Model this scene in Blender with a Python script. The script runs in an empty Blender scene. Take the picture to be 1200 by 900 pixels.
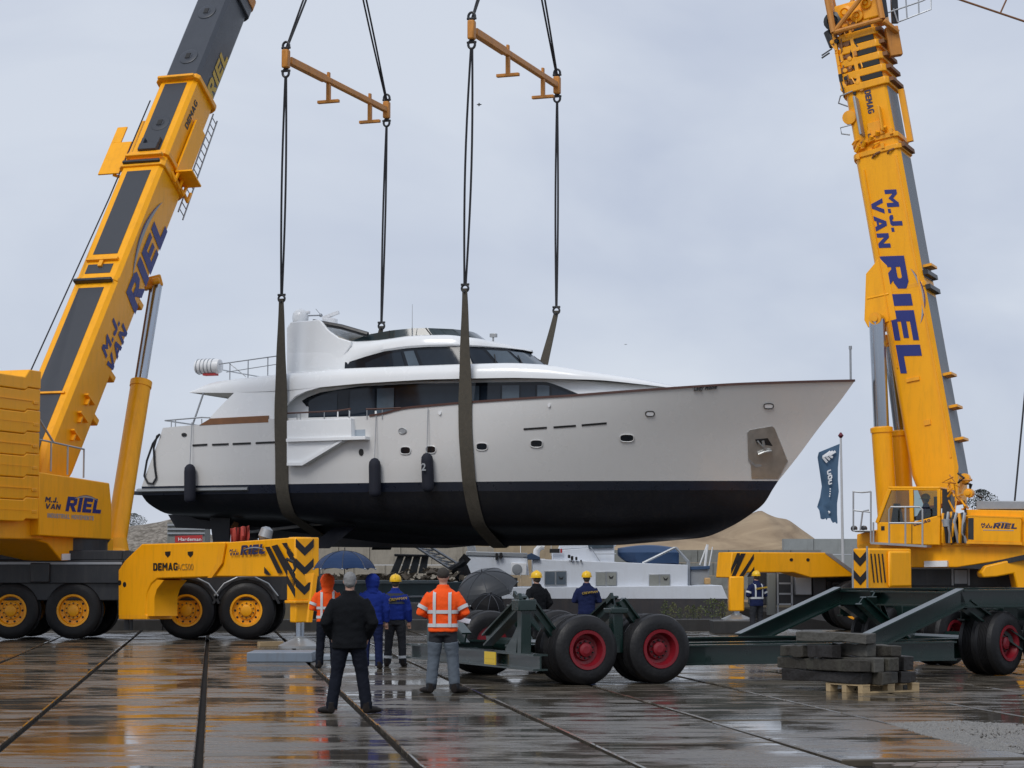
import bpy, math, random
import numpy as np
from mathutils import Vector as V, Matrix as MX
random.seed(7)
R = math.radians
SC = bpy.context.scene
COL = SC.collection
# ---------------------------------------------------------------- camera, sky, sun, exposure
F, CH = 2570.0, 1.75                       # focal length in photo pixels (1200 wide), eye height
TH = math.atan(220 / F)
cd = bpy.data.cameras.new('camera'); cam = bpy.data.objects.new('camera', cd); COL.objects.link(cam)
cd.sensor_width = 36; cd.lens = 36 * F / 1200; cd.clip_start = .5; cd.clip_end = 3000
cam.location = (0, 0, CH); cam.rotation_euler = (math.pi / 2 + TH, 0, 0)
SC.camera = cam
SC.view_settings.view_transform = 'Standard'; SC.view_settings.look = 'None'
SC.view_settings.exposure = 0.12; SC.view_settings.gamma = 1
SUN_EL, SUN_AZ = 46, 205                   # degrees; azimuth from +Y clockwise: behind the camera, a little left
wd = bpy.data.worlds.new('World'); SC.world = wd; wd.use_nodes = True
nt = wd.node_tree; nt.nodes.clear()
def N(t, nt, **k):
    n = nt.nodes.new(t)
    for a, b in k.items(): setattr(n, a, b)
    return n
out = N('ShaderNodeOutputWorld', nt); mixs = N('ShaderNodeMixShader', nt); mixs.inputs[0].default_value = .92
sky = N('ShaderNodeTexSky', nt, sky_type='NISHITA', sun_disc=False, sun_elevation=R(SUN_EL), sun_rotation=R(SUN_AZ))
b1 = N('ShaderNodeBackground', nt); b1.inputs[1].default_value = .1
b2 = N('ShaderNodeBackground', nt); b2.inputs[1].default_value = 1.0
tc = N('ShaderNodeTexCoord', nt); mp = N('ShaderNodeMapping', nt); mp.inputs['Scale'].default_value = (1, 1, 2.0)
mp.inputs['Location'].default_value = (.35, 0, .1)
no = N('ShaderNodeTexNoise', nt); no.inputs['Scale'].default_value = 4.2; no.inputs['Detail'].default_value = 5; no.inputs['Roughness'].default_value = .5; no.inputs['Distortion'].default_value = .5
cr = N('ShaderNodeValToRGB', nt)
cr.color_ramp.elements[0].position = .34; cr.color_ramp.elements[0].color = (.465, .515, .635, 1)
cr.color_ramp.elements[1].position = .66; cr.color_ramp.elements[1].color = (.615, .66, .745, 1)
lk = nt.links.new
lk(tc.outputs['Generated'], mp.inputs[0]); lk(mp.outputs[0], no.inputs[0]); lk(no.outputs[0], cr.inputs[0]); lk(cr.outputs[0], b2.inputs[0])
lk(sky.outputs[0], b1.inputs[0]); lk(b1.outputs[0], mixs.inputs[1]); lk(b2.outputs[0], mixs.inputs[2]); lk(mixs.outputs[0], out.inputs[0])
sd = bpy.data.lights.new('sun', 'SUN'); sd.energy = 1.5; sd.angle = R(24); sd.color = (1, .97, .93)
so = bpy.data.objects.new('sun', sd); COL.objects.link(so); so.location = (0, -20, 60)
so.rotation_euler = V((math.sin(R(SUN_AZ)) * math.cos(R(SUN_EL)), math.cos(R(SUN_AZ)) * math.cos(R(SUN_EL)), math.sin(R(SUN_EL)))).to_track_quat('Z', 'Y').to_euler()

# ---------------------------------------------------------------- measuring helpers
def ray(px, py):
    return V((px - 600, F * math.cos(TH) - (450 - py) * math.sin(TH), F * math.sin(TH) + (450 - py) * math.cos(TH)))
def P(px, py, Y):                          # point at depth Y seen at photo position px, py
    d = ray(px, py); return d * (Y / d.y) + V((0, 0, CH))
def G(px, py, z=0.0):                      # point on level z
    d = ray(px, py); return d * ((z - CH) / d.z) + V((0, 0, CH))
def PL(px, py, A, n):                      # point on the plane through A with normal n
    d = ray(px, py); c = V((0, 0, CH)); return c + d * ((A - c).dot(n) / d.dot(n))

# ---------------------------------------------------------------- mesh helpers
class MB:
    def __init__(s, M=None): s.v = []; s.f = []; s.M = M
    def add(s, vs, fs):
        o = len(s.v)
        if s.M is not None: vs = [s.M @ V(p) for p in vs]
        s.v += [V(p) for p in vs]; s.f += [tuple(i + o for i in f) for f in fs]; return s
    def hexa(s, p): return s.add(p, [(0, 3, 2, 1), (4, 5, 6, 7), (0, 1, 5, 4), (1, 2, 6, 5), (2, 3, 7, 6), (3, 0, 4, 7)])
    def box(s, x0, x1, y0, y1, z0, z1):
        return s.hexa([(x0, y0, z0), (x1, y0, z0), (x1, y1, z0), (x0, y1, z0), (x0, y0, z1), (x1, y0, z1), (x1, y1, z1), (x0, y1, z1)])
    def beam(s, a, b, w, h, up=(0, 0, 1)):
        a, b, up = V(a), V(b), V(up); d = (b - a).normalized(); x = d.cross(up).normalized() * (w / 2); y = x.cross(d).normalized() * (h / 2)
        return s.hexa([a - x - y, a + x - y, b + x - y, b - x - y, a - x + y, a + x + y, b + x + y, b - x + y])
    def ibeam(s, a, b, w, h, t=.03, up=(0, 0, 1)):
        a, b, up = V(a), V(b), V(up); d = (b - a).normalized(); x = d.cross(up).normalized(); y = x.cross(d).normalized()
        s.beam(a + y * (h / 2 - t / 2), b + y * (h / 2 - t / 2), w, t, up); s.beam(a - y * (h / 2 - t / 2), b - y * (h / 2 - t / 2), w, t, up)
        return s.beam(a, b, t, h - 2 * t, up)
    def prism(s, pts, ext):
        pts = [V(p) for p in pts]; e = V(ext); n = len(pts)
        return s.add(pts + [p + e for p in pts], [tuple(range(n)), tuple(range(2 * n - 1, n - 1, -1))] + [(i, i + n, (i + 1) % n + n, (i + 1) % n) for i in range(n)])
    def loft(s, rings, closed=True, caps=True):
        n = len(rings[0]); fs = []
        for k in range(len(rings) - 1):
            for i in range(n if closed else n - 1):
                j = (i + 1) % n; fs.append((k * n + i, k * n + j, (k + 1) * n + j, (k + 1) * n + i))
        if caps and closed: fs += [tuple(range(n - 1, -1, -1)), tuple(range((len(rings) - 1) * n, len(rings) * n))]
        return s.add([p for r in rings for p in r], fs)
    def tube(s, pts, r, n=8, caps=True):
        pts = [V(p) for p in pts]; rings = []; rr = r if isinstance(r, (list, tuple)) else [r] * len(pts); ref = None
        for i, p in enumerate(pts):
            d = (pts[min(i + 1, len(pts) - 1)] - pts[max(i - 1, 0)]).normalized()
            if ref is None: ref = V((0, 0, 1)) if abs(d.z) < .9 else V((1, 0, 0))
            x = d.cross(ref).normalized(); y = x.cross(d).normalized(); ref = y
            rings.append([p + (x * math.cos(2 * math.pi * k / n) + y * math.sin(2 * math.pi * k / n)) * rr[i] for k in range(n)])
        return s.loft(rings, True, caps)
    def lathe(s, o, ax, prof, n=24, caps=True):       # prof: (radius, distance along axis)
        o, ax = V(o), V(ax).normalized(); ref = V((0, 0, 1)) if abs(ax.z) < .9 else V((1, 0, 0))
        x = ax.cross(ref).normalized(); y = ax.cross(x)
        return s.loft([[o + ax * h + (x * math.cos(2 * math.pi * k / n) + y * math.sin(2 * math.pi * k / n)) * r for k in range(n)] for r, h in prof], True, caps)
    def ball(s, c, r, nu=12, nv=8):
        c = V(c); r = r if isinstance(r, (list, tuple)) else (r, r, r); rings = []
        for j in range(nv + 1):
            a = -math.pi / 2 + math.pi * (j + (.02 if j == 0 else -.02 if j == nv else 0)) / nv
            rings.append([c + V((r[0] * math.cos(a) * math.cos(2 * math.pi * k / nu), r[1] * math.cos(a) * math.sin(2 * math.pi * k / nu), r[2] * math.sin(a))) for k in range(nu)])
        return s.loft(rings)
WM = {}
def world(o): return WM.get(o.name, MX.Identity(4))
def mesh_of(name, mb, M=None, smooth=35):
    me = bpy.data.meshes.new(name); vs = mb.v if M is None else [M @ p for p in mb.v]
    me.from_pydata([tuple(p) for p in vs], [], mb.f); me.validate(); 
    import bmesh
    bm = bmesh.new(); bm.from_mesh(me); bmesh.ops.recalc_face_normals(bm, faces=bm.faces); bm.to_mesh(me); bm.free()
    if smooth:
        me.shade_smooth(); me.set_sharp_from_angle(angle=R(smooth))
    return me
def obj(name, mb, mat, parent=None, smooth=35, bevel=0, label=None, cat=None, group=None, kind=None):
    if parent is None:
        xs = [p.x for p in mb.v]; ys = [p.y for p in mb.v]; zs = [p.z for p in mb.v]
        M = MX.Translation(((min(xs) + max(xs)) / 2, (min(ys) + max(ys)) / 2, min(zs)))
    else: M = world(parent)
    me = mesh_of(name, mb, M.inverted(), smooth); me.materials.append(mat)
    o = bpy.data.objects.new(name, me); COL.objects.link(o)
    if parent is None: o.matrix_world = M
    else: o.parent = parent
    WM[o.name] = M
    if bevel:
        b = o.modifiers.new('bevel', 'BEVEL'); b.width = bevel; b.segments = 2; b.limit_method = 'ANGLE'; b.angle_limit = R(40)
    tag(o, label, cat, group, kind); return o
def tag(o, label=None, cat=None, group=None, kind=None):
    for k, x in (('label', label), ('category', cat), ('group', group), ('kind', kind)):
        if x: o[k] = x
    return o
def thing(name, label, cat, loc, rotz=0, group=None):
    o = bpy.data.objects.new(name, None); COL.objects.link(o); o.empty_display_size = .3
    M = MX.Translation(V(loc)) @ MX.Rotation(rotz, 4, 'Z'); o.matrix_world = M; WM[o.name] = M
    return tag(o, label, cat, group)
def inst(name, me, parent, M):             # shared mesh data placed at world matrix M under parent
    o = bpy.data.objects.new(name, me); COL.objects.link(o)
    if parent is not None:
        o.parent = parent; o.matrix_local = world(parent).inverted() @ M
    else: o.matrix_world = M
    WM[o.name] = M; return o
def text(name, s, mat, parent, org, xd, yd, size, sx=1.0, shear=0.0, bold=0.0, thick=.012):
    c = bpy.data.curves.new(name, 'FONT'); c.body = s; c.size = 1; c.shear = shear; c.offset = bold; c.extrude = .5; c.resolution_u = 3; c.space_character = 1.0 + bold * 3.2
    t = bpy.data.objects.new('tmp', c); COL.objects.link(t)
    bpy.context.view_layer.update()
    me = bpy.data.meshes.new_from_object(t.evaluated_get(bpy.context.evaluated_depsgraph_get()))
    bpy.data.objects.remove(t); bpy.data.curves.remove(c)
    x = V(xd).normalized(); y = (V(yd) - x * x.dot(V(yd))).normalized(); z = x.cross(y)
    k = size / .7
    M = MX(((x.x * k * sx, y.x * k, z.x * thick, org[0]), (x.y * k * sx, y.y * k, z.y * thick, org[1]), (x.z * k * sx, y.z * k, z.z * thick, org[2]), (0, 0, 0, 1)))
    me.transform(world(parent).inverted() @ M); me.materials.clear(); me.materials.append(mat); me.name = name
    o = bpy.data.objects.new(name, me); COL.objects.link(o); o.parent = parent; WM[o.name] = world(parent); return o

def _r(x0, y0, x1, y1): return [(x0, y0), (x1, y0), (x1, y1), (x0, y1)]
GLYPH = {
    'I': (.30, [_r(0, 0, .30, 1)]), 'L': (.72, [_r(0, 0, .28, 1), _r(.28, 0, .72, .26)]),
    'E': (.76, [_r(0, 0, .28, 1), _r(.28, 0, .76, .24), _r(.28, .39, .70, .61), _r(.28, .76, .76, 1)]),
    'R': (.86, [_r(0, 0, .28, 1), [(.28, .76), (.28, 1), (.66, 1), (.84, .86), (.84, .52), (.68, .38), (.28, .38), (.28, .58), (.54, .58), (.58, .62), (.58, .72), (.54, .76)], [(.34, .38), (.62, .38), (.90, 0), (.58, 0)]]),
    'M': (1.0, [_r(0, 0, .24, 1), _r(.76, 0, 1.0, 1), [(.24, 1), (.24, .62), (.5, .22), (.5, .62)], [(.76, 1), (.5, .62), (.5, .22), (.76, .62)]]),
    'J': (.62, [_r(.36, .24, .62, 1), [(0, .34), (0, .12), (.12, 0), (.5, 0), (.62, .12), (.62, .24), (.24, .24), (.24, .34)]]),
    'V': (.92, [[(0, 1), (.27, 1), (.46, .36), (.46, 0), (.33, 0)], [(.65, 1), (.92, 1), (.59, 0), (.46, 0), (.46, .36)]]),
    'A': (.92, [[(0, 0), (.27, 0), (.46, .64), (.46, 1), (.33, 1)], [(.65, 0), (.92, 0), (.59, 1), (.46, 1), (.46, .64)], _r(.30, .18, .62, .36)]),
    'N': (.86, [_r(0, 0, .25, 1), _r(.61, 0, .86, 1), [(.25, 1), (.25, .58), (.61, 0), (.61, .42)]]),
    'D': (.84, [_r(0, 0, .27, 1), [(.27, .78), (.27, 1), (.62, 1), (.84, .82), (.84, .18), (.62, 0), (.27, 0), (.27, .22), (.52, .22), (.58, .28), (.58, .72), (.52, .78)]]),
    'G': (.86, [[(.84, .74), (.84, .84), (.66, 1), (.2, 1), (0, .82), (0, .18), (.2, 0), (.66, 0), (.84, .16), (.84, .54), (.46, .54), (.46, .36), (.58, .36), (.58, .24), (.54, .21), (.30, .21), (.26, .26), (.26, .74), (.30, .79), (.54, .79), (.58, .74)]]),
    '.': (.26, [_r(0, 0, .24, .24)]), ' ': (.4, []), 'S': (.78, [[(0, .30), (0, .14), (.16, 0), (.62, 0), (.78, .14), (.78, .46), (.64, .59), (.26, .59), (.26, .78), (.52, .78), (.52, .70), (.78, .70), (.78, .86), (.62, 1), (.16, 1), (0, .86), (0, .52), (.14, .39), (.52, .39), (.52, .22), (.26, .22), (.26, .30)]]),
    'T': (.74, [_r(.24, 0, .50, .76), _r(0, .76, .74, 1)]), 'U': (.84, [[(0, 1), (0, .16), (.18, 0), (.66, 0), (.84, .16), (.84, 1), (.58, 1), (.58, .24), (.26, .24), (.26, 1)]]),
    'O': (.86, [[(.43, 1), (.18, 1), (0, .82), (0, .18), (.18, 0), (.43, 0), (.43, .22), (.30, .22), (.26, .28), (.26, .72), (.30, .78), (.43, .78)], [(.43, 1), (.68, 1), (.86, .82), (.86, .18), (.68, 0), (.43, 0), (.43, .22), (.56, .22), (.60, .28), (.60, .72), (.56, .78), (.43, .78)]]),
}
def block(name, s, mt, parent, org, xd, yd, size, sx=1.0, shear=0.0, gap=.12, lift=.0):   # heavy painted capitals
    x = V(xd).normalized(); y = (V(yd) - x * x.dot(V(yd))).normalized(); n = x.cross(y); b = MB(); cx = 0
    for ch in s:
        w, polys = GLYPH[ch]
        for k, pl in enumerate(polys): b.add([V(org) + x * ((cx + px_ + py_ * shear / sx) * size * sx) + y * (py_ * size) + n * (.004 + lift + .0012 * k) for px_, py_ in pl], [tuple(range(len(pl)))])
        cx += w + gap
    return obj(name, b, mt, parent, smooth=0)
# ---------------------------------------------------------------- materials
def mat(name, col, rough=.5, metal=0, var=.12, scale=3, bump=0, bscale=40, coat=0, dirt=None, damt=.3, spec=.5, rvar=.12):
    m = bpy.data.materials.new(name); m.use_nodes = True; t = m.node_tree; p = t.nodes['Principled BSDF']; L = t.links.new
    tc = N('ShaderNodeTexCoord', t); no = N('ShaderNodeTexNoise', t); no.inputs['Scale'].default_value = scale; no.inputs['Detail'].default_value = 6; no.inputs['Roughness'].default_value = .6
    L(tc.outputs['Object'], no.inputs[0])
    mx = N('ShaderNodeMix', t, data_type='RGBA'); mx.inputs[6].default_value = (*[c * (1 - var) for c in col], 1); mx.inputs[7].default_value = (*[min(1, c * (1 + var)) for c in col], 1)
    L(no.outputs[0], mx.inputs[0]); last = mx.outputs[2]
    if dirt:
        mp = N('ShaderNodeMapping', t); mp.inputs['Scale'].default_value = (2.2, 2.2, .35); L(tc.outputs['Object'], mp.inputs[0])
        n2 = N('ShaderNodeTexNoise', t); n2.inputs['Scale'].default_value = 2.5; n2.inputs['Detail'].default_value = 8; n2.inputs['Roughness'].default_value = .7; L(mp.outputs[0], n2.inputs[0])
        mr = N('ShaderNodeMapRange', t); mr.inputs[1].default_value = .48; mr.inputs[2].default_value = .75; mr.inputs[4].default_value = damt; L(n2.outputs[0], mr.inputs[0])
        m2 = N('ShaderNodeMix', t, data_type='RGBA'); m2.inputs[7].default_value = (*dirt, 1); L(mr.outputs[0], m2.inputs[0]); L(last, m2.inputs[6]); last = m2.outputs[2]
    L(last, p.inputs['Base Color'])
    mr = N('ShaderNodeMapRange', t); mr.inputs[3].default_value = max(.02, rough - rvar); mr.inputs[4].default_value = min(1, rough + rvar); L(no.outputs[0], mr.inputs[0]); L(mr.outputs[0], p.inputs['Roughness'])
    p.inputs['Metallic'].default_value = metal; p.inputs['Specular IOR Level'].default_value = spec
    if coat: p.inputs['Coat Weight'].default_value = coat; p.inputs['Coat Roughness'].default_value = .12 if coat < .5 else .05
    if bump:
        n3 = N('ShaderNodeTexNoise', t); n3.inputs['Scale'].default_value = bscale; n3.inputs['Detail'].default_value = 4; L(tc.outputs['Object'], n3.inputs[0])
        b = N('ShaderNodeBump', t); b.inputs['Strength'].default_value = bump; b.inputs['Distance'].default_value = .02; L(n3.outputs[0], b.inputs['Height']); L(b.outputs[0], p.inputs['Normal'])
    return m
M_ = dict(
    yellow=mat('crane_yellow', (.96, .41, .002), .4, var=.07, scale=1.2, coat=.06, dirt=(.42, .19, .01), damt=.30, spec=.35),
    yellow2=mat('crane_yellow_end', (.90, .38, .003), .4, var=.1, dirt=(.2, .1, .03), damt=.3),
    chassis=mat('chassis_black', (.018, .02, .024), .4, var=.3, dirt=(.07, .065, .06), damt=.4),
    strip=mat('boom_strip', (.035, .04, .05), .55, var=.2, scale=6),
    boomgrey=mat('boom_grey', (.042, .048, .06), .38, var=.2, scale=1.5, dirt=(.03, .035, .04), damt=.4),
    steel=mat('steel_light', (.36, .37, .37), .35, metal=.6, var=.15),
    chrome=mat('chrome_rod', (.42, .46, .51), .24, metal=1, var=.05, rvar=.04),
    galv=mat('galvanised', (.34, .36, .38), .45, metal=.5, var=.2),
    tyre=mat('tyre_rubber', (.009, .009, .010), .5, var=.3, scale=6, bump=.3, bscale=25, dirt=(.035, .032, .03), damt=.35, spec=.35),
    dark=mat('dark_void', (.008, .008, .009), .6),
    blue=mat('letter_blue', (.010, .020, .17), .4, var=.05), black=mat('letter_black', (.01, .01, .012), .45),
    greyl=mat('letter_grey', (.30, .32, .34), .5), navyl=mat('letter_navy', (.02, .025, .08), .45),
    gold=mat('letter_gold', (.50, .33, .04), .5), white=mat('white_paint', (.78, .79, .80), .35, var=.04),
    rope=mat('sling_rope', (.016, .017, .021), .7), strap=mat('sling_strap', (.075, .066, .05), .85, var=.4, scale=9, bump=.7, bscale=60),
    spread=mat('spreader_orange', (.55, .22, .03), .5, var=.25, scale=4, dirt=(.16, .07, .03), damt=.6),
    rail=mat('rail_steel', (.40, .42, .44), .4, metal=.5), red=mat('red_paint', (.42, .03, .03), .45, var=.2),
    rust=mat('rusty_steel', (.20, .09, .035), .7, var=.35, scale=8),
    glassdk=mat('dark_glass', (.008, .011, .016), .05, var=.2, spec=.35, rvar=.02),
)
def glass_mat(name, tint=(.62, .70, .70), fac=.02):
    m = bpy.data.materials.new(name); m.use_nodes = True; t = m.node_tree; t.nodes.clear(); L = t.links.new
    o = N('ShaderNodeOutputMaterial', t); mx = N('ShaderNodeMixShader', t); a = N('ShaderNodeBsdfTransparent', t); a.inputs[0].default_value = (*tint, 1)
    g = N('ShaderNodeBsdfGlossy', t); g.inputs['Roughness'].default_value = .03; fr = N('ShaderNodeFresnel', t); fr.inputs[0].default_value = 1.5
    ad = N('ShaderNodeMath', t, operation='ADD'); ad.inputs[1].default_value = fac; L(fr.outputs[0], ad.inputs[0]); L(ad.outputs[0], mx.inputs[0])
    L(a.outputs[0], mx.inputs[1]); L(g.outputs[0], mx.inputs[2]); L(mx.outputs[0], o.inputs[0]); return m
M_['glass'] = glass_mat('clear_glass')
# ---------------------------------------------------------------- ground: quay base, concrete slabs, water, far bank
def wet_concrete():
    m = bpy.data.materials.new('wet_concrete'); m.use_nodes = True; t = m.node_tree; p = t.nodes['Principled BSDF']; L = t.links.new
    g = N('ShaderNodeNewGeometry', t); oi = N('ShaderNodeObjectInfo', t)
    def noise(s, d=6, r=.6, sc=None):
        n = N('ShaderNodeTexNoise', t); n.inputs['Scale'].default_value = s; n.inputs['Detail'].default_value = d; n.inputs['Roughness'].default_value = r
        if sc:
            mp = N('ShaderNodeMapping', t); mp.inputs['Scale'].default_value = sc; L(g.outputs['Position'], mp.inputs[0]); L(mp.outputs[0], n.inputs[0])
        else: L(g.outputs['Position'], n.inputs[0])
        return n.outputs[0]
    def mr(x, a, b, c, d):
        q = N('ShaderNodeMapRange', t); q.inputs[1].default_value = a; q.inputs[2].default_value = b; q.inputs[3].default_value = c; q.inputs[4].default_value = d; L(x, q.inputs[0]); return q.outputs[0]
    def mixc(f, a, b):
        q = N('ShaderNodeMix', t, data_type='RGBA'); L(f, q.inputs[0])
        for i, x in ((6, a), (7, b)):
            if isinstance(x, tuple): q.inputs[i].default_value = (*x, 1)
            else: L(x, q.inputs[i])
        return q.outputs[2]
    def mul(a, b, op='MULTIPLY'):
        q = N('ShaderNodeMath', t, operation=op)
        for i, x in ((0, a), (1, b)):
            if isinstance(x, float): q.inputs[i].default_value = x
            else: L(x, q.inputs[i])
        return q.outputs[0]
    big = noise(.55, 5, .55); fine = noise(7, 8, .7); streak = noise(1.7, 8, .68, (.5, 1.5, 1)); grit = noise(60, 3, .6)
    base = mixc(mr(streak, .35, .65, 0, 1), (.050, .039, .026), (.165, .140, .105))
    base = mixc(mr(fine, .35, .75, 0, .6), base, (.05, .043, .036))
    base = mixc(mr(oi.outputs['Random'], 0, 1, 0, .5), base, (.075, .068, .056))
    L(base, p.inputs['Base Color'])
    wet = mr(mul(mul(big, .55), mul(streak, .45), 'ADD'), .45, .55, 1, 0)      # 1 = film of water
    dry = mr(streak, .30, .72, .12, .48)
    q = N('ShaderNodeMix', t, data_type='FLOAT'); L(wet, q.inputs[0]); L(dry, q.inputs[2]); q.inputs[3].default_value = .045
    L(q.outputs[0], p.inputs['Roughness']); p.inputs['IOR'].default_value = 1.36; p.inputs['Specular IOR Level'].default_value = .5
    hb = mul(mul(grit, .35), mul(fine, .65), 'ADD'); inv = mr(wet, 0, 1, 1, .10)
    b = N('ShaderNodeBump', t); b.inputs['Distance'].default_value = .006; L(hb, b.inputs['Height']); L(mul(inv, .55), b.inputs['Strength'])
    L(b.outputs[0], p.inputs['Normal']); return m
M_['wet'] = wet_concrete()
M_['joint'] = mat('joint_dirt', (.016, .013, .010), .85, var=.6, scale=5, bump=.6, bscale=30, spec=.15, rvar=.1)
M_['gravel'] = mat('wet_gravel', (.24, .235, .225), .6, var=.5, scale=60, bump=.8, bscale=80)
M_['paver'] = mat('paver_brick', (.11, .095, .08), .3, var=.3, scale=4, bump=.3, bscale=50)
M_['water'] = mat('canal_water', (.02, .026, .026), .06, var=.1, bump=.25, bscale=1.2, rvar=.02)
M_['earth'] = mat('bank_earth', (.10, .085, .06), .9, var=.3)
mb = MB(); mb.box(-70, 11.5, -12, 69.6, -2.2, -.06); mb.box(11.5, 90, -12, 120, -2.2, -.06)
quay = obj('ground', mb, M_['joint'], smooth=0, kind='structure')
mb = MB(); mb.box(-400, 11.4, 69.7, 112, -1.6, -1.2); obj('water', mb, M_['water'], smooth=0, kind='structure')
mb = MB(); mb.box(-400, 400, 112.2, 900, -1.7, .2); obj('far_bank', mb, M_['earth'], smooth=0, kind='structure')
SA = R(7.75); f1 = V((-math.sin(SA), math.cos(SA), 0)); f2 = V((math.cos(SA), math.sin(SA), 0))
S0 = G(232, 900); SW, SD = 1.97, 2.72
def slab_mb(w, d):
    m = MB(); c = .012
    a = [(-w / 2, -d / 2), (w / 2, -d / 2), (w / 2, d / 2), (-w / 2, d / 2)]
    b = [(x - math.copysign(c, x), y - math.copysign(c, y)) for x, y in a]
    m.loft([[(x, y, -.16) for x, y in a], [(x, y, -c) for x, y in a], [(x, y, 0) for x, y in b]]); return m
sme = mesh_of('slab', slab_mb(SW - .085, SD - .045), smooth=0); sme.materials.append(M_['wet'])
far = MB()
rs = random.Random(3)
for i in range(-22, 22):
    off = rs.choice([0, 0, .5, .5, .32]) * SD + rs.uniform(-.1, .1)
    for j in range(-2, 24):
        c = S0 + f2 * (SW * (i + .5)) + f1 * (SD * j + off)
        if c.y < 15 or c.y > 68 or (c.x > 12.5 and c.y > 68): continue
        pxx = 600 + F * c.x / c.y
        if c.x > 3.55 and c.y < 20.6 + .12 * c.x: continue          # brick pavers there
        if abs(c.x) > 26: continue
        Mx = MX.Translation(c + V((0, 0, rs.uniform(-.006, .004)))) @ MX.Rotation(SA, 4, 'Z') @ MX.Rotation(R(rs.uniform(-.10, .10)), 4, 'X') @ MX.Rotation(R(rs.uniform(-.12, .12)), 4, 'Y')
        if c.y < 43 and -180 < pxx < 1380: inst('slab', sme, quay, Mx)
        else:
            s_ = slab_mb(SW - .085, SD - .045); far.add([Mx @ p for p in s_.v], s_.f)
obj('far_slabs', far, M_['wet'], quay, smooth=0, kind='stuff')
# brick pavers along the near right edge
bme = mesh_of('brick', MB().box(-.1, .1, -.05, .05, -.08, 0), smooth=0); bme.materials.append(M_['paver'])
for j in range(9):
    for i in range(16):
        c = V((3.45 + i * .212 + (j % 2) * .106 + j * .07, 20.55 - j * .108 + .029 * i, -.012 + rs.uniform(-.006, .004)))
        inst('brick', bme, quay, MX.Translation(c) @ MX.Rotation(SA, 4, 'Z') @ MX.Rotation(R(rs.uniform(-2, 2)), 4, 'X'))
# thin spread of gravel on two slabs at the right
gv = MB()
A = [G(1040, 848), G(1085, 862), G(1140, 876), G(1205, 884), G(1215, 851), G(1120, 845)]
cen = sum(A, V()) / len(A)
for k in range(5200):
    a, b = sorted((rs.random(), rs.random())); i = rs.randrange(len(A)); q = cen + (A[i] - cen) * (b - a) + (A[(i + 1) % len(A)] - cen) * a
    r = rs.uniform(.008, .02); q.z = .002
    an = rs.random() * 6.28
    gv.add([q + V((math.cos(an + t) * r, math.sin(an + t) * r, 0)) for t in (0, 2.1, 4.2)] + [q + V((0, 0, r * .9))], [(0, 1, 3), (1, 2, 3), (2, 0, 3)])
obj('gravel', gv, M_['gravel'], smooth=0, kind='stuff', label='thin spread of pale grey gravel on the wet slabs', cat='gravel')
# dark timber kerb along the quay edge, in lengths
M_['kerb'] = mat('kerb_timber', (.022, .021, .02), .5, var=.35, dirt=(.05, .05, .047), damt=.5)
x = -19.0
kq = []
kt = thing('quay_kerb', 'long low black timber kerb along the quay edge', 'kerb', (-6, 66, 0))
while x < 7.6:
    l = rs.uniform(2.7, 3.2)
    obj('timber', MB().box(x, min(x + l - .03, 7.6), 65.8 + rs.uniform(-.02, .02), 66.3, -.02, .34 + rs.uniform(-.01, .01)), M_['kerb'], kt, smooth=0, bevel=.02); x += l
# ---------------------------------------------------------------- yacht hanging in the slings
YAW = R(20); YO = V((-11.06, 73.63, 0)); eu = V((math.cos(YAW), -math.sin(YAW), 0)); ev = V((math.sin(YAW), math.cos(YAW), 0))
MY = MX.Translation(YO) @ MX.Rotation(-YAW, 4, 'Z')          # local: x forward, y to port (away), z up
M_['hull'] = mat('hull_white', (.63, .63, .62), .28, var=.03, scale=.4, coat=.25, dirt=(.52, .50, .46), damt=.14)
M_['super'] = mat('gelcoat_white', (.80, .82, .83), .25, var=.02, coat=.3)
M_['anti'] = mat('antifouling_black', (.007, .008, .012), .42, var=.5, scale=1.5, dirt=(.02, .019, .018), damt=.5, spec=.35, bump=.2, bscale=12)
M_['boot'] = mat('boot_stripe', (.014, .019, .034), .3, var=.3)
M_['cap'] = mat('cap_rail', (.07, .028, .02), .4, var=.3)
M_['teak'] = mat('teak', (.20, .085, .03), .45, var=.35, scale=5)
M_['soffit'] = mat('soffit', (.30, .28, .24), .5, var=.05)  # beige paint, with the shade under the brow put into the colour
M_['beige'] = mat('beige_lining', (.42, .38, .31), .6)
M_['pane1'] = mat('pane_blue', (.013, .02, .03), .06, var=.3, spec=.4, rvar=.02)
M_['pane2'] = mat('pane_light', (.07, .095, .12), .08, var=.3, spec=.5, rvar=.02)
M_['fender'] = mat('fender_cloth', (.008, .01, .02), .8, var=.3)
M_['pocket'] = mat('pocket_steel', (.46, .46, .45), .32, metal=.75, var=.35, scale=3)
ip = lambda x, t: float(np.interp(x, [a for a, b in t], [b for a, b in t]))
def smooth_tab(tab, n=9):                  # monotone-ish smoothing of a table
    xs = np.linspace(tab[0][0], tab[-1][0], 161); ys = np.interp(xs, [a for a, b in tab], [b for a, b in tab])
    k = np.ones(n) / n; p = np.concatenate([np.full(n // 2, ys[0]) , ys, np.full(n // 2, ys[-1])])
    p[:n // 2] = 2 * ys[0] - ys[1:n // 2 + 1][::-1]; p[-(n // 2):] = 2 * ys[-1] - ys[-n // 2:-1][::-1]
    return list(zip(xs, np.convolve(p, k, 'valid')))
SHEER = smooth_tab([(.8, 6.38), (1.9, 6.44), (5, 6.58), (8.0, 6.57), (8.6, 6.62), (9.2, 6.79), (11.3, 6.91), (15, 7.05), (17.5, 7.2), (19.5, 7.33), (21, 7.4), (22.77, 7.49)], 5)
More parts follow.
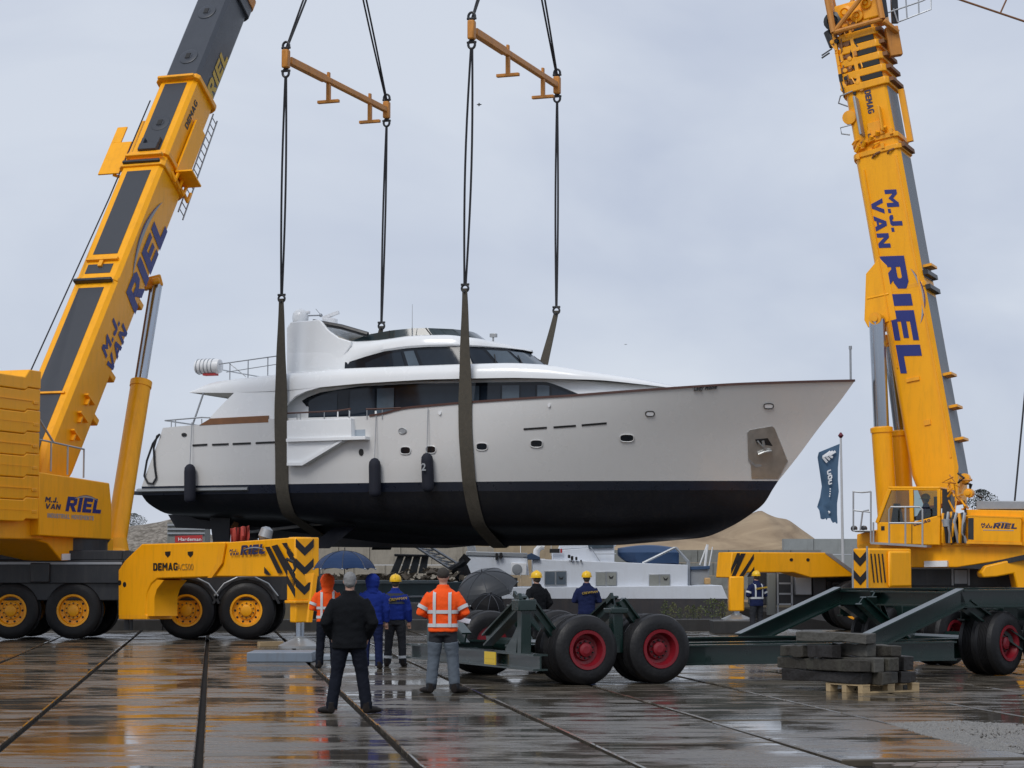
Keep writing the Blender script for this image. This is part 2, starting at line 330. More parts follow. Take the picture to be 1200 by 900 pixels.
def shp(q, q0, n, st):
    a = 1 - (max(0, (q - q0) / (1 - q0))) ** n
    return a * (st + (1 - st) * math.sin(min(1, q / .25) * math.pi / 2))
# lines from sheer to keel: (u0, u1, bmax, q0, n, stern factor, w(q))
LINES = [
    (.80, 22.77, 2.98, .50, 2.7, .95, lambda q, u: ip(u, SHEER)),
    (.66, 22.30, 2.97, .48, 2.45, .95, lambda q, u: ip(u, SHEER) * .8 + 4.5 * .2 + .0 * q),
    (.42, 21.62, 2.95, .45, 2.2, .95, lambda q, u: ip(u, SHEER) * .5 + 4.5 * .5 + .08 * q),
    (.18, 20.98, 2.92, .42, 2.0, .95, lambda q, u: ip(u, SHEER) * .22 + 4.5 * .78 + .08 * q),
    (.00, 20.38, 2.88, .40, 1.85, .95, lambda q, u: 4.50),
    (-.02, 20.19, 2.82, .38, 1.8, .95, lambda q, u: 4.22),
    (.10, 19.93, 2.62, .36, 1.7, .93, lambda q, u: ip(q, [(0, 3.95), (.2, 3.86), (.5, 3.66), (1, 3.82)])),
    (.45, 19.55, 2.20, .34, 1.6, .92, lambda q, u: ip(q, [(0, 3.66), (.2, 3.55), (.5, 3.18), (.8, 3.2), (1, 3.52)])),
    (.60, 19.0, 1.40, .32, 1.5, .9, lambda q, u: ip(q, [(0, 3.6), (.2, 3.42), (.5, 2.98), (.8, 2.95), (1, 3.18)])),
    (.62, 18.3, .55, .30, 1.5, .9, lambda q, u: ip(q, [(0, 3.56), (.2, 3.30), (.5, 2.84), (.8, 2.78), (1, 2.87)])),
    (.64, 17.9, .16, .9, 1.5, 1, lambda q, u: ip(q, [(0, 3.5), (.18, 3.1), (.4, 2.66), (.6, 2.56), (.85, 2.58), (1, 2.78)])),
]
NQ = 90
def line_pts(j):
    u0, u1, bm, q0, n, st, wf = LINES[j]; r = []
    for i in range(NQ + 1):
        q = i / NQ; q = q if q < .5 else q          # even spacing
        q = 1 - (1 - q) ** 1.25; u = u0 + (u1 - u0) * q; r.append((u, bm * shp(q, q0, n, st), wf(q, u)))
    return r
LP = [line_pts(j) for j in range(len(LINES))]
def subdiv_rows(rows, m=3):                # Catmull-Rom between rows
    res = []
    for k in range(len(rows) - 1):
        a, b, c, d = rows[max(k - 1, 0)], rows[k], rows[k + 1], rows[min(k + 2, len(rows) - 1)]
        for s in range(m):
            t = s / m
            res.append([tuple(.5 * (2 * B + (C - A) * t + (2 * A - 5 * B + 4 * C - D) * t * t + (3 * B - A - 3 * C + D) * t ** 3) for A, B, C, D in zip(pa, pb, pc, pd)) for pa, pb, pc, pd in zip(a, b, c, d)])
    res.append(rows[-1]); return res
def hull_b(u, w):                          # half breadth of the topsides at (u, w)
    pts = []
    for rw in LP[:8]:
        us = [p[0] for p in rw]
        pts.append((np.interp(u, us, [p[2] for p in rw]), np.interp(u, us, [p[1] for p in rw]) if u <= us[-1] else 0))
    pts.sort(); return float(np.interp(w, [a for a, b in pts], [b for a, b in pts]))
YC = MY.inverted() @ V((0, 0, CH))
def yp(px, py, v=None, off=0.0):           # yacht (u, v, w) of a spot on the starboard side
    d = MY.inverted().to_3x3() @ ray(px, py); vv = -2.9 if v is None else v
    for _ in range(6 if v is None else 1):
        p = YC + d * ((vv - YC.y) / d.y)
        if v is None: vv = -hull_b(p.x, p.z)
    return V((p.x, p.y - off, p.z))
yacht = thing('motor_yacht', 'large white motor yacht with black bottom hanging in two slings', 'yacht', MY @ V((11, 0, 2.5)), -YAW)
def ymb(): return MB(MY)
def both(rows):                            # mirrored open surface rows: starboard reversed + port
    return None
def hull_part(name, j0, j1, m, mt):
    rows = subdiv_rows(LP[j0:j1 + 1], m); b = ymb()
    for s in (-1, 1): b.loft([[(u, s * h, w) for u, h, w in r] for r in rows], closed=False)
    return obj(name, b, mt, yacht, smooth=50)
top = hull_part('topsides', 0, 4, 4, M_['hull']); hull_part('boot_stripe', 4, 5, 2, M_['boot']); bot = hull_part('hull_bottom', 5, 10, 4, M_['anti'])
def transom(name, j0, j1, mt, u_in=0):
    b = ymb(); rr = [LP[j][0] for j in range(j0, j1 + 1)]
    b.loft([[(u, -h, w) for u, h, w in rr], [(u - .06, 0, w) for u, h, w in rr], [(u, h, w) for u, h, w in rr]], closed=False); obj(name, b, mt, yacht)
transom('transom', 0, 4, M_['hull']); transom('transom_stripe', 4, 5, M_['boot']); transom('transom_bottom', 5, 10, M_['anti'])
# keel skeg, flat bottom of keel
b = ymb(); b.prism([(-.45, -.16, 3.66), (-.15, -.16, 3.22), (1.5, -.16, 3.14), (3.6, -.16, 2.72), (5.2, -.16, 2.56), (9.5, -.16, 2.50), (10.5, -.16, 2.58), (10, -.16, 3.0), (3, -.16, 3.6)], (0, .32, 0)); obj('keel_skeg', b, M_['anti'], yacht)
for s in (-1.0, 1.0):
    b = ymb(); b.prism([(1.55, s - .05, 3.75), (2.35, s - .05, 3.75), (2.3, s - .05, 2.55), (1.75, s - .05, 2.55)], (0, .1, 0)); obj('rudder', b, M_['anti'], yacht)
b = ymb(); b.tube([(2.6, -1.0, 3.0), (7.2, -1.0, 3.45)], .05, 8); b.tube([(2.6, 1.0, 3.0), (7.2, 1.0, 3.45)], .05, 8); obj('propeller_shafts', b, M_['steel'], yacht)
for s in (-1, 1):
    b = ymb(); b.lathe((2.55, s, 3.0), (1, 0, 0), [(.03, -.12), (.09, -.05), (.09, .1), (.05, .14)], 10)
    for k in range(4):
        a = k * math.pi / 2 + .4; d = V((0, math.cos(a), math.sin(a))); t = V((0, -math.sin(a), math.cos(a)))
        c = V((2.55, s, 3.0)); b.add([c + d * .06 - t * .05, c + d * .3 - t * .16 + V((.07, 0, 0)), c + d * .42, c + d * .3 + t * .16 - V((.07, 0, 0)), c + d * .06 + t * .05], [(0, 1, 2, 3, 4)])
    obj('propeller', b, M_['rust'], yacht)
for s in (-1, 1):                          # stabiliser fin
    b = ymb(); r = V((6.7, s * 1.75, 3.05)); d = V((-.35, s * .75, -.62)).normalized(); 
    b.prism([r + V((.42, 0, .1)), r + V((-.42, 0, .02)), r + V((-.52, 0, 0)) + d * .95, r + V((.18, 0, 0)) + d * .95], V((0, .07, .06))); obj('stabiliser_fin', b, M_['anti'], yacht)
# swim platform lip and rubbing strake
b = ymb(); rows = []
for u in np.linspace(-.15, 3.9, 24):
    h = hull_b(max(u, .02), 4.36); rows.append([(u, -h - .0, 4.44), (u, -h - .10, 4.40), (u, -h - .10, 4.34), (u, -h, 4.30)])
b.loft(rows, closed=True); obj('rubbing_strake', b, M_['steel'], yacht)
b = ymb(); b.box(-.42, .12, -2.66, 2.66, 4.24, 4.36); obj('swim_platform', b, M_['boot'], yacht, bevel=.03)
# cap rail and decks
b = ymb()
for s in (-1, 1):
    rows = []
    for (u, h, w) in LP[0]:
        if u < 8.0: continue
        rows.append([(u, s * (h + .035), w - .03), (u, s * (h + .035), w + .035), (u, s * max(h - .13, 0), w + .035), (u, s * max(h - .13, 0), w - .03)])
    b.loft(rows)
obj('cap_rail', b, M_['cap'], yacht)
dk = [(u, max(h - .04, .004), w - .012) if u < 8.3 else (u - .35 * (u - 8.3) / 14.5, max(min(h - .10, hull_b(u - .35 * (u - 8.3) / 14.5, w - .3) - .03), .004), w - .3) for u, h, w in LP[0]]
b = ymb(); b.loft([[(u, -h, w) for u, h, w in dk], [(u, h, w) for u, h, w in dk]], closed=False); obj('deck', b, M_['super'], yacht)
# teak strake under the wing
for sg in (-1, 1):
    tk = [yp(x, y, -2.93) for x, y in ((233, 498.2), (246, 490.4), (315, 487), (315, 495))]
    b = ymb(); b.prism([(p.x, sg * (2.91 + .02 * k_), p.z) for p, k_ in zip(tk, (0, 0, 3, 3))], (0, -sg * .14, 0)); obj('teak_strake', b, M_['teak'], yacht)
# --- saloon deckhouse
b = ymb()
plan = [(4.9, 2.30), (10, 2.34), (12.5, 2.30), (13.8, 2.2), (15.2, 1.95), (16.6, 1.5), (17.7, .95), (18.3, .35)]
def dh_b(u): return ip(u, smooth_tab(plan, 7))
def dh_t(u): return ip(u, smooth_tab([(4.9, 7.75), (13.5, 7.75), (15, 7.62), (16.5, 7.47), (17.6, 7.33), (18.3, 7.18)], 9))
rows = []
for u in np.linspace(4.9, 18.3, 60):
    h, t = dh_b(u), dh_t(u); rows.append([(u, -h - .08, 6.1), (u, -h, t - .22), (u, -h + .06, t - .08), (u, -h * .86, t), (u, 0, t + .05), (u, h * .86, t), (u, h - .06, t - .08), (u, h, t - .22), (u, h + .08, 6.1)])
b.loft(rows, closed=False); dh = obj('deckhouse', b, M_['super'], yacht, smooth=45)
b = ymb(); b.add([(4.9, -2.3, 6.1), (4.9, 2.3, 6.1), (4.9, 2.3, 7.7), (4.9, -2.3, 7.7)], [(0, 1, 2, 3)]); obj('aft_bulkhead', b, M_['glassdk'], yacht)
WT = smooth_tab([(5.12, 6.62), (5.3, 7.06), (5.7, 7.28), (6.15, 7.42), (7.47, 7.57), (9.2, 7.60), (11, 7.58), (13.72, 7.54), (14.1, 7.40), (14.9, 7.06)], 3)
def wband(u0, u1, mt, s, o=.03, lo=0, hi=0, name='saloon_window'):
    b = ymb(); r0, r1, r2 = [], [], []
    for u in np.linspace(u0, u1, max(3, int((u1 - u0) * 7))):
        zt = ip(u, WT) - hi; zb = min(ip(u, SHEER) - .28 + lo, zt - .01); h = dh_b(u) + o
        r0.append((u, s * h, zt)); r1.append((u, s * (h + .035), zb)); r2.append((u, s * (h - .06), zb))
    b.loft([r2, r1, r0, [(x, y - s * .06, z) for x, y, z in r0]], closed=False); return obj(name, b, mt, yacht)
for s in (-1, 1):
    wband(5.13, 14.88, M_['glassdk'], s, .02, name='window_band')
    for k, (a, c, mt) in enumerate([(5.75, 6.75, 'pane1'), (6.8, 7.15, 'glassdk'), (7.2, 8.05, 'pane1'), (8.12, 8.7, 'pane2'), (8.75, 10.95, 'pane1'), (11.0, 11.55, 'pane2'), (11.6, 12.25, 'pane1'), (12.3, 12.85, 'beige' if 0 else 'pane2'), (12.9, 13.35, 'pane1'), (13.42, 13.8, 'pane2'), (13.88, 14.7, 'pane1')]):
        wband(a, c, M_[mt], s, .035, hi=.10)
# --- brow / upper deck moulding
BB = smooth_tab([(1.6, 2.55), (2.6, 2.72), (5, 2.86), (9, 2.88), (11.5, 2.85), (13.5, 2.68), (15, 2.36), (16.4, 1.85), (17.4, 1.15), (17.75, .5)], 9)
BT = smooth_tab([(1.6, 7.58), (2.2, 7.84), (3, 7.93), (5.06, 8.05), (7, 8.14), (9.9, 8.15), (12.6, 8.15), (13.8, 8.06), (14.9, 7.86), (16.5, 7.60), (17.4, 7.40), (17.75, 7.33)], 7)
BO = smooth_tab([(1.6, 7.52), (3.2, 7.45), (5, 7.46), (6.35, 7.53), (7.7, 7.61), (10, 7.67), (12.8, 7.65), (15.5, 7.54), (17.4, 7.33), (17.75, 7.28)], 5)
b = ymb(); sf = ymb(); rows = []; rs_, rp_ = [], []
for u in np.linspace(1.6, 17.75, 90):
    h, t, o = ip(u, BB), ip(u, BT), ip(u, BO); t = max(t, o + .04); k = t - o
    half = [(-h, o), (-h, o + k * .30), (-h + .03, o + k * .55), (-h + .10, o + k * .8), (-h + .22, o + k * .94), (-h + .40, t), (-h * .5, t + .03)]
    rows.append([(u, y, z) for y, z in half] + [(u, 0, t + .05)] + [(u, -y, z) for y, z in half[::-1]])
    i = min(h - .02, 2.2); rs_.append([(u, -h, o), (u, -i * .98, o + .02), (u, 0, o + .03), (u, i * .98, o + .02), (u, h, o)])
b.loft(rows, closed=False); b.add(rows[0], [tuple(range(len(rows[0])))]); obj('upper_deck_brow', b, M_['super'], yacht, smooth=50)
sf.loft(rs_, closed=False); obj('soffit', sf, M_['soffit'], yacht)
for s in (-1, 1):                          # side wings down to the hull
    pl = [(2.30, 6.50), (2.6, 6.82), (3.0, 7.18), (3.28, 7.42), (3.4, 7.55), (6.6, 7.62), (6.35, 7.52), (5.9, 7.41), (5.55, 7.27), (5.28, 7.05), (5.13, 6.80), (5.06, 6.52)]
    b = ymb(); b.prism([(u, s * (ip(u, BB) + (.10 * (7.5 - w) / 1.0)), w) for u, w in pl], (0, -s * .12, 0)); obj('side_wing', b, M_['super'], yacht, bevel=.015)
# --- wheelhouse: plan curves bottom and top, windows between
PB = [(6.9, 2.16), (8.5, 2.16), (10.2, 2.12), (11.3, 1.98), (12.1, 1.66), (12.7, 1.2), (13.05, .6), (13.15, 0)]
PT = [(6.9, 2.06), (8.5, 2.06), (10.0, 2.0), (10.8, 1.84), (11.45, 1.5), (11.9, 1.05), (12.12, .52), (12.2, 0)]
def curve(pts, n=60):
    d = [0]
    for a, b_ in zip(pts, pts[1:]): d.append(d[-1] + math.hypot(a[0] - b_[0], a[1] - b_[1]))
    xs = np.linspace(0, d[-1], n); return [(float(np.interp(x, d, [p[0] for p in pts])), float(np.interp(x, d, [p[1] for p in pts]))) for x in xs]
cb, ct = curve(PB), curve(PT)
def wtop(u): return ip(u, smooth_tab([(6.9, 8.22), (7.12, 8.32), (7.6, 8.50), (8.24, 8.68), (9.0, 8.75), (9.69, 8.77), (10.6, 8.77), (11.4, 8.75), (12.2, 8.73)], 5))
def wpt(i, t, o=0):
    (ua, ba), (ub, bb_) = cb[i], ct[i]; k = o
    z0, z1 = 8.08, 8.80; u, h = ua + (ub - ua) * t, ba + (bb_ - ba) * t
    dx = cb[min(i + 1, 59)][0] - cb[max(i - 1, 0)][0]; dy = cb[min(i + 1, 59)][1] - cb[max(i - 1, 0)][1]; l = math.hypot(dx, dy) or 1
    return (u - dy / l * k, h + dx / l * k, z0 + (z1 - z0) * t)
for s in (-1, 1):
    b = ymb(); b.loft([[(x, s * y, z) for x, y, z in (wpt(i, t) for i in range(60))] for t in (0, 1)], closed=False); obj('wheelhouse_wall', b, M_['glassdk'], yacht)
    for (i0, i1, mt) in [(6, 17, 'pane1'), (18, 21, 'pane2'), (22, 34, 'pane1'), (35, 41, 'pane1'), (42, 48, 'pane2'), (49, 58, 'pane2')]:
        b = ymb(); lo, hi = [], []
        for i in range(i0, i1 + 1):
            tt = min(.92, (wtop(cb[i][0] - .3) - 8.08) / .72 - .12); lo.append(wpt(i, .1, .02)); hi.append(wpt(i, max(tt, .12), .02))
        b.loft([[(x, s * y, z) for x, y, z in lo], [(x, s * y, z) for x, y, z in hi]], closed=False); obj('wheelhouse_window', b, M_[mt], yacht)
    for i in (41, 48):                      # wipers
        b = ymb(); p, q = wpt(i, .1, .06), wpt(i + 2, .6, .06); b.tube([(p[0], s * p[1], p[2]), (q[0], s * q[1], q[2])], .018, 5); obj('wiper', b, M_['dark'], yacht)
# roof with fascia
RT = smooth_tab([(4.9, 9.30), (6.3, 9.22), (7.06, 9.05), (7.94, 9.07), (9.1, 9.18), (10.3, 9.16), (11.2, 9.04), (12.0, 8.86), (12.45, 8.74)], 7)
RB = smooth_tab([(4.9, 2.12), (9.6, 2.14), (10.6, 2.0), (11.4, 1.66), (12.0, 1.1), (12.35, .5), (12.45, .05)], 5)
b = ymb(); rows = []
for u in np.linspace(4.9, 12.45, 64):
    h, t = ip(u, RB), ip(u, RT); e = 8.0 if u < 6.95 else min(wtop(u), t - .03); k = t - e
    half = [(-h + .06, e), (-h, e + k * .15), (-h + .02, e + k * .55), (-h + .12 * min(1, h), e + k * .85), (-h + .3 * min(1, h), t), (-h * .5, t + .02)]
    rows.append([(u, y, z) for y, z in half] + [(u, 0, t + .03)] + [(u, -y, z) for y, z in half[::-1]])
b.loft(rows, closed=False); b.add(rows[0], [tuple(range(len(rows[0])))]); obj('wheelhouse_roof', b, M_['super'], yacht, smooth=50)
for s in (-1, 1):                          # radar arch sides
    b = ymb(); pl = [(4.85, 8.0), (4.82, 9.55), (4.95, 9.74), (5.95, 9.78), (6.08, 9.68), (6.3, 9.42), (6.65, 9.18), (7.1, 9.03), (7.1, 8.9), (6.4, 8.0)]
    b.prism([(u, s * (2.112 - (.0 if w < 9.1 else .08 * (w - 9.1))), w) for u, w in pl], (0, -s * .14, 0)); obj('arch_side', b, M_['super'], yacht, bevel=.03)
    b = ymb(); b.prism([(u, s * (1.985 - .06 * (w - 8)), w) for u, w in [(5.2, 8.9), (5.25, 9.62), (5.9, 9.66), (6.3, 9.36), (7.0, 9.06)]], (0, -s * .03, 0)); obj('arch_lining', b, M_['beige'], yacht)
b = ymb(); b.prism([(4.85, -2.05, 9.52), (4.95, -2.05, 9.74), (5.9, -2.05, 9.78), (5.95, -2.05, 9.66)], (0, 4.1, 0)); obj('arch_beam', b, M_['super'], yacht, bevel=.03)
b = ymb(); b.tube([yp(367, 377, -1.9), yp(400, 383, -1.9), yp(431, 392, -1.9)], .085, 8); b.tube([yp(367, 377, -1.9), yp(367, 377, 1.9)], .06, 8); obj('awning_frame', b, M_['chassis'], yacht)
b = ymb(); b.tube([yp(371, 378, -1.95), yp(385, 396, -1.95)], .025, 6); b.tube([yp(374, 378, -1.95), yp(388, 398, -1.95)], .015, 6); obj('awning_stay', b, M_['steel'], yacht)
# flybridge windscreen
b = ymb(); lo, hi = [], []
fc = curve([(6.8, 1.75), (8.5, 1.78), (9.8, 1.6), (10.6, 1.1), (10.95, .5), (11.0, 0)], 40)
for s in (1, -1):
    for k, (u, h) in enumerate(fc if s == 1 else fc[::-1]):
        t = ip(u, [(6.8, 9.06), (7.5, 9.28), (8.3, 9.38), (9.2, 9.43), (11, 9.42)]); lo.append((u, s * h, ip(u, RT) - .05)); hi.append((u - .55 * max(0, (u - 8.5) / 2.5), s * h * .96, t))
b.loft([lo, hi], closed=False); fw = obj('fly_windscreen', b, mat('screen_tint', (.03, .045, .05), .08, spec=.6, rvar=.03), yacht)
for k in (22, 46, 57, 68):
    b = ymb(); b.tube([lo[k], hi[k]], .02, 5); obj('screen_post', b, M_['dark'], fw)
# roof gear
c = yp(352, 372, -1.2); b = ymb(); b.lathe(c, (0, 0, 1), [(.16, -.32), (.24, -.2), (.27, 0), (.24, .14), (.15, .24), (.03, .28)], 16); obj('satellite_dome', b, M_['super'], yacht)
b = ymb(); b.beam(yp(346, 367, -1.2), yp(363, 366, -1.2), .12, .09); obj('dome_arm', b, M_['white'], yacht, bevel=.02)
b = ymb(); b.tube([yp(358, 370, -1.0), yp(376, 369.5, -1.0)], .025, 6); b.ball(yp(376, 369.5, -1.0), .06); b.tube([yp(370, 362, -.9), yp(376, 369, -.9)], .01, 5); b.tube([yp(358, 378, -1.1), yp(358, 370, -1.1)], .03, 6); obj('horn', b, M_['galv'], yacht)
b = ymb(); c = yp(387, 376, .3); b.lathe(c, (0, 0, 1), [(.1, -.14), (.25, -.1), (.25, .05), (.1, .1)], 14); b.beam(yp(378, 373, .3), yp(397, 366, .3), .12, .1); obj('radar', b, M_['white'], yacht)
b = ymb(); c = yp(578, 399, 0); b.tube([c - V((0, 0, .1)), c + V((0, 0, .12))], .03, 8); b.beam(c + V((-.1, 0, .16)), c + V((.12, 0, .16)), .14, .12); obj('searchlight', b, M_['steel'], yacht, bevel=.02)
b = ymb(); c = yp(483, 399, -1.9); b.tube([c, c + V((0, 0, 1.15))], [.012, .006], 5); b.tube([c - V((0, 0, .0)), c + V((0, 0, .4))], .022, 6); obj('whip_antenna', b, M_['steel'], yacht)
# upper aft deck: rail, life raft
b = ymb(); pts = [(2.2, 8.42), (2.3, 8.46), (5.0, 8.72)]
b.tube([(2.1, -2.45, 8.36), (2.45, -2.5, 8.40), (4.95, -2.6, 8.62)], .02, 6); b.tube([(2.9, -2.5, 8.15), (4.95, -2.6, 8.36)], .014, 6); b.tube([(3.0, -2.52, 8.44), (3.6, -2.5, 7.98)], .014, 6)
for u, z in ((3.05, 8.45), (3.7, 8.51), (4.4, 8.57), (4.85, 8.61)): b.tube([(u, -2.55, 7.9), (u, -2.55, z)], .018, 6)
b.tube([(2.1, 2.45, 8.36), (4.95, 2.6, 8.62)], .02, 6); b.tube([(2.1, -2.45, 8.36), (2.05, 0, 8.36), (2.1, 2.45, 8.36)], .02, 6)
obj('upper_deck_rail', b, M_['rail'], yacht)
lr = ymb(); A = yp(230, 430, -2.4); B = yp(259, 429, -2.4); d = (B - A); L_ = d.length
lr.lathe(A, d, [(.12, 0), (.22, .03), (.245, .12), (.245, L_ - .12), (.22, L_ - .03), (.12, L_)], 18); lraft = obj('life_raft', lr, M_['white'], yacht)
for k in range(5):
    b = ymb(); p = A + d * (.1 + k * .15); b.lathe(p, d, [(.249, 0), (.258, .005), (.258, .03), (.249, .035)], 18); obj('raft_band', b, M_['galv'], lraft)
b = ymb(); b.box(A.x + .3, B.x - .15, A.y - .12, A.y + .12, A.z - .3, A.z - .235); obj('raft_cradle', b, M_['red'], yacht)
# stern rail and strut
b = ymb(); b.tube([(.85, -2.78, 6.62), (2.25, -2.9, 6.68), (2.55, -2.92, 6.66)], .025, 6); b.tube([(.85, -2.78, 6.62), (.7, 0, 6.62), (.85, 2.78, 6.62), (2.25, 2.9, 6.68)], .025, 6)
for u in (1.1, 1.25, 2.2): b.tube([(u, -2.82, 6.36), (u, -2.82, 6.64)], .016, 6)
obj('stern_rail', b, M_['rail'], yacht)
for sg in (-1, 1): b = ymb(); b.tube([(2.15, sg * 2.62, 7.5), (1.85, sg * 2.8, 6.42)], .03, 6); obj('deck_strut', b, M_['galv'], yacht)
# side boarding balcony with bulwark rail
q = lambda x, y, o: yp(x, y, -2.95 - o)
b = ymb(); b.prism([q(336, 493, .3), q(411, 490, .3), q(412, 512, .3), q(336, 514, .3)], (0, .3, 0)); obj('balcony_panel', b, M_['super'], yacht, bevel=.015)
b = ymb(); b.prism([q(335, 514, .36), q(428, 511, .36), q(428, 515, .36), q(335, 518, .36)], (0, .38, 0)); obj('balcony_floor', b, M_['super'], yacht, bevel=.01)
b = ymb(); b.prism([q(336, 518, .22), q(398, 515, .22), q(352, 544, .22), q(336, 544, .22)], (0, .25, 0)); obj('balcony_support', b, M_['super'], yacht, bevel=.01)
b = ymb(); b.prism([q(336, 542, .3), q(353, 542, .3), q(401, 514, .3), q(401, 517, .3), q(354, 545.5, .3), q(336, 545.5, .3)], (0, .3, 0)); obj('balcony_brace', b, M_['super'], yacht)
b = ymb(); b.prism([q(413, 490, .02), q(428, 490, .02), q(428, 511, .02), q(413, 511, .02)], (0, .03, 0)); obj('boarding_gate', b, mat('gate_blue_grey', (.32, .37, .42), .3), yacht)
b = ymb(); b.tube([q(334, 484.5, .05), q(395, 481.5, .05), q(411, 479, .05)], .028, 6); b.tube([q(429, 479.5, .05), q(450, 479, .05), q(470, 478, .05)], .028, 6); cr_ = obj('bulwark_rail', b, M_['cap'], yacht)
for x, y in ((348, 483), (352, 483), (380, 482), (409, 480), (430, 480), (448, 479)): b = ymb(); b.tube([q(x, y, .05), q(x, 491, .05)], .015, 5); obj('rail_stanchion', b, M_['steel'], yacht)
# hull openings
def oval(name, px, py, rx, ry, mt, o=.03, n=20, p=3.2, frame=None):
    b = ymb(); c = []
    for k in range(n):
        a = 2 * math.pi * k / n; cx, sy = math.cos(a), math.sin(a); r = (abs(cx) ** p + abs(sy) ** p) ** (-1 / p)
        c.append(yp(px + rx * cx * r, py + ry * sy * r, None, o))
    b.prism(c, (0, .09, 0)); oo = obj(name, b, mt, yacht)
    if frame:
        b = ymb(); b.tube([yp(px + rx * 1.08 * math.cos(a) * (abs(math.cos(a)) ** p + abs(math.sin(a)) ** p) ** (-1 / p), py + ry * 1.08 * math.sin(a) * (abs(math.cos(a)) ** p + abs(math.sin(a)) ** p) ** (-1 / p), None, o) for a in np.linspace(0, 2 * math.pi, 25)], .016, 5, False); obj('frame', b, frame, oo)
for x, y, rx in ((475.5, 528, 5.5), (505, 527, 5.5), (565, 523.5, 6), (629, 520, 6.5), (735, 513.5, 7.5)): oval('porthole', x, y, rx, 4, M_['glassdk'], frame=M_['hull'])
oval('hawse_hole', 762, 485, 4.6, 2.7, M_['white'], frame=M_['dark']); oval('hawse_hole', 901, 476, 5, 2.7, M_['white'], frame=M_['dark'])
oval('engine_vent', 472, 505, 4, 3, M_['galv'], p=2, frame=M_['steel']); oval('side_port', 423.5, 530, 2.6, 4, M_['dark'], p=2.2); oval('stern_port', 216, 509.5, 3, 2.2, M_['dark'], p=2)
oval('deck_drain', 516, 484, 1.6, 2.2, M_['white'], o=.06, p=2); oval('deck_drain', 644, 475, 1.6, 2.2, M_['white'], o=.06, p=2)
for x0, y0, x1, y1 in ((226, 522, 243, 521), (249, 521.2, 268, 520.4), (273, 520.3, 294, 519.4), (300, 519.2, 326, 518), (614, 503, 641, 501.2), (649, 500.8, 675, 499), (682, 498.4, 711, 496)):
    b = ymb(); nn = [k / 6 for k in range(7)]; b.prism([yp(x0 + (x1 - x0) * k, y0 + (y1 - y0) * k - 1.1, None, .03) for k in nn] + [yp(x0 + (x1 - x0) * k, y0 + (y1 - y0) * k + 1.1, None, .03) for k in nn[::-1]], (0, .08, 0)); obj('freeing_slot', b, M_['dark'], yacht)
# anchor pocket and anchor
b = ymb(); b.prism([yp(x, y, None, .02) for x, y in ((876, 507), (879, 504), (905, 499.5), (908, 502), (923, 540), (912, 561), (881, 561), (880, 545), (877, 537))], (0, .06, 0)); ap = obj('anchor_pocket', b, M_['pocket'], yacht)
b = ymb(); b.prism([yp(x, y, None, .035) for x, y in ((885, 515), (900, 513.5), (911, 531), (894, 535))], (0, .05, 0)); obj('anchor_recess', b, M_['dark'], ap)
b = ymb(); b.tube([yp(895, 517, None, .09), yp(898, 530, None, .12)], .045, 6); b.tube([yp(890, 533, None, .12), yp(898, 530, None, .14), yp(905, 529, None, .12)], .05, 6); b.tube([yp(888, 517, None, .06), yp(895, 524, None, .1)], .03, 6); obj('anchor', b, M_['steel'], ap)
b = ymb(); b.prism([yp(x, y, None, .03) for x, y in ((877, 537), (886, 545), (902, 542), (915, 531), (916, 533), (903, 545), (886, 548), (877, 540))], (0, .03, 0)); obj('pocket_seam', b, M_['galv'], ap)
# bow staff, name, stern line
b = ymb(); c = yp(997, 446, 0); b.tube([c - V((0, 0, .1)), c + V((0, 0, .98))], .035, 6); b.tube([c + V((0, 0, .95)), c + V((0, 0, 1.05))], .05, 8); obj('bow_staff', b, M_['galv'], yacht)
a, c2 = yp(813, 458.2, None, .04), yp(840, 455.7, None, .04); W3 = MY.to_3x3()
text('name_lettering', 'Lady Mable', M_['black'], yacht, MY @ a, W3 @ (c2 - a), (0, 0, 1), .13, sx=.80, shear=.45, bold=.012, thick=.05)
b = ymb(); b.tube([yp(x, y, None, .05) for x, y in ((188, 509), (180, 520), (173, 540), (170, 558), (174, 566), (180, 567), (184, 560), (182, 545), (181, 525), (185, 511), (188, 509))], .035, 6); obj('stern_line', b, M_['rope'], yacht)
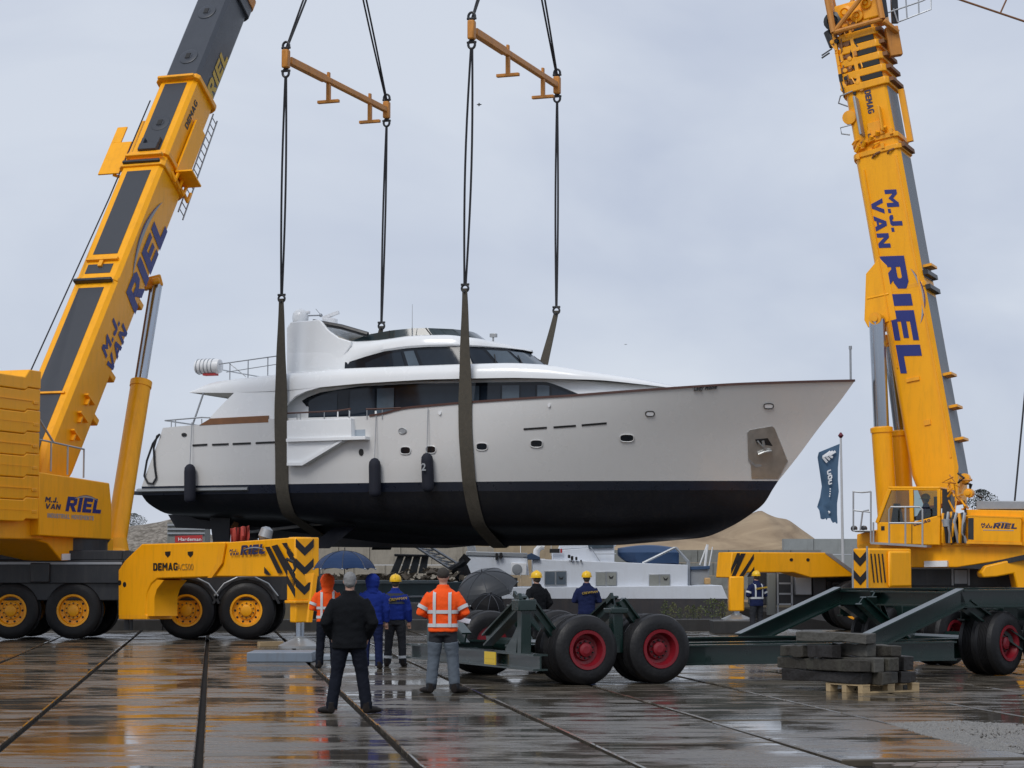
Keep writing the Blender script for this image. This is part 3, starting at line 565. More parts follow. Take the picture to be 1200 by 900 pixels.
# slings ------------------------------------------------------------------
def sec_path(us, n=40):                    # girth of the hull at station us, starboard sheer to port sheer
    pts = []
    for rw in subdiv_rows(LP, 4):
        uu = [p[0] for p in rw]; pts.append((float(np.interp(us, uu, [p[1] for p in rw])), float(np.interp(us, uu, [p[2] for p in rw]))))
    return pts
def sling(us, name, labn, labf, sn, sf):   # sn, sf = (u, v, w) of the two shackles
    g = sec_path(us); mid = [(-h - .03, w) for h, w in g if w < 6.3] ; far = [(h + .03, w) for h, w in g if w < 6.3][::-1]
    # taut path: convex hull of shackle points and section
    pts = [(sn[1], sn[2])] + mid + [(0, min(w for h, w in g) - .04)] + far + [(sf[1], sf[2])]
    lower = []
    for p in pts:
        while len(lower) >= 2 and (lower[-1][0] - lower[-2][0]) * (p[1] - lower[-2][1]) - (lower[-1][1] - lower[-2][1]) * (p[0] - lower[-2][0]) <= 0: lower.pop()
        lower.append(p)
    res = []
    for a, c in zip(lower, lower[1:]):
        n = max(1, int(math.hypot(a[0] - c[0], a[1] - c[1]) / .18))
        res += [(a[0] + (c[0] - a[0]) * k / n, a[1] + (c[1] - a[1]) * k / n) for k in range(n)]
    res.append(lower[-1]); b = MB(MY); rows = []; N_ = len(res)
    for k, (v_, w_) in enumerate(res):
        a, c = res[max(k - 1, 0)], res[min(k + 1, N_ - 1)]; d = math.hypot(c[0] - a[0], c[1] - a[1]) or 1
        nx, nz = (c[1] - a[1]) / d, -(c[0] - a[0]) / d         # outward
        e = min(k, N_ - 1 - k) * .18; hw = .07 + .15 * min(1, e / 3.2); th = .025 + .03 * max(0, 1 - e / 3)
        t = k / (N_ - 1); u = sn[0] + (us - sn[0]) * min(1, e / 3.5) if t < .5 else sf[0] + (us - sf[0]) * min(1, e / 3.5)
        u += .006 * math.sin(k * .5)
        rows.append([(u - hw, v_ + nx * .0, w_ + nz * .0), (u + hw, v_, w_), (u + hw, v_ + nx * th, w_ + nz * th), (u - hw, v_ + nx * th, w_ + nz * th)])
    b.loft(rows); return obj(name, b, M_['strap'], smooth=60, label=labn, cat='sling')
def shackle(c, lab):
    b = MB(MY); pts = [c + V((math.sin(a) * .11, 0, math.cos(a) * .11)) for a in np.linspace(0, 2 * math.pi, 17)]
    b.tube(pts, .035, 6, False); b.tube([c + V((-.13, 0, .12)), c + V((.13, 0, .12))], .04, 6); b.tube([c + V((0, -.1, -.1)), c + V((0, .1, -.1))], .035, 6)
    return obj('shackle', b, M_['chassis'], label=lab, cat='shackle')
def rope_pair(name, a, c, lab, gap=.05):
    t = thing(name, lab, 'wire sling', MY @ ((a + c) / 2), -YAW)
    for s in (-1, 1):
        b = MB(MY); n = 10; b.tube([a.lerp(c, k / n) + V((s * gap * (.25 + math.sin(math.pi * k / n) * .9), 0, 0)) for k in range(n + 1)], .034, 6); obj('strand', b, M_['rope'], t)
for us, xn, sn_px, sf_px, nm in ((5.12, 0, (330, 350), (447, 382), 'stern'), (11.35, 0, (545, 338), (652, 364), 'bow')):
    k = 0 if nm == 'stern' else 1
    sn = yp(*sn_px, -3.2); sf = yp(*sf_px, 3.3)
    sling(us, 'lifting_strap', 'wide brown lifting strap under the hull by the ' + ('side balcony' if k == 0 else 'round side portholes'), '', sn, sf)
    if k == 1: pass
    e0 = yp(*((333, 68), (546, 32))[k], -3.9); e1 = yp(*((455, 130), (659, 103))[k], 3.9)
    w_ = (e0.z + e1.z) / 2; um = (e0.x + e1.x) / 2
    e0 = V((um - .05, -3.9, w_ + .04)); e1 = V((um + .05, 3.9, w_ - .04)); nmv = 'near ' + nm
    shackle(sn, 'black shackle joining wires to the strap beside the ' + ('upper deck rail' if k == 0 else 'wheelhouse windows'))
    shackle(sf, 'black shackle joining wires to the strap beyond the ' + ('dark flybridge screen' if k == 0 else 'foredeck'))
    rope_pair('wire_sling', e0 - V((0, 0, .55)), sn + V((0, 0, .12)), 'doubled black wire sling hanging down to the ' + ('upper deck rail' if k == 0 else 'wheelhouse windows'), .06 if k == 0 else .09)
    rope_pair('wire_sling', e1 - V((0, 0, .55)), sf + V((0, 0, .12)), 'doubled black wire sling hanging down to the ' + ('dark flybridge screen' if k == 0 else 'foredeck'), .04)
    hk = V((um + .1, 0, w_ + 6.2))
    rope_pair('wire_sling', e0 + V((0, 0, .3)), hk - V((0, .1, 0)), 'doubled black wire sling rising from the %s spreader beam, balcony side' % nm, .05)
    rope_pair('wire_sling', e1 + V((0, 0, .3)), hk + V((0, .1, 0)), 'doubled black wire sling rising from the %s spreader beam, far side' % nm, .05)
    sp = thing('spreader_beam', 'rusty orange spreader beam with two feet above the yacht %s' % nm, 'spreader beam', MY @ ((e0 + e1) / 2), -YAW, 'spreader beams')
    b = MB(MY); b.beam(e0, e1, .17, .2); obj('beam', b, M_['spread'], sp, bevel=.03)
    b = MB(MY); b.beam(e0.lerp(e1, .03), e0.lerp(e1, .36), .21, .24); obj('outer_tube', b, M_['spread'], sp, bevel=.02)
    for e in (e0, e1):
        b = MB(MY); b.box(e.x - .11, e.x + .11, e.y - .13, e.y + .13, e.z - .30, e.z + .30); obj('end_block', b, M_['spread'], sp, bevel=.05)
        for dz in (.42, -.45):
            b = MB(MY); b.tube([e + V((math.sin(a) * .11, 0, dz + math.cos(a) * .13)) for a in np.linspace(0, 2 * math.pi, 15)], .04, 6, False); b.tube([e + V((-.15, 0, dz * .85)), e + V((.15, 0, dz * .85))], .04, 6); obj('shackle', b, M_['chassis'], sp)
    for f in (.40, .82):
        c = e0.lerp(e1, f); b = MB(MY); b.beam(c - V((0, 0, .1)), c - V((0, 0, .68)), .12, .16, (0, 1, 0)); b.beam(c + V((-.38, 0, -.7)), c + V((.38, 0, -.7)), .15, .1); b.beam(c + V((0, 0, .1)), c + V((0, 0, .28)), .08, .14, (0, 1, 0)); obj('foot', b, M_['spread'], sp, bevel=.015)
    for f in (.5, .58, .66, .74):
        c = e0.lerp(e1, f) - V((.102, 0, 0)); b = MB(MY); b.lathe(c - V((.004, 0, 0)), (0, 1, 0), [(.0, -.0), (.03, -.0)], 8) if 0 else b.box(c.x - .004, c.x + .01, c.y - .04, c.y + .04, c.z - .03, c.z + .03); obj('pin_hole', b, M_['dark'], sp)
# fenders on the starboard side
for x, y0, y1, rope_y, lab in ((226, 544, 590, 495, 'black cylindrical fender hanging under the teak strake near the stern'), (442, 537, 583, 487, 'black fender with pointed top hanging beside the boarding gate'), (503, 531, 577, 478, 'black fender marked with a pale figure hanging over a porthole')):
    a = yp(x, y0, None, .2); c = yp(x, y1, None, .2); c = V((a.x, -hull_b(a.x, 4.5) - .2, c.z)); L_ = (a - c).length
    ft = thing('fender', lab, 'fender', MY @ c, -YAW, 'fenders')
    b = MB(MY); pr = [(.05, 0), (.13, .03), (.18, .1), (.185, .2), (.185, L_ - .25), (.17, L_ - .12), (.10, L_ - .03), (.03, L_)]
    b.lathe(c, a - c, pr, 16); fb = obj('body', b, M_['fender'], ft)
    b = MB(MY); t = yp(x, rope_y, None, .06); b.tube([a - V((0, 0, .02)), V((a.x, min(t.y, a.y + .1), t.z))], .014, 5); obj('lanyard', b, M_['galv'], ft)
    if x == 503: text('figure', '2', M_['greyl'], ft, MY @ (a + V((-.1, -.2, -.55))), W3 @ V((1, 0, 0)), (0, 0, 1), .22, bold=.02)
# ---------------------------------------------------------------- cranes
def make_wheel(key, Rt, wd_, rim_r, rimmat, holes, rec=.06):
    # axis along local Y, outer face towards -Y, centre at origin; returns meshes
    t = MB(); h = wd_ / 2
    prof = [(rim_r, -h + .03), (rim_r + .03, -h + .005), ((rim_r + Rt) / 2, -h - .012), (Rt - .07, -h + .01), (Rt - .02, -h + .05), (Rt, -h + .11)]
    k = 7
    for i in range(1, k): 
        y = -h + .11 + (wd_ - .22) * i / k; prof += [(Rt, y - .012), (Rt - .018, y - .008), (Rt - .018, y + .008), (Rt, y + .012)]
    prof += [(Rt, h - .11), (Rt - .02, h - .05), (Rt - .07, h - .01), ((rim_r + Rt) / 2, h), (rim_r, h - .03)]
    t.lathe((0, 0, 0), (0, 1, 0), prof, 40, False)
    r = MB(); R0 = rim_r
    r.lathe((0, 0, 0), (0, 1, 0), [(R0 + .01, h - .05), (R0 + .02, -h + .02), (R0 + .02, -h - .01), (R0 - .03, -h - .005), (R0 - .06, -h + .05 + rec), (R0 * .62, -h + .06 + rec), (R0 * .55, -h + .02 + rec), (R0 * .40, -h + .02 + rec), (R0 * .36, -h - .03 + rec), (R0 * .20, -h - .05 + rec), (.001, -h - .05 + rec)], 32)
    hb = MB()
    for i in range(holes):
        a = 2 * math.pi * i / holes; c = V((math.cos(a) * R0 * .74, -h + .058 + rec, math.sin(a) * R0 * .74)); hb.lathe(c, (0, 1, 0), [(R0 * .075, -.012), (R0 * .075, .002)], 8)
    for i in range(10):
        a = 2 * math.pi * (i + .5) / 10; c = V((math.cos(a) * R0 * .47, -h + .01 + rec, math.sin(a) * R0 * .47)); hb.lathe(c, (0, 1, 0), [(R0 * .045, -.03), (R0 * .045, .02)], 6)
    mt, mr, mh = mesh_of(key + '_tyre', t, smooth=30), mesh_of(key + '_rim', r, smooth=18), mesh_of(key + '_holes', hb, smooth=0)
    mt.materials.append(M_['tyre']); mr.materials.append(rimmat); mh.materials.append(M_['dark']); return mt, mr, mh
def put_wheel(parent, w, M):
    o = inst('wheel', w[1], parent, M); inst('tyre', w[0], o, M); inst('bolt_holes', w[2], o, M); return o
CW = make_wheel('crane_wheel', .74, .46, .40, M_['yellow2'], 10)
RZ = lambda a: MX.Rotation(a, 4, 'Z')
def sect(W, D, n=9):                       # boom section outline in (side, back) coordinates; back flat on top, round belly
    c = .10; pts = [(-W / 2 + c, D / 2), (W / 2 - c, D / 2), (W / 2, D / 2 - c)]
    for k in range(n + 1):
        a = k / n * math.pi; pts.append((math.cos(a) * W / 2, -D / 2 + W * .18 - math.sin(a) * W * .18))
    return pts + [(-W / 2, D / 2 - c)]
class Boom:
    def __init__(s, base, ax, back): s.o = V(base); s.a = V(ax).normalized(); s.b = (V(back) - s.a * s.a.dot(V(back))).normalized(); s.s = s.a.cross(s.b).normalized()
    def p(s, t, x, y): return s.o + s.a * t + s.s * x + s.b * y
    def ring(s, t, W, D): return [s.p(t, x, y) for x, y in sect(W, D)]
    def tube(s, mb, t0, t1, W, D): return mb.loft([s.ring(t0, W, D), s.ring(t1, W, D)])
    def box(s, mb, t0, t1, x0, x1, y0, y1): return mb.hexa([s.p(t0, x0, y0), s.p(t0, x1, y0), s.p(t0, x1, y1), s.p(t0, x0, y1), s.p(t1, x0, y0), s.p(t1, x1, y0), s.p(t1, x1, y1), s.p(t1, x0, y1)])
def swoosh(parent, org, xd, yd, L, hgt, name='logo_arc'):
    x, y = V(xd).normalized(), V(yd).normalized(); n = x.cross(y)
    for nm, r0, r1, o, m in ((name, .0, .10, .014, M_['blue']), (name, .14, .42, .012, M_['greyl'])):
        b = MB(); A, B = [], []
        for k in range(17):
            u = k / 16; bow = math.sin(math.pi * u) ** .8; A.append(V(org) + x * (L * u) + y * (hgt * (bow * (1 - r0)))); B.append(V(org) + x * (L * u) + y * (hgt * bow * (1 - r1)))
        b.add([p + n * o for p in A + B[::-1]], [tuple(range(34))]); obj(nm, b, m, parent, smooth=0)
def rail_run(parent, pts, h, name='railing', r=.025, mid=True):
    b = MB(); up = V((0, 0, h)); P_ = [V(p) for p in pts]
    b.tube([p + up for p in P_], r, 6)
    if mid: b.tube([p + up * .5 for p in P_], r * .8, 6)
    for p in P_: b.tube([p, p + up], r, 6)
    return obj(name, b, M_['rail'], parent)
def chevron(parent, O_, X, Y, w, h, n, name='warning_chevron', t=.008):   # black V bands on a plate spanned by X, Y (unit), pointing down
    X, Y = V(X), V(Y); Nn = X.cross(Y)
    for k in range(n):
        y0 = h * (k + .15) / n; bh = h / n * .42
        b = MB(); pts = [O_ + Y * (y0 + h / n * .45), O_ + X * (w / 2) + Y * y0, O_ + X * w + Y * (y0 + h / n * .45), O_ + X * w + Y * (y0 + h / n * .45 + bh), O_ + X * (w / 2) + Y * (y0 + bh), O_ + Y * (y0 + h / n * .45 + bh)]
        b.prism([p + Nn * t for p in pts], -Nn * t * 2); obj(name, b, M_['black'], parent, smooth=0)

# ===== left crane
lc = thing('mobile_crane', 'yellow mobile crane with stacked counterweight slabs and grey telescoped boom', 'crane', (-11.5, 58.3, 0), 0, 'mobile cranes')
YN = 57.0; SP = F / YN
# carrier
b = MB(); b.box(-19, -5.2, YN + .1, YN + 2.75, 1.0, 2.02); obj('chassis', b, M_['chassis'], lc, bevel=.03)
b = MB(); b.box(-19, -10.05, YN - .02, YN + .25, 1.45, 2.05); b.box(-19, -10.1, YN + .02, YN + 2.6, 2.05, 2.3); obj('side_skirt', b, M_['chassis'], lc, bevel=.02)
b = MB(); b.box(-19, -10.1, YN - .05, YN - .02, 1.94, 2.0); obj('skirt_trim', b, M_['galv'], lc)
b = MB(); b.box(-12.45, -11.95, YN - .14, YN - .02, 1.48, 1.98); obj('tool_box', b, M_['chassis'], lc, bevel=.02)
b = MB(); b.box(-10.02, -9.9, YN - .05, YN + .1, .25, 2.3); b.box(-9.86, -9.8, YN - .05, YN + .05, .25, 1.2); obj('mudguard_post', b, M_['chassis'], lc)
b = MB(); b.lathe((-12.1, YN + 1.35, 2.0), (0, 0, 1), [(1.35, 0), (1.35, .62), (1.15, .7)], 36); obj('slew_ring', b, M_['chassis'], lc)
for px in (-133, -60, 15, 88, 220, 290):
    X = (px - 600) / SP
    put_wheel(lc, CW, MX.Translation((X, YN + .23, .75))); put_wheel(lc, CW, MX.Translation((X, YN + 2.6, .75)) @ RZ(math.pi))
    b = MB(); b.tube([(X, YN + .4, .75), (X, YN + 2.4, .75)], .12, 10); obj('axle', b, M_['chassis'], lc)
for px in (220, 290):                      # mudguards over the front wheels
    X = (px - 600) / SP; b = MB(); e = MB(); ro = []
    for a in np.linspace(R(12), R(168), 7):
        ro.append([V((X + math.cos(a) * r_, y, .75 + math.sin(a) * r_ * .98)) for r_, y in ((.84, YN - .02), (.90, YN - .02), (.90, YN + .55), (.84, YN + .55))])
        e_ = V((X + math.cos(a) * .905, YN - .03, .75 + math.sin(a) * .89))
    b.loft(ro); g = obj('mudguard', b, M_['chassis'], lc, smooth=0)
    e.tube([V((X + math.cos(a) * .91, YN - .01, .75 + math.sin(a) * .895)) for a in np.linspace(R(25), R(155), 6)], .022, 6); obj('guard_edge', e, M_['galv'], g)
b = MB(); b.box(-9.6, -5.3, YN + .3, YN + .5, 1.25, 1.9); b.box(-5.35, -5.0, YN + .2, YN + 2.6, .7, 1.7); obj('front_frame', b, M_['chassis'], lc, bevel=.02)
b = MB(); b.box(-5.55, -5.15, YN - .2, YN + .2, 1.15, 1.75); obj('step_box', b, M_['galv'], lc, bevel=.02)
# star outrigger arm towards the camera
A0 = P(140, 680, YN - .35); A1 = P(350, 680, 50.6); ad = (A1 - A0); ad.z = 0; ad.normalize(); an = V((ad.y, -ad.x, 0))
if an.y > 0: an = -an
q = lambda x, y, o=0.0: PL(x, y, A0 + an * o, an)
IN = -an * .75
b = MB(); b.prism([q(x, y) for x, y in ((138.5, 722), (138.5, 668), (146, 657), (166, 637.5), (263, 635), (258, 660), (250, 676), (184, 678), (177, 684), (172, 694), (170, 707), (170, 722))], IN); arm = obj('outrigger_arm', b, M_['yellow'], lc, bevel=.03)
b = MB(); b.prism([q(x, y, -.03) for x, y in ((170, 722), (170, 700), (173, 690), (178, 683), (184, 679), (192, 680), (184, 690), (181, 700), (181, 722))], IN * .9); obj('arm_gusset', b, M_['yellow'], arm, smooth=50)
b = MB(); b.prism([q(x, y, -.05) for x, y in ((245, 637), (348, 629.5), (348, 676), (245, 675.5))], IN * .84); box_ = obj('outrigger_beam', b, M_['yellow'], lc, bevel=.025)
b = MB(); b.prism([q(x, y, .012) for x, y in ((256, 637), (264, 636.5), (260, 660), (248, 677), (243, 677), (254, 659))], IN * .05); obj('arm_collar', b, M_['yellow2'], arm)
b = MB(); b.prism([q(x, y) for x, y in ((139, 720), (172, 720), (172, 726), (139, 726))], IN); obj('arm_foot', b, M_['yellow2'], arm, bevel=.02)
for x in (196.5, 223):
    b = MB(); b.prism([q(x + dx, y, .006) for dx, y in ((-3.2, 646.5), (3.2, 646), (3, 650), (0, 653.5), (-3, 650))], IN * .02); obj('lifting_pocket', b, M_['dark'], arm)
for x, y in ((145.8, 685), (140, 683)):
    b = MB(); b.prism([q(x + 2 * math.cos(a), y + 3.2 * math.sin(a), .006) for a in np.linspace(0, 6.28, 13)[:-1]], IN * .02); obj('arm_port', b, M_['dark'], arm)
tx = q(201, 668) - q(181, 668.3)
block('maker_lettering', 'DEMAG', M_['black'], lc, q(179.5, 668.7, .01), tx, (0, 0, 1), .19, sx=1.25)
text('model_lettering', 'AC500', mat('model_grey', (.42, .22, .03), .5), lc, q(207.5, 668.2, .01), tx, (0, 0, 1), .16, sx=1.15)
bx_ = q(308, 649) - q(281, 650.6)
block('owner_lettering', 'RIEL', M_['navyl'], lc, q(281.5, 650.6, .0), bx_, (0, 0, 1), .23, sx=1.5, shear=.3)
block('owner_lettering', 'M.J.', M_['navyl'], lc, q(269, 647.2, .0), bx_, (0, 0, 1), .07, sx=1.9, shear=.25)
block('owner_lettering', 'VAN', M_['navyl'], lc, q(269, 651.3, .0), bx_, (0, 0, 1), .07, sx=1.9, shear=.25)
swoosh(lc, q(284, 645.5, .004), tx, (0, 0, 1), 1.0, .1)
for x0, x1 in ((309.5, 322.5), (317, 341), (327, 343), (336, 345)):
    k = {309.5: [(309.5, 664), (317.5, 673.5), (314, 673.8), (309.5, 672)], 317: [(310.5, 641), (316, 640.5), (331, 671), (325.5, 672)], 327: [(318, 640), (325, 638), (347, 678), (344, 690)], 336: [(330, 636.5), (336, 636), (345, 651), (341.5, 652)]}[x0]
    b = MB(); b.prism([q(x, y, .0) for x, y in k], IN * .03 + an * .02); obj('warning_stripe', b, M_['black'], box_, smooth=0)
# jack housing, end plate with chevrons, rod, pad
B1 = PL(344, 700, A0, an); c0 = V((B1.x, B1.y, 0)) - an * .26
def jbox(mb, z0, z1, l0, l1, w0, w1): return mb.hexa([c0 + ad * l + an * w + V((0, 0, z)) for z in (z0, z1) for l, w in ((l0, w0), (l1, w0), (l1, w1), (l0, w1))])
b = MB(); jbox(b, 1.06, 2.55, -.30, .06, -.26, .26); jk = obj('jack_housing', b, M_['yellow'], lc, bevel=.05)
b = MB(); jbox(b, .58, 1.08, -.24, .02, -.2, .2); obj('jack_sleeve', b, M_['yellow'], jk, bevel=.03)
b = MB(); jbox(b, 1.02, 1.09, -.33, .10, -.29, .29); obj('housing_flange', b, M_['yellow2'], jk, bevel=.02)
b = MB(); jc = c0 - ad * .1; b.tube([jc + V((0, 0, .2)), jc + V((0, 0, .66))], .105, 16); obj('jack_rod', b, M_['chrome'], lc)
b = MB(); b.lathe(jc + V((0, 0, .0)), (0, 0, 1), [(.5, 0), (.5, .05), (.45, .08), (.15, .22), (.15, .26), (.02, .27)], 28); obj('outrigger_pad', b, M_['steel'], lc)
chevron(jk, c0 + ad * .062 + an * .25 + V((0, 0, 1.15)), -an, (0, 0, 1), .5, 1.35, 3)
for k in range(3):
    z = 1.2 + k * .34
    b = MB(); b.prism([c0 + an * .262 + ad * l + V((0, 0, zz)) for l, zz in ((-.29, z + .30), (-.29, z + .50), (.05, z + .16), (.05, z - .04))], -an * .01); obj('warning_stripe', b, M_['black'], jk, smooth=0)
b = MB(); b.tube([P(368, 673, 50.2), P(361.5, 729, 50.2)], .06, 6); b.tube([P(371, 674, 50.2), P(364.5, 729, 50.2)], .03, 6); b.beam(P(358, 678, 50.2), P(369, 676, 50.2), .06, .2); obj('boarding_ladder', b, M_['yellow2'], lc)
b = MB(); b.tube([P(336, 655, 50.0), P(344, 659, 49.8), P(346, 666, 49.8), P(343, 671, 49.8)], .035, 6); obj('hydraulic_hose', b, M_['dark'], lc)
# superstructure: frame of reference
HL = R(70); hd = V((math.cos(HL), math.sin(HL), 0)); sd_ = V((math.sin(HL), -math.cos(HL), 0)); S_0 = P(46, 600, 55.0); S_0.z = 0
ML = MX((( hd.x, -sd_.x, 0, S_0.x), (hd.y, -sd_.y, 0, S_0.y), (0, 0, 1, 0), (0, 0, 0, 1)))     # x = heading, y = to the left (away), 0 on the right face
qf = lambda x, y, o=0.0: PL(x, y, S_0 + sd_ * o, sd_)
b = MB(); b.prism([qf(x, y) for x, y in ((46, 553), (128.5, 566), (131, 592), (131, 632.5), (46, 627.5))], -sd_ * 2.7); deckbox = obj('superstructure', b, M_['yellow'], lc, bevel=.03)
b = MB(); b.prism([qf(x, y, -.35) for x, y in ((20, 627), (133, 631), (133, 657), (72, 657), (56, 637))], -sd_ * 2.0); obj('turret_base', b, M_['yellow'], lc, bevel=.03)
b = MB(ML); b.box(-4.2, .6, .25, 2.5, 2.55, 3.1); obj('counterweight_tray', b, M_['yellow2'], lc, bevel=.04)
b = MB(); b.prism([qf(x, y, -.34) for x, y in ((72, 649), (90, 648.5), (90, 656), (72, 656.5))], sd_ * .02); obj('data_plate', b, M_['white'], lc)
b = MB(); b.prism([qf(x, y, -.3) for x, y in ((101, 647), (109, 646.5), (109, 655), (101, 655.5))], sd_ * .05); obj('hydraulic_block', b, M_['red'], lc, bevel=.02)
z = 2.98
for k in range(7):                          # counterweight slabs with interlocking notches
    h_ = .545 if k < 6 else .42
    b = MB(ML); y1 = 2.75 + .0
    prof = [(-4.2, z), (-.72, z), (-.60, z + .07), (-.02, z + .07), (-.02, z + h_ + .06), (-.60, z + h_ + .06), (-.72, z + h_ - .012), (-4.2, z + h_ - .012)] if k < 6 else [(-4.2, z), (-.72, z), (-.6, z + .07), (-.02, z + .07), (-.02, z + h_ + .1), (-.55, z + h_ + .1), (-.75, z + h_ - .1), (-4.2, z + h_ - .1)]
    b.prism([(x, .0 + .012 * (k % 2), zz + .008) for x, zz in prof], (0, y1, 0)); sl = obj('counterweight_slab', b, M_['yellow'], lc, bevel=.025)
    if k < 6:
        b = MB(ML); b.box(-.36, -.12, -.012, .03, z + .22, z + .30); obj('slab_lug', b, M_['yellow2'], sl, bevel=.01)
        b = MB(ML); b.box(-4.2, -.4, -.01, .03, z + h_ * .52, z + h_ * .52 + .02); obj('slab_rib', b, M_['yellow'], sl)
    z += h_
tx = qf(125, 605) - qf(50, 600)
def logo(parent, f, x0, y0, x1, y1, big, sx=1.25, small=None, bl=None, sx2=None):   # f maps (x, y) -> point, baseline x0,y0 -> x1,y1
    pass
block('owner_lettering', 'RIEL', M_['blue'], lc, qf(76.5, 599, .004), tx, (0, 0, 1), .38, sx=1.52, shear=.3)
block('owner_lettering', 'M.J.', M_['navyl'], lc, qf(52.5, 588.2, .004), tx, (0, 0, 1), .135, sx=1.8, shear=.3)
block('owner_lettering', 'VAN', M_['navyl'], lc, qf(52.5, 596, .004), tx, (0, 0, 1), .135, sx=1.8, shear=.3)
block('trade_lettering', 'INDUSTRIAL MOVEMENTS', M_['greyl'], lc, qf(55.5, 606.5, .004), tx, (0, 0, 1), .115, sx=1.02, gap=.2)
swoosh(lc, qf(86, 585.5, .0), tx, (0, 0, 1), 1.25, .14)
rail_run(lc, [ML @ V((.0, .25, 4.35)), ML @ V((.9, .25, 4.3)), ML @ V((1.7, .25, 4.25)), ML @ V((2.5, .25, 4.2))], .75, mid=False)
b = MB(); b.tube([ML @ V((-.1, .3, 4.3)), ML @ V((-.1, .3, 5.75)), ML @ V((.15, .3, 5.8)), ML @ V((1.0, .25, 5.05))], .03, 6); obj('ladder_rail', b, M_['rail'], lc)
# boom
LB = P(40, 560, 57.5); LT = P(265, 0, 67.35); bm = Boom(LB, LT - LB, -hd); bax = bm
if bm.s.dot(sd_) < 0: bm.s = -bm.s
def tpix(bmm, py, y=0.0):                   # boom distance whose centre shows at photo row py
    lo, hi = -2., 40.
    for _ in range(40):
        m = (lo + hi) / 2; p = bmm.p(m, 0, y); d = p - V((0, 0, CH)); row = 450 - F * (-d.y * math.sin(TH) + d.z * math.cos(TH)) / (d.y * math.cos(TH) + d.z * math.sin(TH))
        lo, hi = (m, hi) if row > py else (lo, m)
    return m
t_a, t_b, t_c = tpix(bm, 350), tpix(bm, 213), tpix(bm, 112); t_end = tpix(bm, -110)
W1, D1 = 1.36, 1.5
b = MB(); b.loft([bm.ring(-1.0, W1, .8), bm.ring(.6, W1, D1), bm.ring(t_b, W1, D1)]); bb = obj('boom_base', b, M_['yellow'], lc)
b = MB(); bm.tube(b, t_b, t_c, W1 * .93, D1 * .93); b2_ = obj('boom_section', b, M_['yellow'], lc)
b = MB(); bm.tube(b, t_c, t_end, W1 * .86, D1 * .87); b3_ = obj('boom_section', b, M_['boomgrey'], lc)
for t, k, m in ((t_a, 1.05, 'yellow'), (t_b - .12, 1.1, 'yellow2'), (t_b + .35, 1.04, 'yellow2'), (t_c - .1, 1.07, 'yellow2')):
    b = MB(); bm.tube(b, t, t + .16, W1 * (k if m != 'yellow' else 1.003), D1 * k); obj('boom_collar', b, M_[m], lc, bevel=.02)
for t0, t1, w in ((-.3, t_a - .25, .80), (t_a + .28, t_a + .62, .8), (t_a + 1.0, t_b - .28, .78), (t_b + .55, t_c - .2, .74)):
    b = MB(); bm.box(b, t0, t1, -w / 2 - .02, w / 2 - .02, D1 / 2 * (1 if t1 < t_b else .93) - .02, D1 / 2 * (1 if t1 < t_b else .93) + .012); obj('boom_strip', b, M_['strip'], bb, bevel=.005)
for t in (t_a - .1, t_b - .05, t_b + .22, t_c - .12): 
    b = MB(); bm.box(b, t, t + .09, -.6, .6, D1 / 2 + .01, D1 / 2 + .16); obj('rope_guide', b, M_['chassis'] if t in (t_a - .1, t_b - .05) else M_['yellow2'], bb, bevel=.02)
b = MB(); bm.box(b, t_a + .72, t_a + .8, -.5, .5, D1 / 2, D1 / 2 + .1); bm.box(b, t_a + .5, t_a + .75, -.06, .06, D1 / 2, D1 / 2 + .08); obj('rope_guide', b, M_['yellow2'], bb)
for t, y in ((t_c + 1.0, D1 * .435), (t_c + 3.0, D1 * .435), (t_b + 1.7, D1 * .465)):
    b = MB(); c = bm.p(t, 0, y); b.lathe(c, bm.b, [(.30, -.01), (.30, .02), (.25, .035), (.14, .03), (.12, .05), (.02, .05)], 24); o_ = obj('lock_plate', b, M_['boomgrey'] if t > t_c else M_['strip'], bb)
    b = MB(); b.beam(c + bm.b * .05 - bm.a * .1, c + bm.b * .05 + bm.a * .1, .14, .03, bm.b); obj('lock_slot', b, M_['dark'], o_)
b = MB(); bm.box(b, t_b + .5, t_b + .75, -.3, .3, D1 / 2 - .1, D1 / 2 + .12); bm.box(b, t_b + .75, t_b + 1.0, -.3, -.2, D1 / 2 - .1, D1 / 2 + .1); bm.box(b, t_b + .75, t_b + 1.0, .2, .3, D1 / 2 - .1, D1 / 2 + .1); obj('hook_bracket', b, M_['strip'], bb, bevel=.02)
b = MB(); bm.box(b, -.2, 2.1, -W1 / 2 + .05, -W1 / 2 + .09, D1 / 2, D1 / 2 + .03); bm.box(b, 2.2, 2.26, -.5, .5, D1 / 2 + .02, D1 / 2 + .06); obj('boom_trim', b, M_['yellow2'], bb)
# side brackets on the base section, deflector brackets below
for t in (1.4, 2.0, 2.6):
    b = MB(); bm.box(b, t, t + .05, W1 / 2, W1 / 2 + .12, -.25, .2); bm.box(b, t - .2, t + .05, W1 / 2, W1 / 2 + .1, .0, .05); obj('hose_bracket', b, M_['yellow2'], bb)
for t in (2.4, 3.9, t_a + .3):
    b = MB(); bm.box(b, t, t + .2, .1, W1 / 2 - .05, -D1 / 2 - .15, -D1 / 2 + .2); obj('belly_lug', b, M_['yellow2'], bb, bevel=.03)
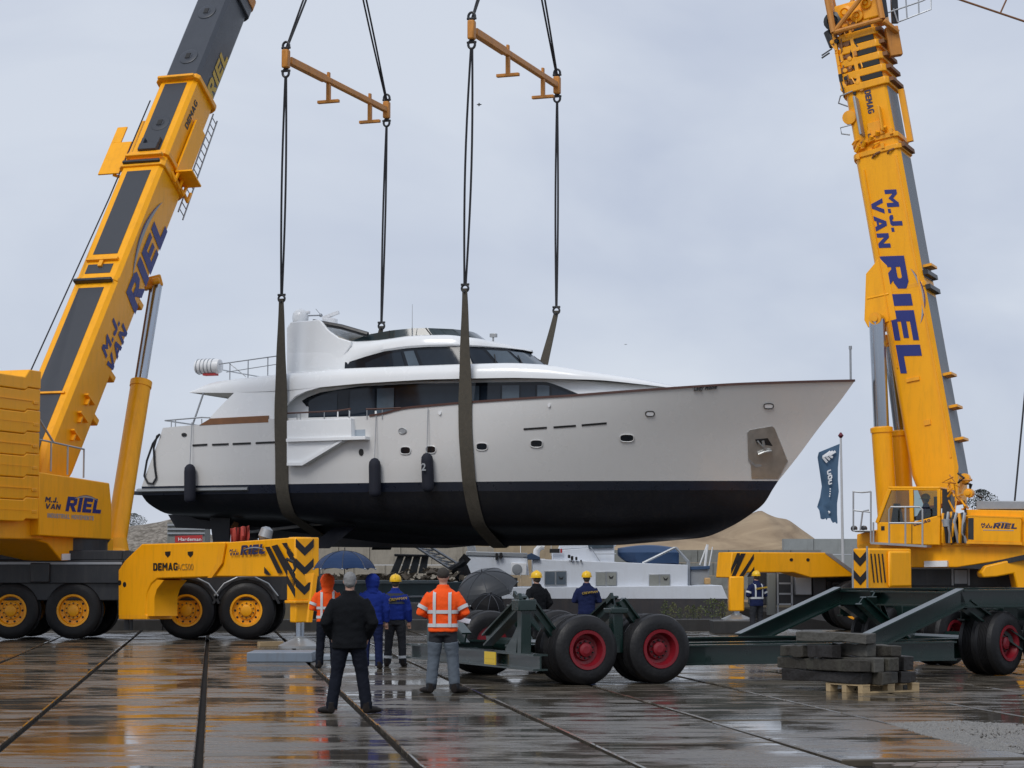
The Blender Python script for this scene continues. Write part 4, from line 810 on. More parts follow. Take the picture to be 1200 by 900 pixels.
# platforms and ladder near the section joint
b = MB(); 
for x0, x1, t0, t1 in ((-1.7, -.95, t_b - .05, t_b + .1), ): bm.box(b, t_b + .5, t_b + .56, -1.75, -.7, -.5, .25)
b2q = MB(); bm.box(b2q, t_b + .15, t_b + 1.45, -1.75, -1.05, .26, .31); bm.box(b2q, t_b + 1.45, t_b + 2.1, -1.75, -1.42, .26, .31); bm.box(b2q, t_b + .6, t_b + 2.3, -.98, -.80, .26, .31); obj('walkway_plate', b2q, M_['yellow'], bb, bevel=.01)
b = MB(); b.tube([bm.p(t_b + .2, -1.3, .2), bm.p(t_b + .1, -.6, -.1)], .05, 6); b.tube([bm.p(t_b + .9, -1.2, .2), bm.p(t_b + .8, -.6, -.1)], .04, 6); bm.box(b, t_b - .1, t_b + .25, -.95, -.68, -.3, .2); obj('plate_bracket', b, M_['yellow2'], bb)
b = MB(); bm.box(b, t_b + .3, t_b + 2.4, W1 / 2 - .02, W1 / 2 + .05, -.55, .1); bm.box(b, t_b + .25, t_b + .31, W1 / 2, W1 / 2 + .55, -.6, .1); obj('side_plate', b, M_['yellow'], bb, bevel=.01)
b = MB()
l0, l1 = bm.p(t_b - .5, W1 / 2 - .05, -.80), bm.p(t_c - .1, W1 / 2 - .1, -.74); l2, l3 = bm.p(t_b - .5, W1 / 2 - .05, -1.14), bm.p(t_c - .1, W1 / 2 - .1, -1.04)
b.tube([l0, l1], .025, 6); b.tube([l2, l3], .025, 6)
for k in range(15): b.tube([l0.lerp(l1, (k + .5) / 15), l2.lerp(l3, (k + .5) / 15)], .016, 5)
obj('boom_ladder', b, M_['galv'], lc)
for k in range(4):
    b = MB(); t = t_b - .15 + k * .05; b.tube([bm.p(t_b + .05, W1 / 2 + .04, .3 - k * .3), bm.p(t_b - .1, W1 / 2 + .12, .1 - k * .3), bm.p(t_b + .3, W1 / 2 + .06, 0 - k * .3)], .06, 6); obj('pin_lever', b, M_['yellow2'], bb)
# boom lettering reads upwards on the right side
o_ = W1 / 2 + .006
def btext(s, t, y, size, sx, m, bold=.04, sh=.2, nm='owner_lettering'):
    return text(nm, s, m, lc, bm.p(t, o_, y), bm.a, bm.b, size, sx=sx, shear=sh, bold=bold)
tl = tpix(bm, 422)
block('owner_lettering', 'VAN', M_['blue'], lc, bm.p(tl - .1, o_, -.57), bm.a, bm.b, .36, 1.42, .25); block('owner_lettering', 'M.J.', M_['blue'], lc, bm.p(tl + .1, o_, -.10), bm.a, bm.b, .36, 1.42, .25)
block('owner_lettering', 'RIEL', M_['blue'], lc, bm.p(tpix(bm, 354), o_ + .004, -.58), bm.a, bm.b, .74, 1.42, .25)
swoosh(lc, bm.p(tpix(bm, 330), o_, .12), bm.a, bm.b, 2.9, .42)
block('maker_lettering', 'DEMAG', M_['black'], lc, bm.p(t_c - 1.75, W1 * .465 + .006, .22), bm.a, bm.b, .2, 1.15)
block('owner_lettering', 'RIEL', M_['gold'], lc, bm.p(t_c + .15, W1 * .43 + .008, -.42), bm.a, bm.b, .46, 1.3, .25)
b = MB(); b.loft([bm.ring(t_end - 3.0 if 0 else tpix(bm, 8), W1 * .98, D1 * 1.0), bm.ring(tpix(bm, 8) + .5, W1 * .98, D1 * 1.0)]); obj('boom_collar', b, M_['boomgrey'], lc, bevel=.02)
b = MB(); b.loft([bm.ring(tpix(bm, 8) + .4, W1 * 1.02, D1 * 1.04), bm.ring(tpix(bm, 8) + .75, W1 * 1.02, D1 * 1.04)]); obj('boom_collar', b, M_['spread'], lc)
# lift cylinder
c0_, c1_, c2_ = P(133, 652, 60.4), P(165.5, 448, 61.9), P(184, 334, 62.9)
b = MB(); b.tube([c0_, c1_], .29, 18); b.lathe(c1_ - (c1_ - c0_).normalized() * .15, c1_ - c0_, [(.31, 0), (.31, .18), (.2, .22)], 18); obj('lift_cylinder', b, M_['yellow'], lc)
b = MB(); b.tube([c1_, c2_], .155, 18); obj('cylinder_rod', b, M_['chrome'], lc)
b = MB(); b.tube([P(160, 447, 61.9), P(178, 336, 62.9)], .07, 8); obj('cylinder_pipe', b, M_['rust'], lc)
b = MB(); b.beam(c2_ - V((.4, 0, .0)), c2_ + V((.12, .1, .15)), .4, .34); b.tube([c2_ + V((-.1, -.3, .05)), c2_ + V((.12, -.25, .1))], .1, 12); obj('cylinder_bracket', b, M_['yellow2'], lc, bevel=.04)
b = MB(); b.tube([P(133, 657, 60.3), P(133, 630, 60.3)], [.48, .36], 16); b.lathe(P(131, 655, 60.2), (0, 0, 1), [(.55, -.1), (.55, .1), (.36, .3)], 16); obj('cylinder_foot', b, M_['yellow'], lc)
b = MB(); b.tube([P(127, 655, 58.5), P(122, 640, 58.4), P(128, 632, 58.5)], .035, 6); b.tube([P(119, 655, 58.4), P(113, 645, 58.4), P(121, 634, 58.5)], .03, 6); obj('hydraulic_hoses', b, M_['chassis'], lc)
b = MB(); b.tube([P(29, 450, 57), P(128, 232, 62.5)], .022, 6); b.tube([P(128, 232, 62.5), P(176, 118, 64.8)], .022, 6); obj('hoist_rope', b, M_['rope'], lc)
# spreading plates and timber under the jack
o_ = MB(); m = P(335, 770, 42.6); 
b = MB(); b.box(G(289, 776).x, G(366, 776).x, G(289, 776).y, G(289, 776).y + 1.3, .0, .19); obj('steel_mat', b, mat('mat_bluegrey', (.17, .21, .26), .4, var=.15, dirt=(.12, .11, .1), damt=.5), smooth=0, bevel=.015, label='thick pale blue steel mat lying on the slabs before the outrigger pad', cat='steel mat')
b = MB(); g0 = G(360, 774); b.box(g0.x, g0.x + 1.55, g0.y + .15, g0.y + 1.2, .0, .09); obj('steel_mat', b, mat('mat_pale', (.24, .28, .32), .35, var=.15), smooth=0, bevel=.01, label='thin pale steel plate behind the person in the orange hood', cat='steel mat')
g0 = G(318, 758); b = MB(); b.beam(g0 + V((-.3, 0, .06)), g0 + V((.22, .35, .06)), .14, .12); obj('timber_block', b, mat('raw_timber', (.34, .25, .14), .7, var=.25, scale=8), smooth=0, bevel=.01, label='small pale timber block lying near the outrigger pad', cat='timber block')
# ===== right crane
rc = thing('mobile_crane', 'yellow mobile crane with operator cab, lattice jib and steep boom', 'crane', (14, 66.5, 0), 0, 'mobile cranes')
HR = R(180 - 25); hr = V((math.cos(HR), math.sin(HR), 0)); sr = V((-math.sin(R(25)), -math.cos(R(25)), 0))   # sr = side facing the camera
C_0 = P(1066, 620, 64.0); C_0.z = 0
qc = lambda x, y, o=0.0: PL(x, y, C_0 + sr * o, sr)
# carrier: seen nearly from the side
b = MB(); b.box(P(1056, 680, 65.2).x, 30, 65.2, 67.9, 1.0, 2.0); obj('chassis', b, M_['chassis'], rc, bevel=.03)
b = MB(); b.box(P(1062, 680, 65.1).x, P(1185, 680, 65.1).x, 65.0, 65.15, 1.35, 1.86); obj('side_skirt', b, M_['chassis'], rc)
b = MB(); b.box(P(1067, 680, 65.1).x, P(1182, 680, 65.1).x, 64.96, 65.05, 1.83, 1.9); 
for x in (1116, 1135): b.box(P(x, 680, 65).x - .03, P(x, 680, 65).x + .03, 64.95, 65.04, 1.35, 1.83)
obj('skirt_trim', b, M_['galv'], rc)
b = MB(); b.box(P(1118, 680, 65).x, P(1133, 680, 65).x, 64.93, 65.04, 1.4, 1.8); obj('locker_door', b, M_['galv'], rc)
b = MB(); b.lathe((P(1120, 660, 66.5).x, 66.5, 1.95), (0, 0, 1), [(1.4, 0), (1.4, .5), (1.2, .6)], 36); obj('slew_ring', b, M_['chassis'], rc)
for px in (994, 1037, 1146, 1190, 1235):
    X = (px - 600) * 66 / F
    put_wheel(rc, CW, MX.Translation((X, 65.6, .75)) @ RZ(R(20) if px < 1000 else 0)); put_wheel(rc, CW, MX.Translation((X + .1, 67.9, .75)) @ RZ(math.pi))
    b = MB(); b.tube([(X, 65.8, .75), (X, 67.7, .75)], .12, 10); obj('axle', b, M_['chassis'], rc)
# front part of the carrier with ladder and lockers
b = MB(); b.box(P(880, 690, 67).x, P(1056, 690, 67).x, 66.2, 67.9, .75, 1.75); obj('front_chassis', b, M_['chassis'], rc, bevel=.03)
b = MB(); b.box(P(931, 690, 66).x, P(951, 690, 66).x, 65.9, 66.2, 1.05, 1.62); obj('tank', b, M_['galv'], rc, bevel=.03)
b = MB(); b.box(P(899, 690, 66).x, P(909, 690, 66).x, 65.9, 66.2, .45, 1.7); obj('grey_locker', b, mat('locker_grey', (.16, .17, .16), .5), rc, bevel=.02)
b = MB(); x0, x1 = P(911.5, 690, 65.7).x, P(928, 690, 65.7).x
for x in (x0, x1): b.box(x - .025, x + .025, 65.7, 65.75, .35, 1.8)
for k in range(5): b.box(x0, x1, 65.7, 65.76, .45 + k * .31, .50 + k * .31)
obj('ladder', b, M_['galv'], rc)
b = MB(); b.box(P(952, 690, 66).x, P(968, 690, 66).x, 65.85, 66.2, 1.0, 1.85); b.tube([P(968, 676, 65.9), P(998, 677, 65.9)], .12, 10); b.tube([P(975, 684, 65.9), P(998, 686, 65.9)], .09, 10); obj('exhaust', b, M_['chassis'], rc, bevel=.03)
# far-left outrigger arm
RA = P(860, 660, 63.4); RB_ = P(1000, 660, 65.6); rd = RA - RB_; rd.z = 0; rd.normalize(); rn = V((-rd.y, rd.x, 0)); rn = rn if rn.y < 0 else -rn
qa = lambda x, y, o=0.0: PL(x, y, RA + rn * o, rn)
b = MB(); b.prism([qa(x, y) for x, y in ((858, 647), (967, 647.5), (1001, 670), (998, 676), (950, 677), (930, 671), (876, 671), (872, 677), (855, 677))], -rn * .7); ra = obj('outrigger_arm', b, M_['yellow'], rc, bevel=.03)
b = MB(); b.prism([qa(x, y, .015) for x, y in ((967, 648.5), (973, 648.5), (1001, 669), (998, 671.5))], -rn * .6); obj('arm_slope_plate', b, M_['galv'], ra)
for x0 in (859, 866, 873, 880):
    pts = [(x0 - 2, 675), (x0 + 3, 675), (x0 + 15, 649), (x0 + 9, 649)]
    pts = {859: [(857, 666), (857, 672), (867, 653), (867, 648), (864, 648)], 866: [(857.5, 675), (862, 675), (874, 648.5), (868.5, 648.5)], 873: [(866, 676), (871, 676), (883.5, 655), (883.5, 649)], 880: [(876, 676), (880, 676), (884, 670), (884, 664)]}[x0]
    b = MB(); b.prism([qa(x, y, .012) for x, y in pts], -rn * .03); obj('warning_stripe', b, M_['black'], ra, smooth=0)
for x in (927.5, 947): b = MB(); b.prism([qa(x + 2 * math.cos(a), 656 + 2 * math.sin(a), .01) for a in np.linspace(0, 6.28, 11)[:-1]], -rn * .03); obj('lifting_pocket', b, M_['dark'], ra)
jc = P(864.5, 700, 63.2); jc.z = 0
b = MB(); b.box(jc.x - .23, jc.x + .2, jc.y + .1, jc.y + .55, .62, 1.62); jr = obj('jack_housing', b, M_['yellow'], rc, bevel=.04)
b = MB(); b.tube([jc + V((0, .3, .45)), jc + V((0, .3, .66))], .10, 14); obj('jack_rod', b, M_['chrome'], rc)
b = MB(); b.lathe(jc + V((0, .3, .36)), (0, 0, 1), [(.46, 0), (.46, .04), (.14, .17), (.14, .2), (.02, .21)], 24); obj('outrigger_pad', b, M_['steel'], rc)
b = MB(); b.box(jc.x - .75, jc.x + .45, jc.y - .7, jc.y + .8, 0, .36); obj('support_mat', b, M_['kerb'], smooth=0, bevel=.02, label='black timber support mat under the crane outrigger pad beside the worker', cat='support mat')
# near-left outrigger arm, pointing at the camera and left
fo = P(1008, 665, 61.5); fo.z = 0; fd = V((-.80, -.60, 0)); fn = V((fd.y, -fd.x, 0)); fn = fn if fn.y < 0 and fn.x > 0 else -fn
b = MB(); b.hexa([fo + fd * l + fn * w + V((0, 0, z)) for z in (1.25, 2.4) for l, w in ((0, -.3), (0, .32), (-1.75, .32), (-1.75, -.3))]); na = obj('outrigger_arm', b, M_['yellow'], rc, bevel=.05)
b = MB(); b.hexa([fo + fd * l + fn * w + V((0, 0, z)) for z in (1.32, 2.33) for l, w in ((-.75, .3), (-.75, .42), (-1.65, .42), (-1.65, .3))]); obj('arm_panel', b, M_['yellow'], na, bevel=.06)
chevron(na, fo + fd * .012 - fn * .28 + V((0, 0, 1.3)), fn, (0, 0, 1), .58, 1.05, 2)
for k in range(4):
    b = MB(); b.prism([fo + fn * .33 + fd * (-.12 - .15 * k - x) + V((0, 0, z)) for x, z in ((.06, 1.45), (.11, 1.45), (.0, 2.25), (-.05, 2.25))], fn * .006); obj('warning_stripe', b, M_['black'], na, smooth=0)
b = MB(); b.tube([P(999, 640, 61.0), P(999.5, 690, 61.0)], .03, 6); b.tube([P(1016, 640, 61.0), P(1016.5, 690, 61.0)], .03, 6); obj('ladder', b, M_['galv'], na)
b = MB(); jn = fo + fd * -.3; b.tube([jn + V((0, 0, .2)), jn + V((0, 0, 1.3))], .14, 14); b.lathe(jn, (0, 0, 1), [(.46, 0), (.46, .06), (.16, .2)], 24); obj('jack_rod', b, M_['steel'], rc)
# near-right arm, mostly out of frame
b = MB(); b.prism([P(x, y, 63) for x, y in ((1150, 671), (1155, 663), (1200, 652), (1240, 646), (1240, 690), (1192, 690), (1188, 672), (1168, 676), (1152, 677))], (0, .7, 0)); obj('outrigger_arm', b, M_['yellow'], rc, bevel=.04)
# slewing platform
b = MB(); b.prism([qc(x, y, -.25) for x, y in ((1006, 637), (1028, 635), (1240, 637), (1240, 650), (1200, 653), (1122, 665), (1010, 665), (1002, 652))], -sr * 2.3); obj('superstructure', b, M_['yellow'], rc, bevel=.03)
b = MB(); b.prism([qc(x, y, -.1) for x, y in ((1083, 657.5), (1110, 657), (1110, 664), (1083, 664.5))], -sr * .2); obj('data_plate', b, M_['white'], rc)
b = MB(); b.prism([qc(x, y, -.2) for x, y in ((1122, 664.5), (1150, 661), (1200, 650), (1240, 644), (1240, 652), (1200, 656), (1150, 667))], -sr * .5); obj('belly_beam', b, M_['chassis'], rc)
b = MB(); b.prism([qc(x, y, -.3) for x, y in ((1004, 626), (1030, 620), (1030, 642), (1004, 642))], -sr * 1.6); obj('front_block', b, M_['yellow'], rc, bevel=.03)
b = MB(); b.prism([qc(x, y, .05) for x, y in ((1134, 604), (1196.5, 606.5), (1196.5, 636), (1134, 634.5))], -sr * 1.0); pb = obj('side_box', b, M_['yellow'], rc, bevel=.025)
b = MB(); b.prism([qc(x, y, .055) for x, y in ((1134.5, 607), (1141, 607), (1141, 632.5), (1134.5, 632))], -sr * .03); obj('valve_recess', b, M_['chassis'], pb)
b = MB(); b.prism([qc(x, y, .06) for x, y in ((1132, 603.5), (1198, 606), (1198, 607.5), (1132, 605))], -sr * .1); b.prism([qc(x, y, .06) for x, y in ((1132, 634), (1198, 635.5), (1198, 638.5), (1132, 637))], -sr * .1); obj('box_trim', b, M_['yellow2'], pb)
b = MB(); b.prism([qc(x, y, -.3) for x, y in ((1144, 587), (1240, 587), (1240, 597), (1144, 597))], -sr * 1.8); obj('winch_cover', b, M_['galv'], rc, bevel=.02)
b = MB(); b.prism([qc(x, y, -.15) for x, y in ((1130, 597), (1240, 599), (1240, 640), (1130, 640))], -sr * 1.9); obj('winch_frame', b, M_['yellow'], rc, bevel=.02)
tx = qc(1190, 620) - qc(1150, 619)
block('owner_lettering', 'RIEL', M_['navyl'], rc, qc(1163.5, 619, .055), tx, (0, 0, 1), .15, sx=1.5, shear=.3)
block('owner_lettering', 'M.J.', M_['navyl'], rc, qc(1149.5, 615.6, .055), tx, (0, 0, 1), .065, sx=1.6, shear=.3)
block('owner_lettering', 'VAN', M_['navyl'], rc, qc(1149.5, 618.6, .055), tx, (0, 0, 1), .065, sx=1.6, shear=.3)
swoosh(rc, qc(1166, 613.5, .055), tx, (0, 0, 1), .45, .05)
b = MB(); b.prism([qc(x, y, .056) for x, y in ((1152, 620.6), (1188, 621.3), (1188, 622.2), (1152, 621.5))], -sr * .02); obj('logo_line', b, M_['greyl'], pb)
# cab
CP = ((1028, 637), (1027.5, 614), (1040, 574), (1045, 571), (1100, 571), (1102, 573), (1102, 640), (1070, 640))
b = MB(); b.prism([qc(x, y, 0) for x, y in ((1027.5, 612), (1069, 612), (1099, 604), (1102, 604), (1102, 639), (1028, 637))], -sr * 1.1); cab = obj('cab', b, M_['yellow'], rc, bevel=.03)
def bar(px0, py0, px1, py1, o, w, m, par, nm='cab_pillar'):
    bb_ = MB(); bb_.beam(qc(px0, py0, o), qc(px1, py1, o), w, w, sr); return obj(nm, bb_, m, par, bevel=.02)
for o in (-.04, -1.06):
    bar(1028, 613, 1043, 573, o, .11, M_['yellow'], cab); bar(1042, 573, 1101, 572.5, o, .10, M_['yellow'], cab); bar(1100.5, 573, 1100.5, 606, o, .10, M_['yellow'], cab); bar(1068, 573, 1069, 612, o, .12, M_['yellow'], cab)
b = MB(); b.prism([qc(x, y, .02) for x, y in ((1041, 570), (1101, 570), (1102, 573), (1040, 573))], -sr * 1.14); obj('cab_roof', b, M_['yellow'], cab, bevel=.03)
b = MB(); b.prism([qc(x, y, -.03) for x, y in ((1031, 612), (1044, 575), (1066, 575), (1066, 612))], -sr * .02); obj('cab_window', b, M_['glass'], cab, smooth=0)
b = MB(); b.prism([qc(x, y, -.03) for x, y in ((1071, 575), (1099, 575), (1099, 603), (1071, 611))], -sr * .02); obj('cab_window', b, M_['glass'], cab, smooth=0)
b = MB(); b.prism([qc(1029, 612, -.05), qc(1043, 574, -.05), qc(1043, 574, -1.05), qc(1029, 612, -1.05)], rd * .02); obj('windscreen', b, M_['glass'], cab, smooth=0)
b = MB(); b.prism([qc(1078, 598, -1.1), qc(1100, 594, -1.1), qc(1100, 610, -1.1), qc(1072, 610, -1.1)], -sr * .03); obj('rear_panel', b, M_['chassis'], cab)
b = MB(); b.prism([qc(x, y, -.3) for x, y in ((1047, 590), (1052, 590), (1056, 612), (1044, 612))], -sr * .3); obj('control_console', b, M_['chassis'], cab)
b = MB(); b.prism([qc(x, y, -.25) for x, y in ((1082, 602), (1098, 602), (1098, 611), (1082, 611))], -sr * .5); b.prism([qc(x, y, -.25) for x, y in ((1094, 582), (1098, 582), (1098, 603), (1095, 603))], -sr * .5); obj('seat', b, M_['chassis'], cab)
b = MB(); b.prism([qc(x, y, .012) for x, y in ((1032.5, 616.5), (1036.5, 616.5), (1036.5, 621.5), (1032.5, 621.5))], -sr * .02); obj('cab_vent', b, M_['dark'], cab)
b = MB(); b.prism([qc(x, y, .006) for x, y in ((1068.2, 612), (1069, 612), (1069, 637), (1068.2, 637))], -sr * .01); obj('door_gap', b, M_['dark'], cab)
block('maker_lettering', 'DEMAG', M_['navyl'], rc, qc(1071, 616.5, .006), qc(1093, 610) - qc(1071, 616), (0, 0, 1), .085, sx=1.25)
b = MB(); b.prism([qc(x, y, .55) for x, y in ((1020, 635), (1086, 639), (1086, 641.5), (1020, 637.5))], -sr * .55); pf = obj('cab_platform', b, M_['galv'], rc)
b = MB()
for pts in ([(1042, 638), (1042, 597), (1044, 594), (1078, 594), (1081, 597), (1081, 639)], [(1042, 613), (1081, 613)], [(1061, 594), (1061, 638)]): b.tube([qc(x, y, .5) for x, y in pts], .028, 6)
obj('platform_rail', b, M_['rail'], pf)
b = MB()
for pts in ([(1000, 622), (1000, 575.5)], [(1020.5, 636), (1020.5, 576)], [(1000, 576), (1010, 577), (1020.5, 576)], [(1000, 598), (1020, 600)], [(1008, 622), (1011, 599), (1018, 598)], [(1000, 622), (1020, 622)], [(1023.5, 636), (1023.5, 612)]): b.tube([qc(x, y, .35) for x, y in pts], .028, 6)
obj('front_rail', b, M_['rail'], rc)
b = MB(); b.prism([qc(x, y, .3) for x, y in ((1002, 621.5), (1020, 621.5), (1020, 623.5), (1002, 623.5))], -sr * .7); obj('front_step', b, M_['galv'], rc)
for x in (1001.5, 1013): b = MB(); b.lathe(qc(x, 619.5, .25), sr, [(.09, 0), (.09, .1), (.05, .12)], 12); obj('work_light', b, M_['chassis'], rc)
# lattice of pipes and hoses behind the cab
rr = random.Random(11)
b = MB(); b.prism([qc(x, y, -.1) for x, y in ((1104, 573), (1114, 574), (1114, 605), (1104, 604))], -sr * .5); obj('grille', b, M_['chassis'], rc)
b = MB(); b.prism([qc(x, y, -.2) for x, y in ((1102, 604), (1134, 603), (1134, 640), (1102, 640))], -sr * .8); obj('valve_block', b, M_['yellow2'], rc, bevel=.03)
b = MB(); b.prism([qc(x, y, -.15) for x, y in ((1114, 606), (1126, 606), (1126, 612), (1122, 634), (1114, 638))], -sr * .1); obj('valve_void', b, M_['chassis'], rc)
for k in range(9):
    b = MB(); x = 1105 + k * 3.2; pts = [qc(x, 602 + rr.uniform(-2, 2), .02), qc(x + rr.uniform(-3, 3), 612 + rr.uniform(-3, 3), .12), qc(x + rr.uniform(-3, 3), 624, .1), qc(x + rr.uniform(-3, 3), 636, .02)]
    b.tube(pts, .05, 6); obj('hydraulic_hose', b, [M_['yellow2'], M_['chassis'], M_['galv']][k % 3], rc)
b = MB(); b.lathe(qc(1109, 613, .05), V((0, 0, 1)), [(.1, -.12), (.14, -.1), (.14, .1), (.1, .12)], 12); obj('oil_filter', b, M_['galv'], rc)
for k in range(12):
    b = MB(); x = 1112 + rr.uniform(0, 22); y = 556 + rr.uniform(0, 36); pts = [qc(x, y, -.2)] + [qc(x + rr.uniform(-9, 9), y + rr.uniform(-4, 16), -.1 + rr.uniform(-.1, .15)) for _ in range(3)]
    b.tube(pts, rr.uniform(.022, .042), 6); obj('hydraulic_hose', b, [M_['yellow2'], M_['spread'], M_['yellow2'], M_['chassis']][k % 4], rc)
b = MB(); c = qc(1137, 578, -.3); b.lathe(c, sr, [(.13, 0), (.13, .28), (.07, .285), (.07, .34), (.02, .345)], 20); b.lathe(qc(1132, 561, -.3), sr, [(.15, 0), (.15, .2), (.06, .21)], 16); obj('boom_pivot', b, M_['yellow2'], rc)
b = MB(); b.tube([qc(1145, 580, -.3), qc(1152, 583, -.3)], .05, 6); b.tube([qc(1146, 576, -.3), qc(1149, 574, -.3)], .04, 6); obj('pivot_lamp', b, M_['chassis'], rc)
# boom
RBs = P(1108, 600, 66.2); RTp = P(1009, 50, 67.75); br = Boom(RBs, RTp - RBs, -hr)
if br.s.dot(sr) < 0: br.s = -br.s
Wr, Dr = 1.36, 1.52
u_a, u_b, u_c = tpix(br, 345), tpix(br, 182), tpix(br, 107)
b = MB(); b.loft([br.ring(.2, Wr, 1.1), br.ring(1.2, Wr, Dr), br.ring(u_b, Wr, Dr)]); rb = obj('boom_base', b, M_['yellow'], rc)
b = MB(); br.tube(b, u_b, u_c, Wr * .94, Dr * .94); obj('boom_section', b, M_['yellow'], rc)
for k in range(5):
    t = u_c + k * .42; f = .98 - .035 * k
    b = MB(); br.tube(b, t - .1, t + .14, Wr * (f + .1), Dr * (f + .08)); obj('boom_collar', b, M_['yellow2'], rc, bevel=.03)
    b = MB(); br.tube(b, t + .1, t + .45, Wr * f * .92, Dr * f * .92); obj('boom_section', b, M_['yellow2'], rc)
    b = MB(); br.box(b, t + .16, t + .33, Wr * f / 2 - .1, Wr * f / 2 + .03, -.02, Dr * f / 2 - .12); obj('wear_pad', b, M_['dark'], rc)
    b = MB(); br.box(b, t - .02, t + .1, -.6, .6, Dr * f / 2 + .02, Dr * f / 2 + .2); obj('rope_guide', b, M_['rust'], rc)
    for y in (-.72, -.5, -.28):
        b = MB(); c = br.p(t + .26, Wr * f / 2 - .06, y * f + .12); b.lathe(c, br.s, [(.10, -.03), (.10, .07), (.03, .075)], 10); obj('lock_pin', b, M_['rust'] if y < -.4 else M_['dark'], rc)
    for y0_, y1_ in ((-.18, -.06), (-.72, -.62)): b = MB(); br.box(b, t + .02, t + .42, Wr * f / 2 - .12, Wr * f / 2 + .05, y0_, y1_); obj('pin_strap', b, M_['yellow2'], rc, bevel=.01)
for t, k in ((u_a, 1.05), (u_b - .1, 1.08), (u_b + .3, 1.03)):
    b = MB(); br.tube(b, t, t + .16, Wr * (k if k != 1.05 else 1.003), Dr * k); obj('boom_collar', b, M_['yellow2'], rc, bevel=.02)
for t0, t1, k in ((1.0, u_a - .2, 1), (u_a + .3, u_b - .2, 1), (u_b + .5, u_c - .15, .94)):
    b = MB(); br.box(b, t0, t1, -.52, .58, Dr * k / 2 - .02, Dr * k / 2 + .012); obj('boom_strip', b, mat('strip_grey', (.16, .18, .20), .5, var=.3), rb)
for t in (2.0, 3.0, 4.0, 7.4): b = MB(); br.box(b, t, t + .08, -.2, .5, Dr / 2, Dr / 2 + .28); obj('rope_guide', b, M_['yellow2'], rb)
for t in (u_a - .1, u_a + .35, u_b - .05): b = MB(); br.box(b, t, t + .14, -.6, .62, Dr / 2, Dr / 2 + .16); obj('rope_guide', b, M_['rust'] if t > u_b - 1 else M_['chassis'], rb)
b = MB(); br.box(b, 1.5, u_b - .3, Wr / 2, Wr / 2 + .03, Dr / 2 - .18, Dr / 2 - .12); br.box(b, 4.0, 4.1, Wr / 2, Wr / 2 + .05, -.3, .1); br.box(b, 2.6, 2.75, Wr / 2, Wr / 2 + .04, .0, .2); obj('side_trim', b, M_['yellow2'], rb)
# bracket the cylinders push against
b = MB(); k0 = tpix(br, 372); 
for x in (-Wr / 2 - .02, Wr / 2 - .1): b.prism([br.p(k0 - .1, x, -Dr / 2 + .5), br.p(k0 - .15, x, -Dr / 2 - .42), br.p(k0 + .1, x, -Dr / 2 - .5), br.p(k0 + 1.5, x, -Dr / 2 - .2), br.p(k0 + 1.9, x, -Dr / 2 + .3), br.p(k0 + 1.6, x, -Dr / 2 + .5)], br.s * .12)
br.box(b, k0 - .1, k0 + .1, -Wr / 2, Wr / 2, -Dr / 2 - .4, -Dr / 2 + .1); br.box(b, k0 + .7, k0 + .76, -Wr / 2, Wr / 2 + .04, -Dr / 2 - .3, -Dr / 2 + .4); obj('cylinder_bracket', b, M_['yellow'], rb, bevel=.02)
# platform, lamps and boxes near the joint
b = MB(); br.box(b, u_b + .5, u_b + 1.75, Wr / 2 + .02, Wr / 2 + .45, -.30, -.22); obj('walkway_plate', b, M_['galv'], rc, bevel=.02)
b = MB(); br.box(b, u_b + .5, u_b + 1.3, Wr / 2 + .02, Wr / 2 + .3, .36, .42); br.box(b, u_b + .45, u_b + .9, Wr / 2 - .1, Wr / 2 + .06, -.1, .4); obj('side_plate', b, M_['yellow2'], rc, bevel=.015)
b = MB(); br.box(b, u_b + .2, u_b + 1.7, -.3, .3, Dr / 2 + .2, Dr / 2 + .4) if 0 else br.box(b, u_b + .2, u_b + 1.9, -.1, .05, Dr / 2 + .12, Dr / 2 + .30); obj('rear_plate', b, M_['yellow2'], rc)
b = MB(); b.lathe(br.p(u_b + 1.25, Wr / 2 - .1, -.62), br.s, [(.2, -.2), (.22, -.1), (.22, .12), (.1, .13)], 16); obj('hose_drum', b, M_['yellow2'], rc)
b = MB(); b.tube([br.p(u_b + 1.6, Wr / 2, -.6), br.p(u_b + 1.75, Wr / 2 + .1, -.85), br.p(u_b + 1.9, Wr / 2 + .3, -.7), br.p(u_b + 1.95, Wr / 2 + .3, -.3)], .025, 6); b.tube([br.p(u_b + .7, Wr / 2, -.7), br.p(u_b + .8, Wr / 2, -.95), br.p(u_b + 1.0, Wr / 2, -.95), br.p(u_b + 1.0, Wr / 2, -.6)], .025, 6); obj('hand_rail', b, M_['galv'], rc, kind='stuff')
for k in range(5): b = MB(); b.tube([br.p(u_b + .1 + .12 * k, Wr / 2 + .05, -.6 + .25 * k), br.p(u_b + .25 + .1 * k, Wr / 2 + .12, -.45 + .22 * k)], .07, 6); obj('pin_lever', b, M_['yellow2'], rc)
